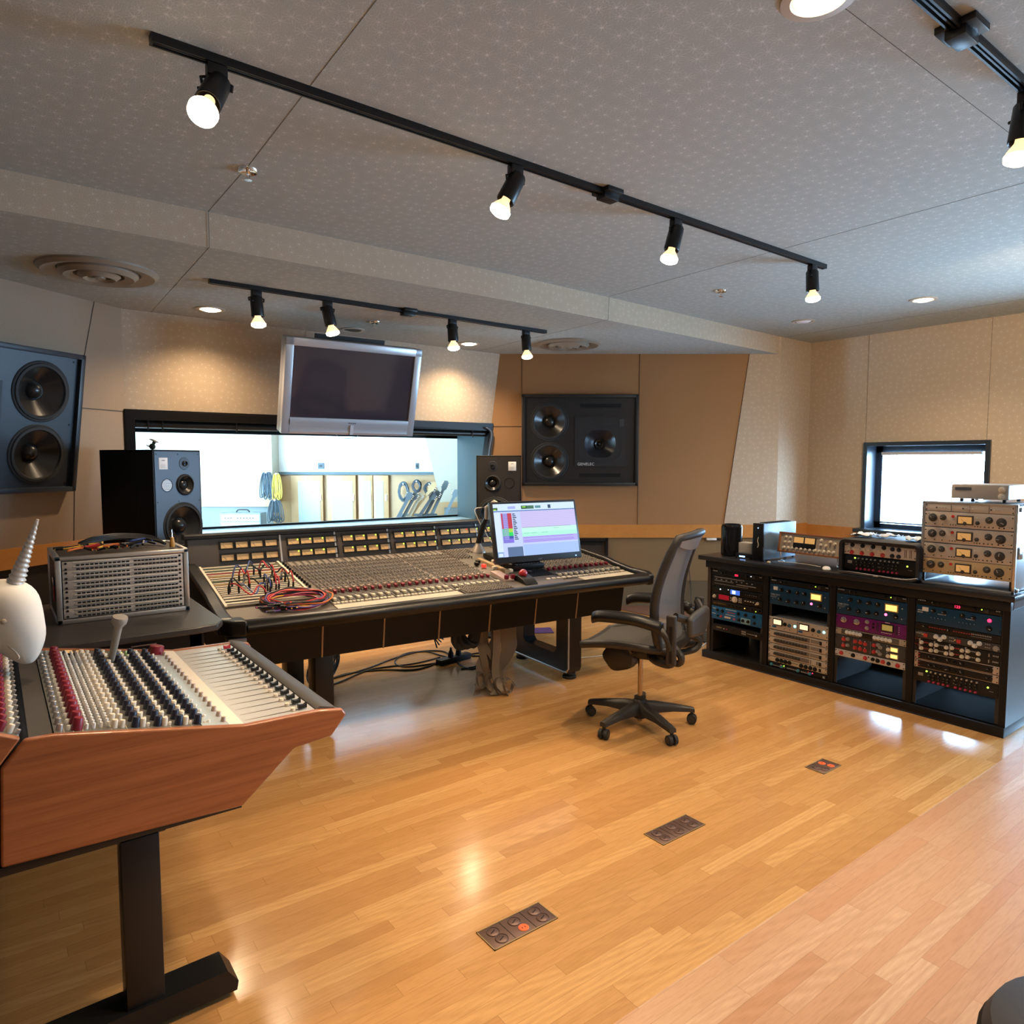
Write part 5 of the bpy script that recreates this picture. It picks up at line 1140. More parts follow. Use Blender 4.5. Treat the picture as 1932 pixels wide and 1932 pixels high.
for i in range(11):
    x = -1 + .2 * i; a = back_pt(x * .95, .985); b = back_pt(x * .9, .88 + .05 * abs(x) ** 2)
    rs.append([a + V3((0, .012, 0)), b + V3((0, .006, 0)), b + V3((0, -.018, -.004)), a + V3((0, -.022, .004))])
g.rings(rs); g.build('top_handle', mat('handle_grey', (.30, .30, .31), .3), chair, ang=60)
g = G(); g.tube(spline([(-.235, -.275, .70), (-.12, -.335, .66), (0, -.35, .655), (.12, -.335, .66), (.235, -.275, .70)], 6), .022, 8); o = g.build('lumbar_bar', CHGREY, chair)
g = G(); g.rings([[(x, -.325 - .02 * (1 - abs(x) / .2) + dy, .64 + dz * (1 - .35 * (abs(x) / .2) ** 2)) for dy, dz in ((0, -.09), (0, .08), (-.035, .065), (-.035, -.075))] for x in (-.2, -.12, 0, .12, .2)]); o = g.build('lumbar_pad', mat('lumbar_rubber', (.05, .045, .04), .55), chair); bv = o.modifiers.new('b', 'BEVEL'); bv.width = .015; bv.segments = 3
for s in (-1, 1): G().tube(spline([(s * .16, -.245, .51), (s * .20, -.30, .47), (s * .17, -.28, .42), (s * .08, -.18, .40)], 5), .02, 8).build('back_link', CHGREY, chair)
for o in bpy.data.objects:
    if o.name not in _before and o.parent == chair: o.location.z += .045
# second chair: only the corner of its seat enters the picture
t = thing('stool', 'dark cushion corner at the lower right edge of the picture', 'stool', T(1.745, .28, -.06))
G().lathe([(.001, .50), (.20, .50), (.245, .485), (.26, .455), (.25, .42), (.22, .405), (.001, .40)], n=40).build('cushion', mat('cushion_navy', (.022, .022, .028), .75), t)
G().lathe([(.255, .45), (.268, .44), (.255, .43)], n=40, cap=False).build('piping', BLK, t); G().cyl((0, 0, .03), (0, 0, .405), .03, n=16).build('column', BLKM, t); G().lathe([(.001, 0), (.24, 0), (.24, .015), (.05, .03), (.001, .03)], n=30).build('base_plate', BLKM, t)

# ================================================================ FLOOR BOXES
def floor_box(x0, x1, y0, y1, lids, label):
    t = thing('floor_box', label, 'floor outlet', T((x0 + x1) / 2, (y0 + y1) / 2, 0)); hx, hy = (x1 - x0) / 2, (y1 - y0) / 2
    G().bx(-hx, hx, -hy, hy, -.004, .0025, .001).build('cover_plate', PATCHY, t)
    g = G()
    for a in ((-hx, hx, -hy, -hy + .004), (-hx, hx, hy - .004, hy), (-hx, -hx + .004, -hy, hy), (hx - .004, hx, -hy, hy)): g.bx(*a, 0, .0035)
    g.build('rim', mat('brass_rim', (.30, .22, .10), .45, .6), t)
    for lx, ly, on_ in lids:
        if on_: 
            o = G().lathe([(.001, .0042), (.018, .0042), (.019, .003)], T(lx * hx, ly * hy, 0), 24).build('socket', mat('socket_orange', (.75, .12, .03), .4), t)
            s_ = G(); s_.box((lx * hx - .006, ly * hy, .0045), (.002, .007, .001)); s_.box((lx * hx + .006, ly * hy, .0045), (.002, .007, .001)); s_.build('socket_slot', BLK, o, kind='stuff')
        else:
            o = G().lathe([(.001, .0045), (.019, .0045), (.0215, .003), (.0225, .005), (.0235, .0025)], T(lx * hx, ly * hy, 0), 26).build('screw_lid', PATCHY, t); G().box((lx * hx, ly * hy, .0052), (.022, .003, .001), Euler((0, 0, R(25))).to_matrix()).build('lid_slot', BLK, o)
    g = G()
    for k in (-.33, .33): g.bx(k * hx - .001, k * hx + .001, -hy, hy, .002, .0032)
    g.build('joint', BLK, t, kind='stuff')
floor_box(1.252, 1.525, 1.765, 1.875, [(-.66, .38, 0), (-.62, -.42, 0), (.0, .38, 0), (.06, -.42, 1), (.66, .4, 0), (.68, -.4, 0)], 'bronze floor outlet with one bare orange socket, nearest the viewer')
floor_box(2.178, 2.455, 1.853, 1.963, [(-.66, .4, 0), (-.66, -.4, 0), (0, .4, 0), (0, -.4, 0), (.66, .4, 0), (.66, -.4, 0)], 'bronze floor outlet with all six lids closed in the middle of the floor')
floor_box(3.347, 3.52, 1.803, 1.908, [(.3, .4, 1), (.4, -.45, 1), (-.5, .2, 0), (-.35, -.5, 0)], 'dark floor outlet with two orange sockets nearest the rack cabinet')

# ================================================================ RACK CABINET AND ITS GEAR
RX0 = 4.634; BAYS = [3.490, 2.967, 2.452, 1.935]; BW = .466
cab = thing('rack_cabinet', 'long black studio rack cabinet with four bays of outboard gear', 'cabinet')
CABM = mat('cabinet_black', (.008, .0075, .008), .45, spec=.3)
CABT = NT('cabinet_top', rough=.3); o_ = CABT.n('ShaderNodeTexCoord').outputs['Object']; CABT.l(CABT.mix(CABT.rng(CABT.noise(o_, 90, 3), .35, .7, 0, .6), (.014, .014, .016), (.03, .03, .034)), CABT.b.inputs['Base Color']); CABT.bump(CABT.noise(o_, 160, 3), .25, .002)
RXB = RX0 + .62
G().bx(RX0 - .035, RXB + .03, 1.40, 3.60, .80, .835, .003).build('countertop', CABT.m, cab)
G().bx(RX0 - .012, RX0 + .03, 1.425, 3.54, .742, .80, .002).build('top_rail', CABM, cab)
G().bx(RX0 - .02, RXB, 1.425, 3.555, .0, .058, .003).build('plinth', CABM, cab)
edges = [3.515] + [(a - BW + b) / 2 for a, b in zip(BAYS, BAYS[1:])] + [1.447]
for i, e in enumerate(edges):
    wd = .022 if i in (0,) else .03
    G().bx(RX0, RX0 + .55, e - wd / 2 - .006, e + wd / 2, .058, .745).build('side_panel' if i in (0, 4) else 'divider', CABM if i else mat('cabinet_edge', (.05, .035, .025), .5), cab)
G().bx(RX0 + .05, RXB, 1.428, 1.434, .0, .80).build('end_panel', CABT.m, cab)
G().bx(RXB - .02, RXB, 2.47, 3.52, .05, .80).build('back_panel', BLK, cab); G().bx(RXB - .02, RXB, 1.43, 2.47, .33, .80).build('back_panel', BLK, cab); G().bx(RXB - .02, RXB, 1.43, 2.47, .05, .115).build('light_stop_lip', BLK, cab); G().bx(RX0 + .01, RXB, 1.43, 2.47, .05, .064).build('bottom_shelf', mat('shelf_matte', (.003, .003, .003), .95, spec=.05), cab)  # upper right panel and low lip added to block light through the open back
rl = G()
for y in BAYS:
    for q_ in (y - .006, y - BW + .006): rl.bx(RX0 + .012, RX0 + .02, q_ - .010, q_ + .010, .06, .742)
rl.build('rack_rail', mat('rail_dark', (.03, .028, .027), .5), cab, kind='stuff')
FPM = {}
def unit(bay, z0, z1, name, label, panel, items, depth=.32, grp=None, x=None, y=None, wdt=BW, M=None, cat='audio unit', chas=None):
    """panel faces -X; local x along the panel (left to right), -y toward the viewer, z up"""
    h = z1 - z0
    if M is None: M = T(RX0 + .006 if x is None else x, BAYS[bay] if y is None else y, z0, 0, 0, -90)
    t = thing(name, label, cat, M, grp)
    G().bx(.002, wdt - .002, 0, .005, .001, h - .001, .001).build('faceplate', panel, t)
    G().bx(.024, wdt - .024, .005, depth, .002, h - .002).build('chassis', chas or mat('chassis_dark', (.02, .02, .022), .5), t)
    for it in items:
        k, fx, fz = it[0], it[1] * wdt, it[2] * h
        if k == 'k':
            r, kh, m_ = it[3], it[4], it[5]; lm = it[6] if len(it) > 6 else None
            link('knob', knob_mesh(r, kh, m_, lm, 14, 1 if r > .008 else 0), t, T(fx, 0, fz, 90) @ T(0, 0, 0, 0, 0, random.uniform(-120, 120)))
        elif k == 'm':
            w_, h_, fm = it[3], it[4], it[5]
            f = G().bx(fx - w_ / 2, fx + w_ / 2, -.006, .001, fz - h_ / 2, fz + h_ / 2, .001).build('meter', it[6] if len(it) > 6 else BLK, t)
            e = min(w_, h_) * .14; G().bx(fx - w_ / 2 + e, fx + w_ / 2 - e, -.0068, -.005, fz - h_ / 2 + e, fz + h_ / 2 - e).build('meter_face', fm, f)
            if fm in (METERF,):
                nd = G(); nd.tube([(fx, -.0072, fz - h_ * .3), (fx - w_ * .22, -.0072, fz + h_ * .12)], .0006, 4); nd.build('needle', DKGREY, f)
                cv = G(); cv.lathe([(.001, 0), (h_ * .2, 0), (h_ * .2, .0008)], T(fx, -.0066, fz - h_ * .36, 90), 14); cv.build('meter_hub', DKGREY, f)
        elif k == 'l': G().lathe([(it[3], 0), (it[3], .003), (it[3] * .5, .005), (.0003, .0055)], T(fx, 0, fz, 90), 10).build('indicator_light', it[4], t)
        elif k == 'b': G().bx(fx - it[3] / 2, fx + it[3] / 2, -it[6] if len(it) > 6 else -.004, .001, fz - it[4] / 2, fz + it[4] / 2, .0008).build('button' if it[3] < .03 else 'panel_inset', it[5], t)
        elif k == 'd': G().bx(fx - it[3] / 2, fx + it[3] / 2, -.0025, .001, fz - it[4] / 2, fz + it[4] / 2).build('display', it[5], t)
        elif k == 't': lettering(it[3], it[4], t, T(fx, -.0006, fz, 90), it[5])
        elif k == 's': G().tube([(fx, 0, fz), (fx, -.014, fz + it[3])], .0022, 6).build('toggle_switch', CHROME, t)
        elif k == 'r':  # row of small marks (printing)
            g = G()
            for i in range(it[4]): g.bx(fx + i * it[3], fx + i * it[3] + it[3] * .6, -.0008, .0, fz, fz + it[5])
            g.build('panel_print', it[6], t, kind='stuff')
    for sx in (.010, wdt - .010):
        for szz in ((.2, .8) if h > .035 else (.5,)): G().cyl((sx, -.0035, szz * h), (sx, .0, szz * h), .0036, n=8).build('rack_screw', it_screw, t)
    return t
it_screw = mat('rack_screw', (.03, .03, .03), .4, .5)
PNL = mat('panel_black', (.008, .008, .008), .4, spec=.3); PNB = mat('panel_brown_black', (.014, .011, .009), .45, spec=.3)
PRN = mat('print_grey', (.40, .38, .36), .5); PRW = mat('print_white', (.7, .7, .7), .5)
def seg(txt, t_, fx, fz, m_, sz_=.022): lettering(txt, sz_, t_, T(fx, -.003, fz, 90), m_)
PWG = 'power conditioners at the top of the bays'
def power(bay, z0, z1, digits, label):
    it = [('r', .02, .62, .012, 4, .006, PRW), ('k', .20, .5, .009, .012, BLK, PRW), ('k', .27, .5, .008, .01, BLK), ('r', .93, .62, .008, 3, .005, PRW), ('l', .775, .6, .003, LGRN if not (bay == 0) else LWHT), ('b', .83, .5, .020, .022, mat('rocker', (.035, .033, .033), .4)), ('k', .69, .5, .011, .012, BLK)]
    t = unit(bay, z0, z1, 'power_conditioner', label, PNL, it, grp=PWG)
    if digits: seg(digits, t, .46 * BW, .27 * (z1 - z0), LRED)
power(0, .688, .733, '121', 'black power conditioner with red digits at the top of the first rack bay')
power(1, .690, .727, None, 'black power conditioner without digits at the top of the second rack bay')
power(2, .697, .731, None, 'black power conditioner without digits at the top of the third rack bay')
power(3, .704, .742, '123', 'black power conditioner with red digits at the top of the fourth rack bay')
# bay 1
unit(0, .600, .686, 'signal_processor', 'black two-space processor covered in tiny print below the first bay digits', PNL, [('r', .06, .80, .010, 28, .006, PRN), ('r', .06, .48, .010, 18, .005, PRN), ('r', .5, .36, .011, 16, .008, PRN), ('r', .06, .2, .012, 26, .004, PRN)] + [('b', .1 + .1 * i, .65, .012, .006, PRN) for i in range(8)])
unit(0, .543, .597, 'digital_reverb', 'black rack unit with small blue display in the first bay', PNL, [('l', .18, .62, .004, LWHT), ('l', .34, .72, .002, LWHT), ('d', .475, .5, .085, .036, mat('lcd_blue', (.02, .05, .2), .3, emit=(.08, .22, .9), es=.7)), ('d', .452, .5, .03, .026, LWHT), ('k', .95, .5, .008, .010, BLK)] + [('l', .68 + .04 * i, .45, .0016, PRW) for i in range(6)])
unit(0, .486, .540, 'effects_unit', 'black rack unit with red text display and big pale dial in the first bay', PNB, [('k', .06, .5, .011, .014, CREAM), ('d', .255, .55, .095, .036, mat('lcd_red', (.2, .01, .02), .3, emit=(.9, .01, .05), es=.18)), ('r', .165, .62, .008, 9, .008, LDRED), ('r', .165, .34, .008, 6, .008, LDRED), ('k', .47, .5, .019, .016, CREAM), ('k', .91, .55, .009, .014, CREAM), ('b', .875, .35, .010, .010, CREAM)] + [('b', .56 + .035 * i, .25 + .25 * j, .008, .008, CREAM) for i in range(2) for j in range(3)] + [('b', .68 + .05 * i, .6, .012, .007, CREAM) for i in range(4)] + [('b', .395, .3, .008, .008, CREAM), ('b', .395, .65, .008, .008, CREAM)])
unit(0, .437, .482, 'compressor', 'thin dark rack unit with amber lamp above the bright blue unit', PNB, [('b', .08, .5, .035, .012, mat('amber_dim', (.12, .05, .02), .5)), ('b', .22, .5, .08, .010, mat('amber_dim2', (.10, .06, .01), .5)), ('l', .67, .5, .0035, LAMB), ('l', .88, .3, .003, LGRN), ('k', .80, .5, .008, .01, BLK), ('k', .94, .5, .009, .01, BLK)] + [('k', .36 + .07 * i, .5, .007, .008, BLK) for i in range(4)])
unit(0, .330, .435, 'channel_strip_unit', 'bright blue two-space unit low in the first bay', BLUEP2, [('k', .13, .72, .009, .014, BLK), ('k', .23, .70, .011, .014, BLK), ('k', .55, .74, .010, .014, BLK), ('k', .69, .74, .011, .014, BLK), ('k', .85, .75, .010, .014, BLK), ('k', .14, .28, .008, .014, BLK), ('k', .21, .28, .008, .014, RED), ('k', .56, .28, .010, .014, BLK), ('k', .64, .28, .010, .014, BLK), ('k', .74, .28, .010, .014, BLK), ('k', .86, .28, .009, .014, BLK), ('b', .34, .28, .055, .014, mat('blue_meter', (.6, .55, .45), .4)), ('b', .47, .25, .018, .016, mat('rose_button', (.45, .10, .16), .4)), ('b', .69, .28, .085, .045, mat('pale_inset', (.20, .38, .48), .4), .001), ('r', .02, .78, .009, 4, .006, PRW), ('r', .02, .38, .009, 4, .006, PRW), ('r', .30, .86, .01, 10, .006, PRW), ('r', .33, .64, .012, 6, .008, RED), ('r', .30, .47, .01, 9, .005, PRW)])
unit(0, .236, .290, 'tape_deck', 'dark rack unit with one red and one cream lamp, lowest in the first bay', PNB, [('b', .17, .55, .05, .012, mat('tan_print', (.20, .15, .07), .5)), ('l', .27, .5, .004, CREAM), ('l', .325, .5, .004, RED), ('b', .42, .5, .04, .02, BLK), ('r', .62, .6, .008, 5, .01, PRN), ('r', .62, .3, .008, 5, .01, PRN), ('r', .72, .5, .009, 10, .004, PRN), ('b', .90, .5, .012, .012, PRN)])
# blue tube compressors
def tube_comp(bay, z0, z1, label, sticker):
    kn = [('k', x_, z_, .012, .016, BLK, PRW) for x_, z_ in ((.21, .76), (.34, .74), (.48, .74), (.60, .74), (.19, .30), (.33, .26), (.47, .28), (.585, .30), (.85, .30))]
    return unit(bay, z0, z1, 'tube_compressor', label, BLUEP, kn + [('m', .79, .68, .085, .052, METERL, mat('meter_bezel_yellow', (.5, .35, .08), .4)), ('l', .715, .33, .009, mat('lamp_rose', (.8, .2, .3), .3, emit=(1, .12, .28), es=3)), ('t', .025, .46, 'TUBE-TECH', .0135, PRW), ('r', .025, .40, .008, 7, .0035, PRN), ('r', .025, .34, .008, 6, .0035, PRN), ('s', .11, .27, .008), ('l', .93, .72, .004, ALU), ('l', .93, .24, .004, ALU), ('l', .06, .27, .003, ALU)] + ([('b', .105, .80, .035, .026, WHITE, .0015)] if sticker else [('l', .08, .80, .003, ALU)]), depth=.25, grp='blue tube compressors')
tube_comp(1, .535, .688, 'blue compressor with lit yellow meter and white sticker in the second bay', True)
tube_comp(2, .554, .694, 'blue compressor with lit yellow meter above the purple unit', False)
t = unit(3, .590, .702, 'tube_equalizer', 'blue two-space equalizer with glowing red jewel lamp in the fourth bay', BLUEP, [('k', .215, .76, .010, .014, BLK, PRW), ('k', .345, .74, .010, .014, BLK, PRW), ('k', .56, .74, .011, .014, BLK, PRW), ('k', .69, .72, .010, .014, BLK, PRW), ('k', .865, .28, .012, .014, BLK, PRW), ('l', .865, .70, .011, LRED), ('b', .115, .78, .036, .026, WHITE, .0015), ('s', .145, .55, .008), ('s', .48, .52, .008), ('r', .02, .66, .008, 4, .006, PRW), ('r', .02, .55, .008, 4, .006, PRW), ('r', .27, .60, .008, 6, .004, PRW), ('r', .60, .58, .008, 6, .004, PRW)] + [('s', .20 + .043 * i, .30, .010) for i in range(5)] + [('s', .535 + .043 * i, .30, .010) for i in range(5)])
# bay 2 lower
SIL2 = mat('silver_panel_warm', (.52, .45, .37), .42, .2)
unit(1, .345, .443, 'stereo_compressor', 'silver compressor with two lit meters and two cyan lamps in the second bay', SIL2, [('m', .16, .62, .075, .048, METERW), ('k', .285, .55, .011, .014, BLK), ('k', .36, .52, .010, .014, mat('teal_knob', (.02, .08, .10), .4)), ('l', .455, .55, .009, LCYA), ('m', .61, .62, .075, .048, METERW), ('k', .755, .55, .011, .014, BLK), ('k', .85, .52, .010, .014, mat('teal_knob', (.02, .08, .10), .4)), ('l', .93, .55, .009, LCYA), ('b', .10, .24, .03, .012, BLUEP2), ('b', .55, .24, .03, .012, BLUEP2), ('b', .5, .5, .002, .09, DKGREY), ('l', .28, .2, .003, BLK), ('l', .37, .2, .003, BLK), ('l', .75, .2, .003, BLK), ('l', .84, .2, .003, BLK)], depth=.42, chas=mat('lid_pale', (.40, .42, .46), .4, .3))
for i, (z0, z1) in enumerate(((.292, .341), (.241, .290), (.191, .239), (.142, .189))):
    nk = 11 if i < 3 else 9
    unit(1, z0, z1, 'equalizer_unit', ['topmost of the four thin silver equalizers under the cyan-lamp compressor', 'second of the four thin silver equalizers in the second bay', 'third of the four thin silver equalizers in the second bay', 'lowest thin silver equalizer in the second bay, with three white slots at its right end'][i], SIL2, [('b', .42, .5, .27, .030, mat('eq_inset', (.16, .13, .11), .45), .0008), ('b', .80, .5, .075, .026, mat('eq_inset2', (.22, .19, .16), .45), .0008)] + [('k', .12 + .052 * k, .5, .0085, .012, mat('eq_knob', (.05, .045, .04), .45)) for k in range(nk)] + [('b', .885, .45, .016, .026, BLK), ('b', .715, .5, .0015, .044, CREAM)] + ([('b', .76 + .025 * k, .45, .006, .032, CREAM) for k in range(3)] if i == 3 else []), grp='thin silver equalizers in the second bay')
unit(1, .101, .140, 'preamp_unit', 'thin cream unit with eight dark knobs under the silver equalizers', mat('cream_unit', (.50, .41, .29), .45, .1), [('k', .17 + .07 * k, .5, .012, .014, BLK) for k in range(4)] + [('k', .58 + .075 * k, .5, .012, .014, BLK) for k in range(4)] + [('r', .42, .5, .01, 5, .006, DKGREY), ('b', .885, .5, .016, .022, BLK)])
unit(1, .057, .099, 'preamp_unit', 'dark rack unit with teal knobs and tiny lamps, lowest in the second bay', PNL, [('k', .07, .5, .009, .014, mat('teal_knob2', (.05, .25, .32), .4)), ('k', .25, .5, .009, .014, mat('teal_knob2', (.05, .25, .32), .4)), ('k', .53, .5, .009, .014, mat('teal_knob2', (.05, .25, .32), .4)), ('k', .73, .5, .009, .014, mat('teal_knob2', (.05, .25, .32), .4)), ('l', .29, .72, .0035, LGRN), ('l', .235, .75, .0025, LDRED), ('l', .77, .72, .0035, LRED), ('l', .70, .75, .0025, LDRED), ('r', .1, .35, .01, 10, .006, PRN), ('r', .34, .4, .01, 8, .008, PRN), ('r', .58, .4, .01, 6, .008, PRN), ('b', .95, .5, .015, .015, PRN)])
# bay 3 lower
unit(2, .458, .552, 'limiter', 'purple limiter with olive meter in the third bay', PURP, [('k', .12, .62, .015, .02, ALU, BLK), ('k', .31, .62, .015, .02, ALU, BLK), ('k', .46, .76, .010, .014, ALU), ('k', .46, .32, .010, .014, ALU), ('b', .55, .70, .012, .012, BLK), ('b', .55, .45, .012, .012, BLK), ('b', .61, .55, .012, .06, mat('purple_dark', (.04, .01, .05), .4)), ('m', .745, .60, .080, .052, METERY), ('b', .865, .55, .012, .065, mat('purple_dark', (.04, .01, .05), .4)), ('r', .66, .18, .01, 7, .005, PRW), ('r', .71, .92, .008, 4, .006, PRW)] + [('l', .90, .3 + .15 * k, .0025, WHITE) for k in range(4)])
unit(2, .411, .456, 'microphone_preamp', 'tan unit with two rows of five white knobs below the purple limiter', mat('tan_unit', (.40, .33, .25), .45), [('b', .245, .5, .145, .036, mat('brown_inset', (.10, .085, .07), .45), .0008), ('b', .68, .5, .21, .036, mat('brown_inset', (.10, .085, .07), .45), .0008), ('b', .45, .45, .09, .036, PNB, .001)] + [('k', .175 + .048 * k, .5, .0105, .014, WHITE) for k in range(5)] + [('k', .575 + .052 * k, .5, .0105, .014, WHITE) for k in range(5)])
NV = mat('neve_grey', (.045, .042, .04), .5)
unit(2, .309, .409, 'channel_strip_unit', 'dark two-space unit with red and grey knobs and two lit meters in the third bay', NV, [it for q_ in (.28, .72) for it in [('k', .13, q_, .011, .014, RED), ('k', .19, q_ + .06, .010, .014, GREYK), ('k', .30, q_, .010, .014, RED), ('k', .375, q_, .010, .014, RED), ('k', .445, q_ - .04, .010, .014, RED), ('k', .57, q_, .010, .014, RED), ('k', .625, q_ + .08, .010, .014, GREYK), ('k', .655, q_ - .06, .010, .014, GREYK), ('k', .765, q_ - .08, .010, .014, CREAM), ('m', .85, q_ - .02, .050, .032, METERL, mat('meter_bezel_cream', (.6, .5, .3), .4)), ('l', .12, q_ + .17, .0025, WHITE), ('l', .37, q_ + .15, .0025, WHITE), ('l', .44, q_ + .13, .0025, WHITE), ('l', .75, q_ + .15, .0025, WHITE), ('b', .28, q_, .0015, .04, PRN), ('b', .52, q_, .0015, .04, PRN)]])
unit(2, .259, .307, 'microphone_preamp', 'white-faced unit with red and black pointer knobs, lowest in the third bay', mat('white_unit', (.60, .56, .52), .45), [('k', .10 + .29 * (k % 4) / 1.65 + (.40 if k > 3 else 0) - (.70 if k > 3 else 0) + (.0), .5, .011, .014, (RED, BLK)[k % 2]) for k in range(4)] + [('k', .56, .55, .010, .014, BLK), ('k', .70, .5, .011, .014, RED), ('k', .78, .45, .010, .014, BLK), ('k', .90, .45, .011, .014, RED)] + [('l', .06 + .055 * k, .8 - .1 * (k % 2), .0022, BLK) for k in range(16)] + [('l', .04, .25, .003, BLK), ('l', .46, .25, .004, BLK), ('l', .50, .7, .004, BLK)])
# bay 4 lower
unit(3, .540, .588, 'compressor', 'dark rack unit with two tiny dials and red print below the red jewel lamp', PNB, [('k', .115, .55, .011, .010, BLK, CREAM), ('k', .40, .55, .011, .010, BLK, CREAM), ('r', .17, .55, .014, 8, .005, RED), ('r', .46, .55, .014, 8, .005, RED), ('r', .67, .6, .009, 12, .007, PRN), ('r', .67, .36, .009, 12, .003, PRN)])
unit(3, .490, .538, 'microphone_preamp', 'dark rack unit with two red square buttons and white knobs in the fourth bay', NV, [('b', .135, .5, .022, .022, RED, .010), ('b', .535, .5, .022, .022, RED, .010), ('r', .01, .55, .009, 6, .010, PRN), ('k', .26, .55, .011, .018, WHITE), ('k', .355, .68, .011, .018, WHITE), ('k', .31, .28, .011, .018, WHITE), ('k', .665, .55, .011, .018, WHITE), ('k', .765, .68, .011, .018, WHITE), ('k', .715, .28, .011, .018, WHITE), ('b', .095, .6, .010, .012, CHROME), ('b', .485, .6, .010, .012, CHROME), ('k', .95, .4, .013, .008, GREYK), ('r', .42, .3, .01, 3, .005, PRN), ('r', .42, .7, .01, 3, .005, PRN), ('r', .83, .3, .01, 3, .005, PRN), ('r', .83, .7, .01, 3, .005, PRN)])
unit(3, .408, .488, 'equalizer_unit', 'black two-space equalizer with paired cream knobs and red dots in the fourth bay', PNB, [it for r_ in (.24, .70) for j in range(4) for it in [('k', .085 + .185 * j, r_, .0095, .016, CREAM), ('k', .205 + .185 * j, r_ - .04, .0095, .016, CREAM), ('r', .115 + .185 * j, r_, .010, 4, .006, RED if j % 2 == 0 else PRN), ('b', .062 + .185 * j, r_ + .18, .008, .018, GREYK)]] + [('r', .0, .92, .008, 5, .004, RED), ('r', .0, .48, .008, 5, .004, RED), ('b', .88, .7, .006, .018, GREYK), ('b', .88, .25, .006, .018, GREYK), ('r', .92, .66, .008, 4, .008, PRN), ('r', .92, .22, .008, 4, .008, PRN)])
for i, (z0, z1) in enumerate(((.355, .406), (.303, .353))):
    unit(3, z0, z1, 'tube_equalizer', ['upper of two silver-eared black equalizers in the fourth bay', 'lower of two silver-eared black equalizers in the fourth bay'][i], mat('champagne', (.55, .42, .34), .4, .3), [('b', .49, .5, .41, .042, PNB, .002), ('t', .635, .45, 'MANLEY', .020, mat('manley_print', (.22, .17, .13), .5)), ('r', .635, .28, .008, 11, .003, PRN), ('k', .20, .5, .010, .012, BLK, PRN), ('k', .27, .5, .010, .012, BLK, PRN), ('k', .33, .42, .008, .012, BLK), ('k', .42, .5, .014, .012, BLK, PRN), ('k', .50, .45, .010, .012, BLK), ('k', .58, .45, .014, .012, BLK, PRN), ('k', .88, .5, .009, .01, BLK, PRN), ('l', .065, .7, .002, LDRED), ('l', .065, .35, .002, LDRED), ('l', .93, .72, .003, ALU), ('l', .93, .25, .003, ALU)], grp='silver-eared equalizers in the fourth bay')
def eq12(z0, z1, label, pm, **k):
    return unit(3, z0, z1, 'program_equalizer', label, pm, [('l', .165, .84, .005, LGRN), ('l', .885, .66, .005, LGRN), ('b', .09, .55, .03, .02, mat('badge', (.3, .26, .22), .5), .001)] + [('k', .22 + .058 * j + (.02 if j > 4 else 0), .84 - .0 * j, .006, .010, ALU) for j in range(10)] + [('k', .20 + .058 * j + (.03 if j > 4 else 0), .60, .007, .010, BLK, PRN) for j in range(10)] + [('k', .20 + .058 * j + (.03 if j > 4 else 0), .38, .007, .010, BLK, PRN) for j in range(10)] + [('k', .20 + .058 * j + (.03 if j > 4 else 0), .15, .0075, .011, mat('knob_rose', (.42, .03, .09), .4)) for j in range(10)] + [('r', .49, .62, .008, 3, .004, PRN), ('r', .49, .38, .008, 3, .004, PRN), ('r', .90, .4, .008, 3, .003, PRN)], **k)
eq12(.214, .301, 'dark brown equalizer with two green lamps, lowest in the fourth bay', PNB)
# ---- on the countertop
ZT = .835
t = thing('cylinder_computer', 'glossy black cylindrical computer at the far end of the rack countertop', 'computer', T(4.80, 3.425, ZT))
G().lathe([(.070, 0), (.0835, .006), (.0835, .235), (.078, .250), (.066, .256), (.060, .25), (.058, .20), (.001, .20)], n=40).build('shell', mat('gloss_black', (.02, .018, .02), .08, .6), t); G().lathe([(.073, 0), (.073, .004), (.06, .004)], n=30, cap=False).build('foot_ring', BLK, t)
t = thing('media_player', 'flat black box with a small blue display beside the cylindrical computer', 'audio unit', T(4.70, 3.315, ZT, 0, 0, -90)); G().bx(0, .15, 0, .13, 0, .040, .003).build('housing', BLK, t); G().bx(.035, .085, -.001, .001, .013, .023).build('display', LBLU, t); G().bx(.02, .13, -.0006, .001, .006, .008).build('tray_line', PRN, t)
t = thing('hard_drive', 'pale grey drive box standing on the flat black box', 'hard drive', T(4.715, 3.30, ZT + .040, 0, 0, -90)); G().bx(0, .12, 0, .09, 0, .085, .003).build('housing', mat('drive_grey', (.38, .34, .30), .5), t); G().bx(.01, .11, -.001, .0, .01, .075).build('front_panel', mat('drive_face', (.42, .38, .33), .5), t)
for i, (c, lb) in enumerate((((.05, .20, .36), 'blue'), ((.04, .14, .28), 'dark blue'), ((.45, .42, .40), 'grey'), ((.25, .03, .06), 'dark red'))):
    o = G().bx(0, .018 - .002 * i, 0, .10, 0, .155 + .004 * (i % 2), .002).build('drive_sleeve', mat('sleeve_' + lb.replace(' ', '_'), c, .4), None, T(4.83, 3.255 - i * .0215, ZT, 0, 0, -90)); tag(o, '%s slim drive standing upright behind the pale grey drive box' % lb, 'hard drive')
t = thing('interface_tower', 'upright audio interface with black front and pale S mark, its side coloured daylight blue toward the viewer', 'audio unit', T(4.69, 3.15, ZT, 0, 0, -90))
G().bx(.002, .088, .004, .44, .012, .288, .003).build('housing', mat('tower_daylit', (.13, .19, .26), .38), t); G().bx(0, .092, -.012, .006, .006, .290, .004).build('front_panel', BLK, t)  # housing colour carries the daylight blue of its side
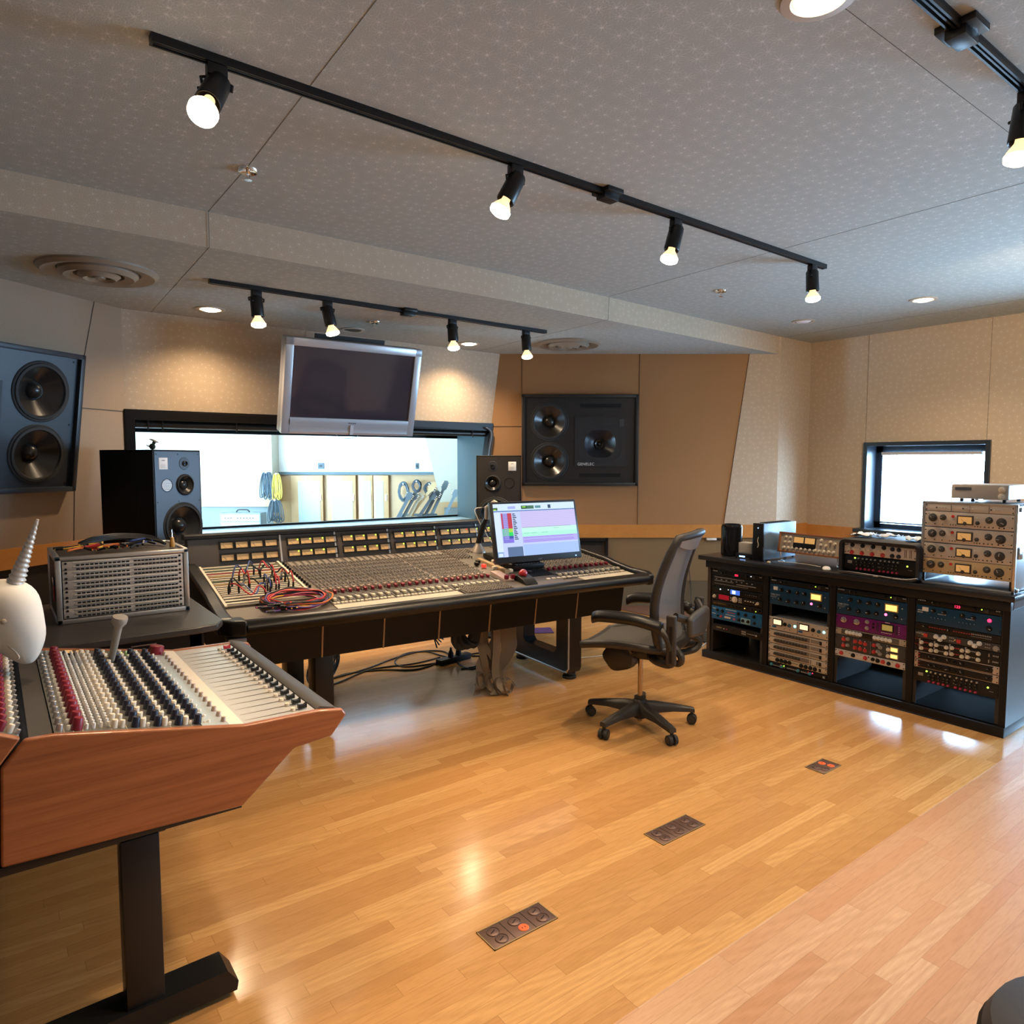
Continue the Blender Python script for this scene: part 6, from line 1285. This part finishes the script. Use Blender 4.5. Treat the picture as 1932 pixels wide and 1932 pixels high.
g = G(); g.tube(spline([(.052, -.0135, .185), (.046, -.0135, .168), (.046, -.0135, .15), (.052, -.0135, .135), (.051, -.0135, .118), (.045, -.0135, .105)], 6), .003, 6); g.build('emblem', CREAM, t); G().lathe([(.004, 0), (.003, .002), (.0003, .003)], T(.046, -.012, .255, 90), 10).build('power_light', LBLU, t)
for x, y in ((.01, .02), (.08, .02), (.01, .42), (.08, .42)): G().cyl((x, y, 0), (x, y, .014), .009, n=10).build('foot', RUB, t)
g = G()
for i in range(12): g.bx(.012, .08, .06 + i * .028, .072 + i * .028, .288, .293, .001)
g.build('vent_rib', BLK, t, kind='stuff')
# wooden preamp on a wire stand
t = thing('tube_preamp', 'walnut cased preamplifier with two amber meters tilted back on a wire stand', 'audio unit', T(4.80, 3.015, ZT + .075, 0, 0, -92) @ T(0, 0, 0, -8, 0, 0))
w_, h_, d_ = .515, .155, .26
for a in ((0, w_, 0, d_, 0, .014), (0, w_, 0, d_, h_ - .014, h_), (0, .014, 0, d_, 0, h_), (w_ - .014, w_, 0, d_, 0, h_)): G().bx(*a, .003).build('case_board', M_WALNUT, t)
G().bx(.014, w_ - .014, .008, .02, .014, h_ - .014).build('faceplate', mat('brushed_gold', (.42, .34, .25), .42, .3), t); G().bx(.014, w_ - .014, .02, d_ - .01, .014, h_ - .014).build('chassis', BLK, t)
f = G().bx(.125, .305, .001, .009, .042, .128, .002).build('meter', BLK, t)
for x0 in (.131, .220): G().bx(x0, x0 + .078, -.0005, .002, .082, .124).build('meter_face', mat('meter_amber_dim', (.62, .38, .14), .5, emit=(1, .55, .18), es=.25), f)
for x0, z0 in ((.06, .118), (.095, .118), (.055, .082), (.09, .082), (.345, .085), (.345, .118), (.385, .082), (.415, .112), (.45, .10)): link('knob', knob_mesh(.009, .013, CREAM, None, 14, 1), t, T(x0, .008, z0, 90))
for i in range(12): link('knob', knob_mesh(.010, .016, mat('knob_ivory', (.66, .58, .46), .35), None, 14, 1), t, T(.05 + i * .036, .008, .038, 90))
g = G(); g.tube([(.03, .0, -.0), (.03, .01, -.06), (.035, .20, -.09)], .004, 6); g.build('wire_leg', CHROME, t); G().tube([(w_ - .03, .0, 0), (w_ - .03, .01, -.06), (w_ - .035, .20, -.09)], .004, 6).build('wire_leg', CHROME, t)
# mouse and its cable
t = thing('computer_mouse', 'white computer mouse on the rack countertop in front of the walnut preamplifier', 'mouse', T(4.72, 2.575, ZT, 0, 0, 30))
rs = []
for x, hw, hz in ((-.055, .012, .006), (-.045, .024, .014), (-.015, .029, .021), (.02, .028, .020), (.045, .022, .013), (.055, .012, .006)): rs.append([(x, hw * math.cos(a), max(0, hz * math.sin(a)) ) for a in [PI * k / 10 for k in range(11)]] + [(x, -hw * .9, 0), (x, hw * .9, 0)])
G().rings(rs).build('shell', WHITE, t, ang=180)
cable([V3((4.74, 2.63, ZT + .008)), V3((4.80, 2.76, ZT + .004)), V3((4.80, 2.87, ZT + .004)), V3((4.77, 2.98, ZT + .004)), V3((4.83, 3.0, ZT + .004))], .002, WHTC, 'mouse_cable', 'thin white mouse cable on the rack countertop')
o = G().box((0, 0, .006), (.05, .022, .012), None, .004).build('adapter', mat('adapter_tan', (.5, .38, .25), .5), None, T(4.66, 2.995, ZT, 0, 0, 30)); tag(o, 'small tan adapter plug at the front of the countertop by the interface tower', 'adapter')
# soft black case with two units
SX = 4.655; SY = 2.445
t = thing('soft_rack_case', 'soft black rack case holding a cream unit and a black equalizer', 'rack case', T(SX, SY, ZT, 0, 0, -90))
w_, h_, d_ = .53, .245, .40
def rr_(ins, y, r=.045): 
    x0, x1, z0, z1 = ins, w_ - ins, ins * .6, h_ - ins; pts = []
    for cx, cz, a0 in ((x1 - r, z0 + r, -90), (x1 - r, z1 - r, 0), (x0 + r, z1 - r, 90), (x0 + r, z0 + r, 180)):
        for k in range(6): a = R(a0 + 18 * k); pts.append((cx + r * math.cos(a), y, cz + r * math.sin(a)))
    return pts
g = G(); g.rings([rr_(.030, .02, .02), rr_(.028, -.03, .02), rr_(.008, -.035, .04), rr_(0, -.02), rr_(0, d_), rr_(.03, d_ + .02)], True); g.build('shell', mat('ballistic_black', (.014, .014, .018), .65), t, ang=60)
g = G(); g.tube(spline([(.02, -.045, .012), (.1, -.06, .022), (.27, -.05, .016), (.44, -.055, .014), (.52, -.04, .03)], 6), .006, 6); g.build('zip_edge', mat('zip_grey', (.05, .05, .055), .4), t); G().bx(.255, .285, -.062, -.05, .010, .018, .002).build('zip_tag', ALU, t)
unit(0, 0, .078, 'microphone_preamp', 'cream unit with four red knobs in the soft black case', mat('cream_white', (.60, .53, .47), .45), [('k', .12 + .148 * j, .88 - .04, .011, .014, BLK) for j in range(4)] + [('k', .115 + .145 * j, .2, .011, .014, RED) for j in range(4)] + [('k', .085 + .07 * j, .52, .0085, .014, CREAM) for j in range(8)] + [('k', .68 + .085 * (j % 2), .78 - .56 * (j // 2), .011, .014, BLUEK) for j in range(4)] + [('b', .845 + .018 * j + (.03 if j > 1 else 0), .5, .004, .052, mat('slot_brown', (.10, .07, .06), .5), .001) for j in range(4)] + [('l', .05, .84, .003, BLK), ('l', .06, .25, .003, BLK)], x=SX - .02, y=SY - .033, M=T(SX - .012, SY - .033, ZT + .135, 0, 0, -90), depth=.02)
eq_old = unit
def unit(bay, z0, z1, *a, **k): k['M'] = T(SX - .012, SY - .033, ZT + .030, 0, 0, -90); k['depth'] = .02; return eq_old(bay, z0, z1, *a, **k)
eq12(.0, .10, 'black equalizer with green lamps under the cream unit in the soft case', PNL)
unit = eq_old
for i, (x, y, rz, c, lb) in enumerate(((4.80, 2.36, 10, (.55, .58, .62), 'crumpled pale paper sheet at the left end of the soft case top'), (4.86, 2.24, -20, (.40, .43, .47), 'grey plastic wrapper in the middle of the soft case top'), (4.80, 2.02, 25, (.45, .52, .56), 'pale folded sheet at the right end of the soft case top'))):
    g = G(); random.seed(40 + i); vv = [[g.bm.verts.new((-.09 + .18 * a / 8, -.06 + .12 * b / 6, .006 + random.uniform(0, .022))) for a in range(9)] for b in range(7)]
    for b in range(6):
        for a in range(8): g.bm.faces.new((vv[b][a], vv[b][a + 1], vv[b + 1][a + 1], vv[b + 1][a]))
    o = g.build('paper_sheet', mat('paper_%d' % i, c, .4), None, T(x, y, ZT + h_, 0, 0, rz)); tag(o, lb, 'paper'); sd = o.modifiers.new('t', 'SOLIDIFY'); sd.thickness = .002
# big silver rack with four compressors
BX, BY = 4.665, 1.932
t = thing('silver_rack_case', 'pale metal rack case with an open gap at its base, right end of the countertop', 'rack case', T(BX, BY, ZT, 0, 0, -90))
w_, h_, d_ = .505, .515, .50
for a in ((0, .010, 0, d_, 0, h_), (w_ - .010, w_, 0, d_, 0, h_), (0, w_, 0, d_, h_ - .010, h_), (0, w_, 0, d_, .004, .016)): G().bx(*a, .002).build('shell', mat('case_alu', (.45, .47, .50), .3, .6), t)
for a in ((-.002, .014, -.004, .012, 0, h_), (w_ - .014, w_ + .002, -.004, .012, 0, h_), (0, w_, -.004, .012, h_ - .012, h_ + .002), (0, w_, -.004, .012, .0, .014)): G().bx(*a, .002).build('edge_trim', ALU, t)
for x in (.012, w_ - .026): G().bx(x, x + .014, .004, .012, .014, h_ - .01).build('rack_rail', BLKM, t)
for y_ in (-.004, w_ + .002): G().bx(y_ - .006 if y_ < 0 else y_, y_ if y_ < 0 else y_ + .008, .03, .08, .20, .27, .003).build('butterfly_latch', CHROME, t)
for i in range(4): G().bx(w_ - .0, w_ + .012, .02 + (.0 if i < 2 else .44), .04 + (.0 if i < 2 else .44), (.01 if i % 2 else h_ - .04), (.03 if i % 2 else h_ - .015), .003).build('corner_cap', CHROME, t)
GW = .479
def gear(z0, z1, name, label, pm, it, **k): return eq_old(0, 0, z1 - z0, name, label, pm, it, wdt=GW, M=T(BX - .002, BY - .013, ZT + z0, 0, 0, -90), depth=.35, **k)
gear(.458, .503, 'patch_panel_unit', 'thin pale switch panel at the top of the silver rack case', SILV, [('l', .14 + .035 * j + .20 * (j // 4) - .14 * (j // 4) * .25, .5, .004, ALU if j % 4 else BLK) for j in range(16)] + [('b', .31, .5, .001, .04, DKGREY), ('b', .52, .5, .001, .04, DKGREY), ('b', .73, .5, .001, .04, DKGREY)])
LB4 = ['topmost of the four meter compressors in the silver rack case', 'second from top of the four meter compressors in the silver rack case', 'third from top of the four meter compressors in the silver rack case', 'yellowed lowest meter compressor in the silver rack case']
for i, z0 in enumerate((.362, .264, .166, .070)):
    pm = CREAMP if i == 3 else SILV
    gear(z0, z0 + .095, 'tube_compressor', LB4[i], pm, [('k', .10, .58, .019, .020, DKGREY, PRN), ('k', .22, .62, .014, .018, DKGREY, PRN), ('l', .335, .72, .009, mat('jewel_red', (.62, .04, .03), .25)), ('m', .475, .52, .088, .056, METERF, mat('meter_bezel_brown', (.05, .04, .035), .4)), ('s', .61, .62, .010), ('k', .61, .38, .009, .010, DKGREY), ('k', .735, .60, .015, .018, DKGREY, PRN), ('k', .865, .50, .020, .020, DKGREY, PRN)] + [('l', .31 + .03 * j, .18, .003, BLK) for j in range(3)] + [('l', .585 + .03 * j, .16, .003, BLK) for j in range(3)] + [('l', .69 + .045 * j, .16, .0035, BLK) for j in range(3)] + [('l', .845 + .05 * j, .16, .004, BLK) for j in range(2)] + [('l', .13, .18, .003, BLK), ('l', .22, .18, .003, BLK), ('l', .05, .85, .003, ALU), ('l', .05, .2, .003, ALU), ('l', .95, .85, .003, ALU), ('l', .95, .2, .003, ALU)], grp='meter compressors in the silver rack case')
t = thing('amplifier', 'small pale amplifier with two knobs on top of the silver rack case', 'amplifier', T(4.74, 1.805, ZT + .531, 0, 0, -90))
G().bx(0, .305, .004, .30, .006, .093, .003).build('housing', mat('amp_white', (.55, .54, .54), .4, .2), t); G().bx(.002, .303, 0, .006, .008, .091, .001).build('faceplate', mat('amp_face', (.46, .41, .36), .4, .2), t)
G().bx(.022, .11, -.002, .001, .058, .076).build('display', mat('amp_display', (.08, .10, .12), .3), t)
for z in (.026, .066): link('knob', knob_mesh(.015, .016, CREAM, None, 18, 1), t, T(.27, 0, z, 90))
for x, y in ((.05, .03), (.11, .03), (.275, .03), (.05, .26), (.275, .26)): G().cyl((x, y, -.012), (x, y, .008), .010, n=10).build('foot', RUB, t)

# ================================================================ THINGS IN THE LIVE ROOM
def lrm(px, z, D): s = (px - 966) / F * D / math.cos(pit) * math.cos(pit); return Matrix.Translation(lr(s, z, D)) @ Euler((0, 0, math.atan2(RT.y, RT.x))).to_matrix().to_4x4()
PXM = lambda D: D / F
FROST = mat('frosted_glass', (.31, .36, .335), .5)
for (p0, p1, g0, g1_, lb) in ((549, 609, 562.5, 603.5, 'maple cabinet door with frosted panel, leftmost in the room beyond the glass'), (617, 671, 626, 665, 'maple cabinet door with frosted panel, second from left in the room beyond the glass'), (676, 703, 685, 699.5, 'narrow maple cabinet door left of the thin dark gap in the room beyond the glass'), (704.5, 733, 708.5, 723, 'narrow maple cabinet door right of the thin dark gap in the room beyond the glass')):
    D = 11.5; k = D / F; t = thing('cabinet_door', lb, 'door', lrm(p0, 0, D), 'maple doors in the room beyond the glass'); W_ = (p1 - p0) * k
    G().bx(0, W_, 0, .05, .03, 1.365, .004).build('door_leaf', M_MAPLE, t); G().bx((g0 - p0) * k, (g1_ - p0) * k, -.006, .01, .15, 1.27).build('frosted_panel', FROST, t); G().bx(W_ - .05, W_ - .03, -.02, .0, .95, 1.05).build('handle', ALU, t)
for (px, w_, lb, c) in ((606, .10, 'square dark wall plate on the white wall beyond the glass', DKGREY), (787, .05, 'small dark wall switch plate on the white wall beyond the glass', DKGREY)):
    t = thing('wall_plate', lb, 'wall plate', lrm(px, 1.46 + .06, 11.57)); G().bx(-w_ / 2, w_ / 2, 0, .03, -.05, .05, .004).build('plate', mat('plate_slate', (.05, .07, .08), .5), t); G().bx(-w_ / 4, w_ / 4, -.004, .002, -.02, .02).build('insert', BLK, t)
random.seed(9)
def hank(px, ztop, zbot, wd, D, n, m_, lb, nm='cable_hank'):
    t = thing(nm, lb, 'cable', lrm(px, ztop, D)); G().cyl((0, .06, 0), (0, -.05, 0), .012, n=8).build('wall_hook', ALU, t)
    for k in range(n):
        x = (k / (n - 1) - .5) * wd; L = (ztop - zbot) * random.uniform(.85, 1.0); rx = .035
        pts = [(x * .45 + rx * math.cos(a) + (x * .55) * (1 - math.sin(a)) / 2, -.02 + .015 * (k % 3), -L / 2 + L / 2 * math.sin(a)) for a in [2 * PI * i / 16 for i in range(16)]]
        G().tube(pts, .009, 6, True).build('cable_loop', m_, t)
hank(504, 1.42, .98, .19, 11.1, 9, mat('hank_slate', (.045, .065, .08), .6), 'hank of slate grey cables hung on the wall beyond the glass')
hank(523, 1.40, .96, .10, 11.1, 5, mat('hank_yellow', (.50, .38, .05), .6), 'hank of yellow cables hung beside the slate grey hank beyond the glass')
hank(519, .98, .60, .22, 11.08, 9, mat('hank_slate', (.045, .065, .08), .6), 'lower hank of dark cables hung under the yellow hank beyond the glass')
def coil(px, z, rx, rz, D, n, m_, lb):
    t = thing('cable_coil', lb, 'cable', lrm(px, z, D), 'coils hung on the maple wall beyond the glass'); G().cyl((0, .06, rz * .8), (0, -.04, rz * .8), .012, n=8).build('wall_hook', ALU, t)
    for k in range(n):
        f = .72 + .28 * k / (n - 1); G().tube([(rx * f * math.cos(a) + random.uniform(-.006, .006), .015 * (k % 3), rz * f * math.sin(a)) for a in [2 * PI * i / 20 for i in range(20)]], .012, 6, True).build('cable_loop', m_, t)
coil(761, 1.10, .085, .16, 11.4, 5, mat('coil_slate', (.045, .06, .07), .5), 'large oval cable coil, leftmost on the maple wall beyond the glass')
coil(786, 1.19, .070, .10, 11.4, 6, mat('coil_dark', (.015, .022, .03), .5), 'dark round cable coil, middle one on the maple wall beyond the glass')
coil(810, 1.15, .085, .10, 11.4, 5, mat('coil_black', (.02, .025, .03), .5), 'dark cable coil behind the guitar headstocks beyond the glass')
rk = thing('guitar_rack', 'dark multi guitar stand in the room beyond the glass', 'guitar stand', lrm(788, 0, 10.9)); G().bx(-.27, .30, -.03, .03, .74, .775, .01).build('neck_bar', mat('rack_slate', (.04, .055, .06), .5), rk)
for x in (-.25, .28): G().bx(x - .02, x + .02, -.02, .02, 0, .75).build('upright', mat('rack_slate', (.04, .055, .06), .5), rk); G().bx(x - .02, x + .02, -.3, .2, 0, .04).build('foot', mat('rack_slate', (.04, .055, .06), .5), rk)
GLB = ['slate-necked guitar, leftmost in the stand beyond the glass', 'guitar second from left in the stand beyond the glass', 'pale-necked guitar third from left in the stand beyond the glass', 'guitar with blond maple neck standing highest in the stand beyond the glass', 'guitar fifth from left in the stand beyond the glass', 'guitar at the right end of the stand beyond the glass', 'guitar leaning right of the stand beyond the glass', 'guitar at the far right edge of the glass']
for i, (pb, pt, zt_, c, lb) in enumerate(zip((757, 767, 777, 788, 798, 808, 823, 846), (770, 780, 790, 812, 814, 822, 838, 858), (1.00, .99, .98, 1.14, .98, 1.01, 1.16, 1.02), ((.05, .06, .065), (.06, .065, .065), (.32, .25, .16), (.40, .26, .12), (.05, .055, .06), (.06, .07, .07), (.08, .10, .105), (.13, .16, .17)), GLB)):
    D = 10.85; k = D / F; t = thing('guitar', lb, 'guitar', lrm(pb, .12, D + .075 * i - .3), 'guitars in the stand beyond the glass'); gm_ = mat('guitar_neck_%d' % i, c, .45)
    dx = (pt - pb) * k; top = V3((dx * 1.4, -.05, zt_ + .0)); bot = V3((-dx * 1.1, -.10, .48)); d_ = (top - bot).normalized(); sd_ = V3((d_.z, 0, -d_.x))
    def at(f, o, y=0): return bot + (top - bot) * f + sd_ * o + V3((0, y, 0))
    G().rings([[at(0, -.028), at(0, .028), at(0, .028, .03), at(0, -.028, .03)], [at(.80, -.022), at(.80, .022), at(.80, .022, .025), at(.80, -.022, .025)]]).build('neck', gm_, t)
    G().rings([[at(.80, -.022, .003), at(.85, -.045, .003), at(1, -.04, .003), at(1.02, .01, .003), at(.98, .04, .003), at(.85, .045, .003), at(.80, .022, .003)], [at(.80, -.022, .02), at(.85, -.045, .02), at(1, -.04, .02), at(1.02, .01, .02), at(.98, .04, .02), at(.85, .045, .02), at(.80, .022, .02)]]).build('headstock', gm_, t)
    for q_ in range(3):
        for s in (-1, 1): G().cyl(at(.87 + .045 * q_, s * .04, .012), at(.87 + .045 * q_, s * .065, .012), .008, n=8).build('tuning_peg', CHROME, t)
    g = G(); c0 = V3((bot.x - d_.x * .16, bot.y, bot.z - .22)); rs = []
    for y in (0, .05): rs.append([c0 + V3((.16 * math.cos(a) * (1 - .22 * math.sin(a) - .18 * math.exp(-(math.sin(a) - .15) ** 2 * 14)), y, .21 * math.sin(a))) for a in [2 * PI * j / 28 for j in range(28)]])
    g.rings(rs); g.build('guitar_body', mat('guitar_body_%d' % (i % 3), ((.30, .08, .03), (.05, .05, .06), (.50, .30, .10))[i % 3], .3), t)
D = 10.2; t = thing('guitar_amplifier', 'pale guitar amplifier with a top handle in the room beyond the glass', 'amplifier', lrm(412, .34, D)); k = D / F
G().bx(0, 78 * k, 0, .26, 0, .50, .01).build('cabinet', mat('amp_slate', (.13, .17, .18), .6), t); G().bx(.03, 78 * k - .02, -.008, .01, .38, .47, .003).build('control_panel', mat('amp_panel', (.5, .52, .52), .4), t); G().bx(.03, 78 * k - .02, -.004, .01, .03, .36).build('grille_cloth', mat('grille_cloth', (.32, .37, .38), .8), t)
g = G().tube(spline([(.20, .13, .50), (.23, .13, .535), (.30, .13, .54), (.37, .13, .535), (.40, .13, .50)], 5), .010, 6); g.build('handle', BLK, t)
for i in range(9): G().cyl((.09 + i * .045 + (.05 if i > 2 else 0), -.02, .425), (.09 + i * .045 + (.05 if i > 2 else 0), -.006, .425), .010, n=10).build('knob', BLK, t)
o = G().bx(-.05, .85, -.05, .32, 0, .34).build('amp_stand', mat('stand_dark', (.06, .06, .06), .6), None, lrm(412, 0, D)); tag(o, 'dark box stand under the pale guitar amplifier beyond the glass', 'stand')
# roller blind tube and cords at the control room window
t = thing('roller_blind', 'rolled black blind tube across the top of the control room window', 'blind')
a, b = fwp(.02, ZW1 - .105) + V3((0, .03, 0)), fwp(.985, ZW1 - .105) + V3((0, .03, 0)); G().cyl(a, b, .030, n=18).build('roller', mat('roller_black', (.02, .018, .016), .35), t)
for s in (.045, .075, .24, .93): p = fwp(s, ZW1 - .09) + V3((0, -.01, 0)); G().tube([p + V3((0, 0, .05)), p, p - V3((0, 0, .06))], .006, 6).build('bracket', BLKM, t)
for i in range(3): cable([fwp(1, 1.96) + V3((-.12 + .02 * i, -.04, 0)), fwp(1, 1.90) + V3((-.04 + .015 * i, -.05, 0)), fwp(1, 1.7) + V3((-.05 + .02 * i, -.05, 0)), fwp(1, 1.45) + V3((-.04 + .02 * i, -.05, 0)), fwp(1, 1.2) + V3((-.05 + .015 * i, -.05, 0))], .007, (BLKC, GREYC, BLKC)[i], 'window_cable', ['black cable hanging at the right side of the control room window, left one', 'grey cable hanging at the right side of the control room window', 'black cable hanging at the right side of the control room window, right one'][i])

t = thing('outlet_strip', 'small white outlet strip fixed under the maple rail left of the cylinder computer', 'outlet', Matrix.Translation(dp(2.13, .735, 7.56)) @ Euler((0, 0, math.atan2(RT.y, RT.x))).to_matrix().to_4x4())
G().bx(0, .11, 0, .04, 0, .024, .003).build('housing', WHITE, t); G().bx(.11, .20, .005, .03, .004, .02, .003).build('plug', BLK, t)
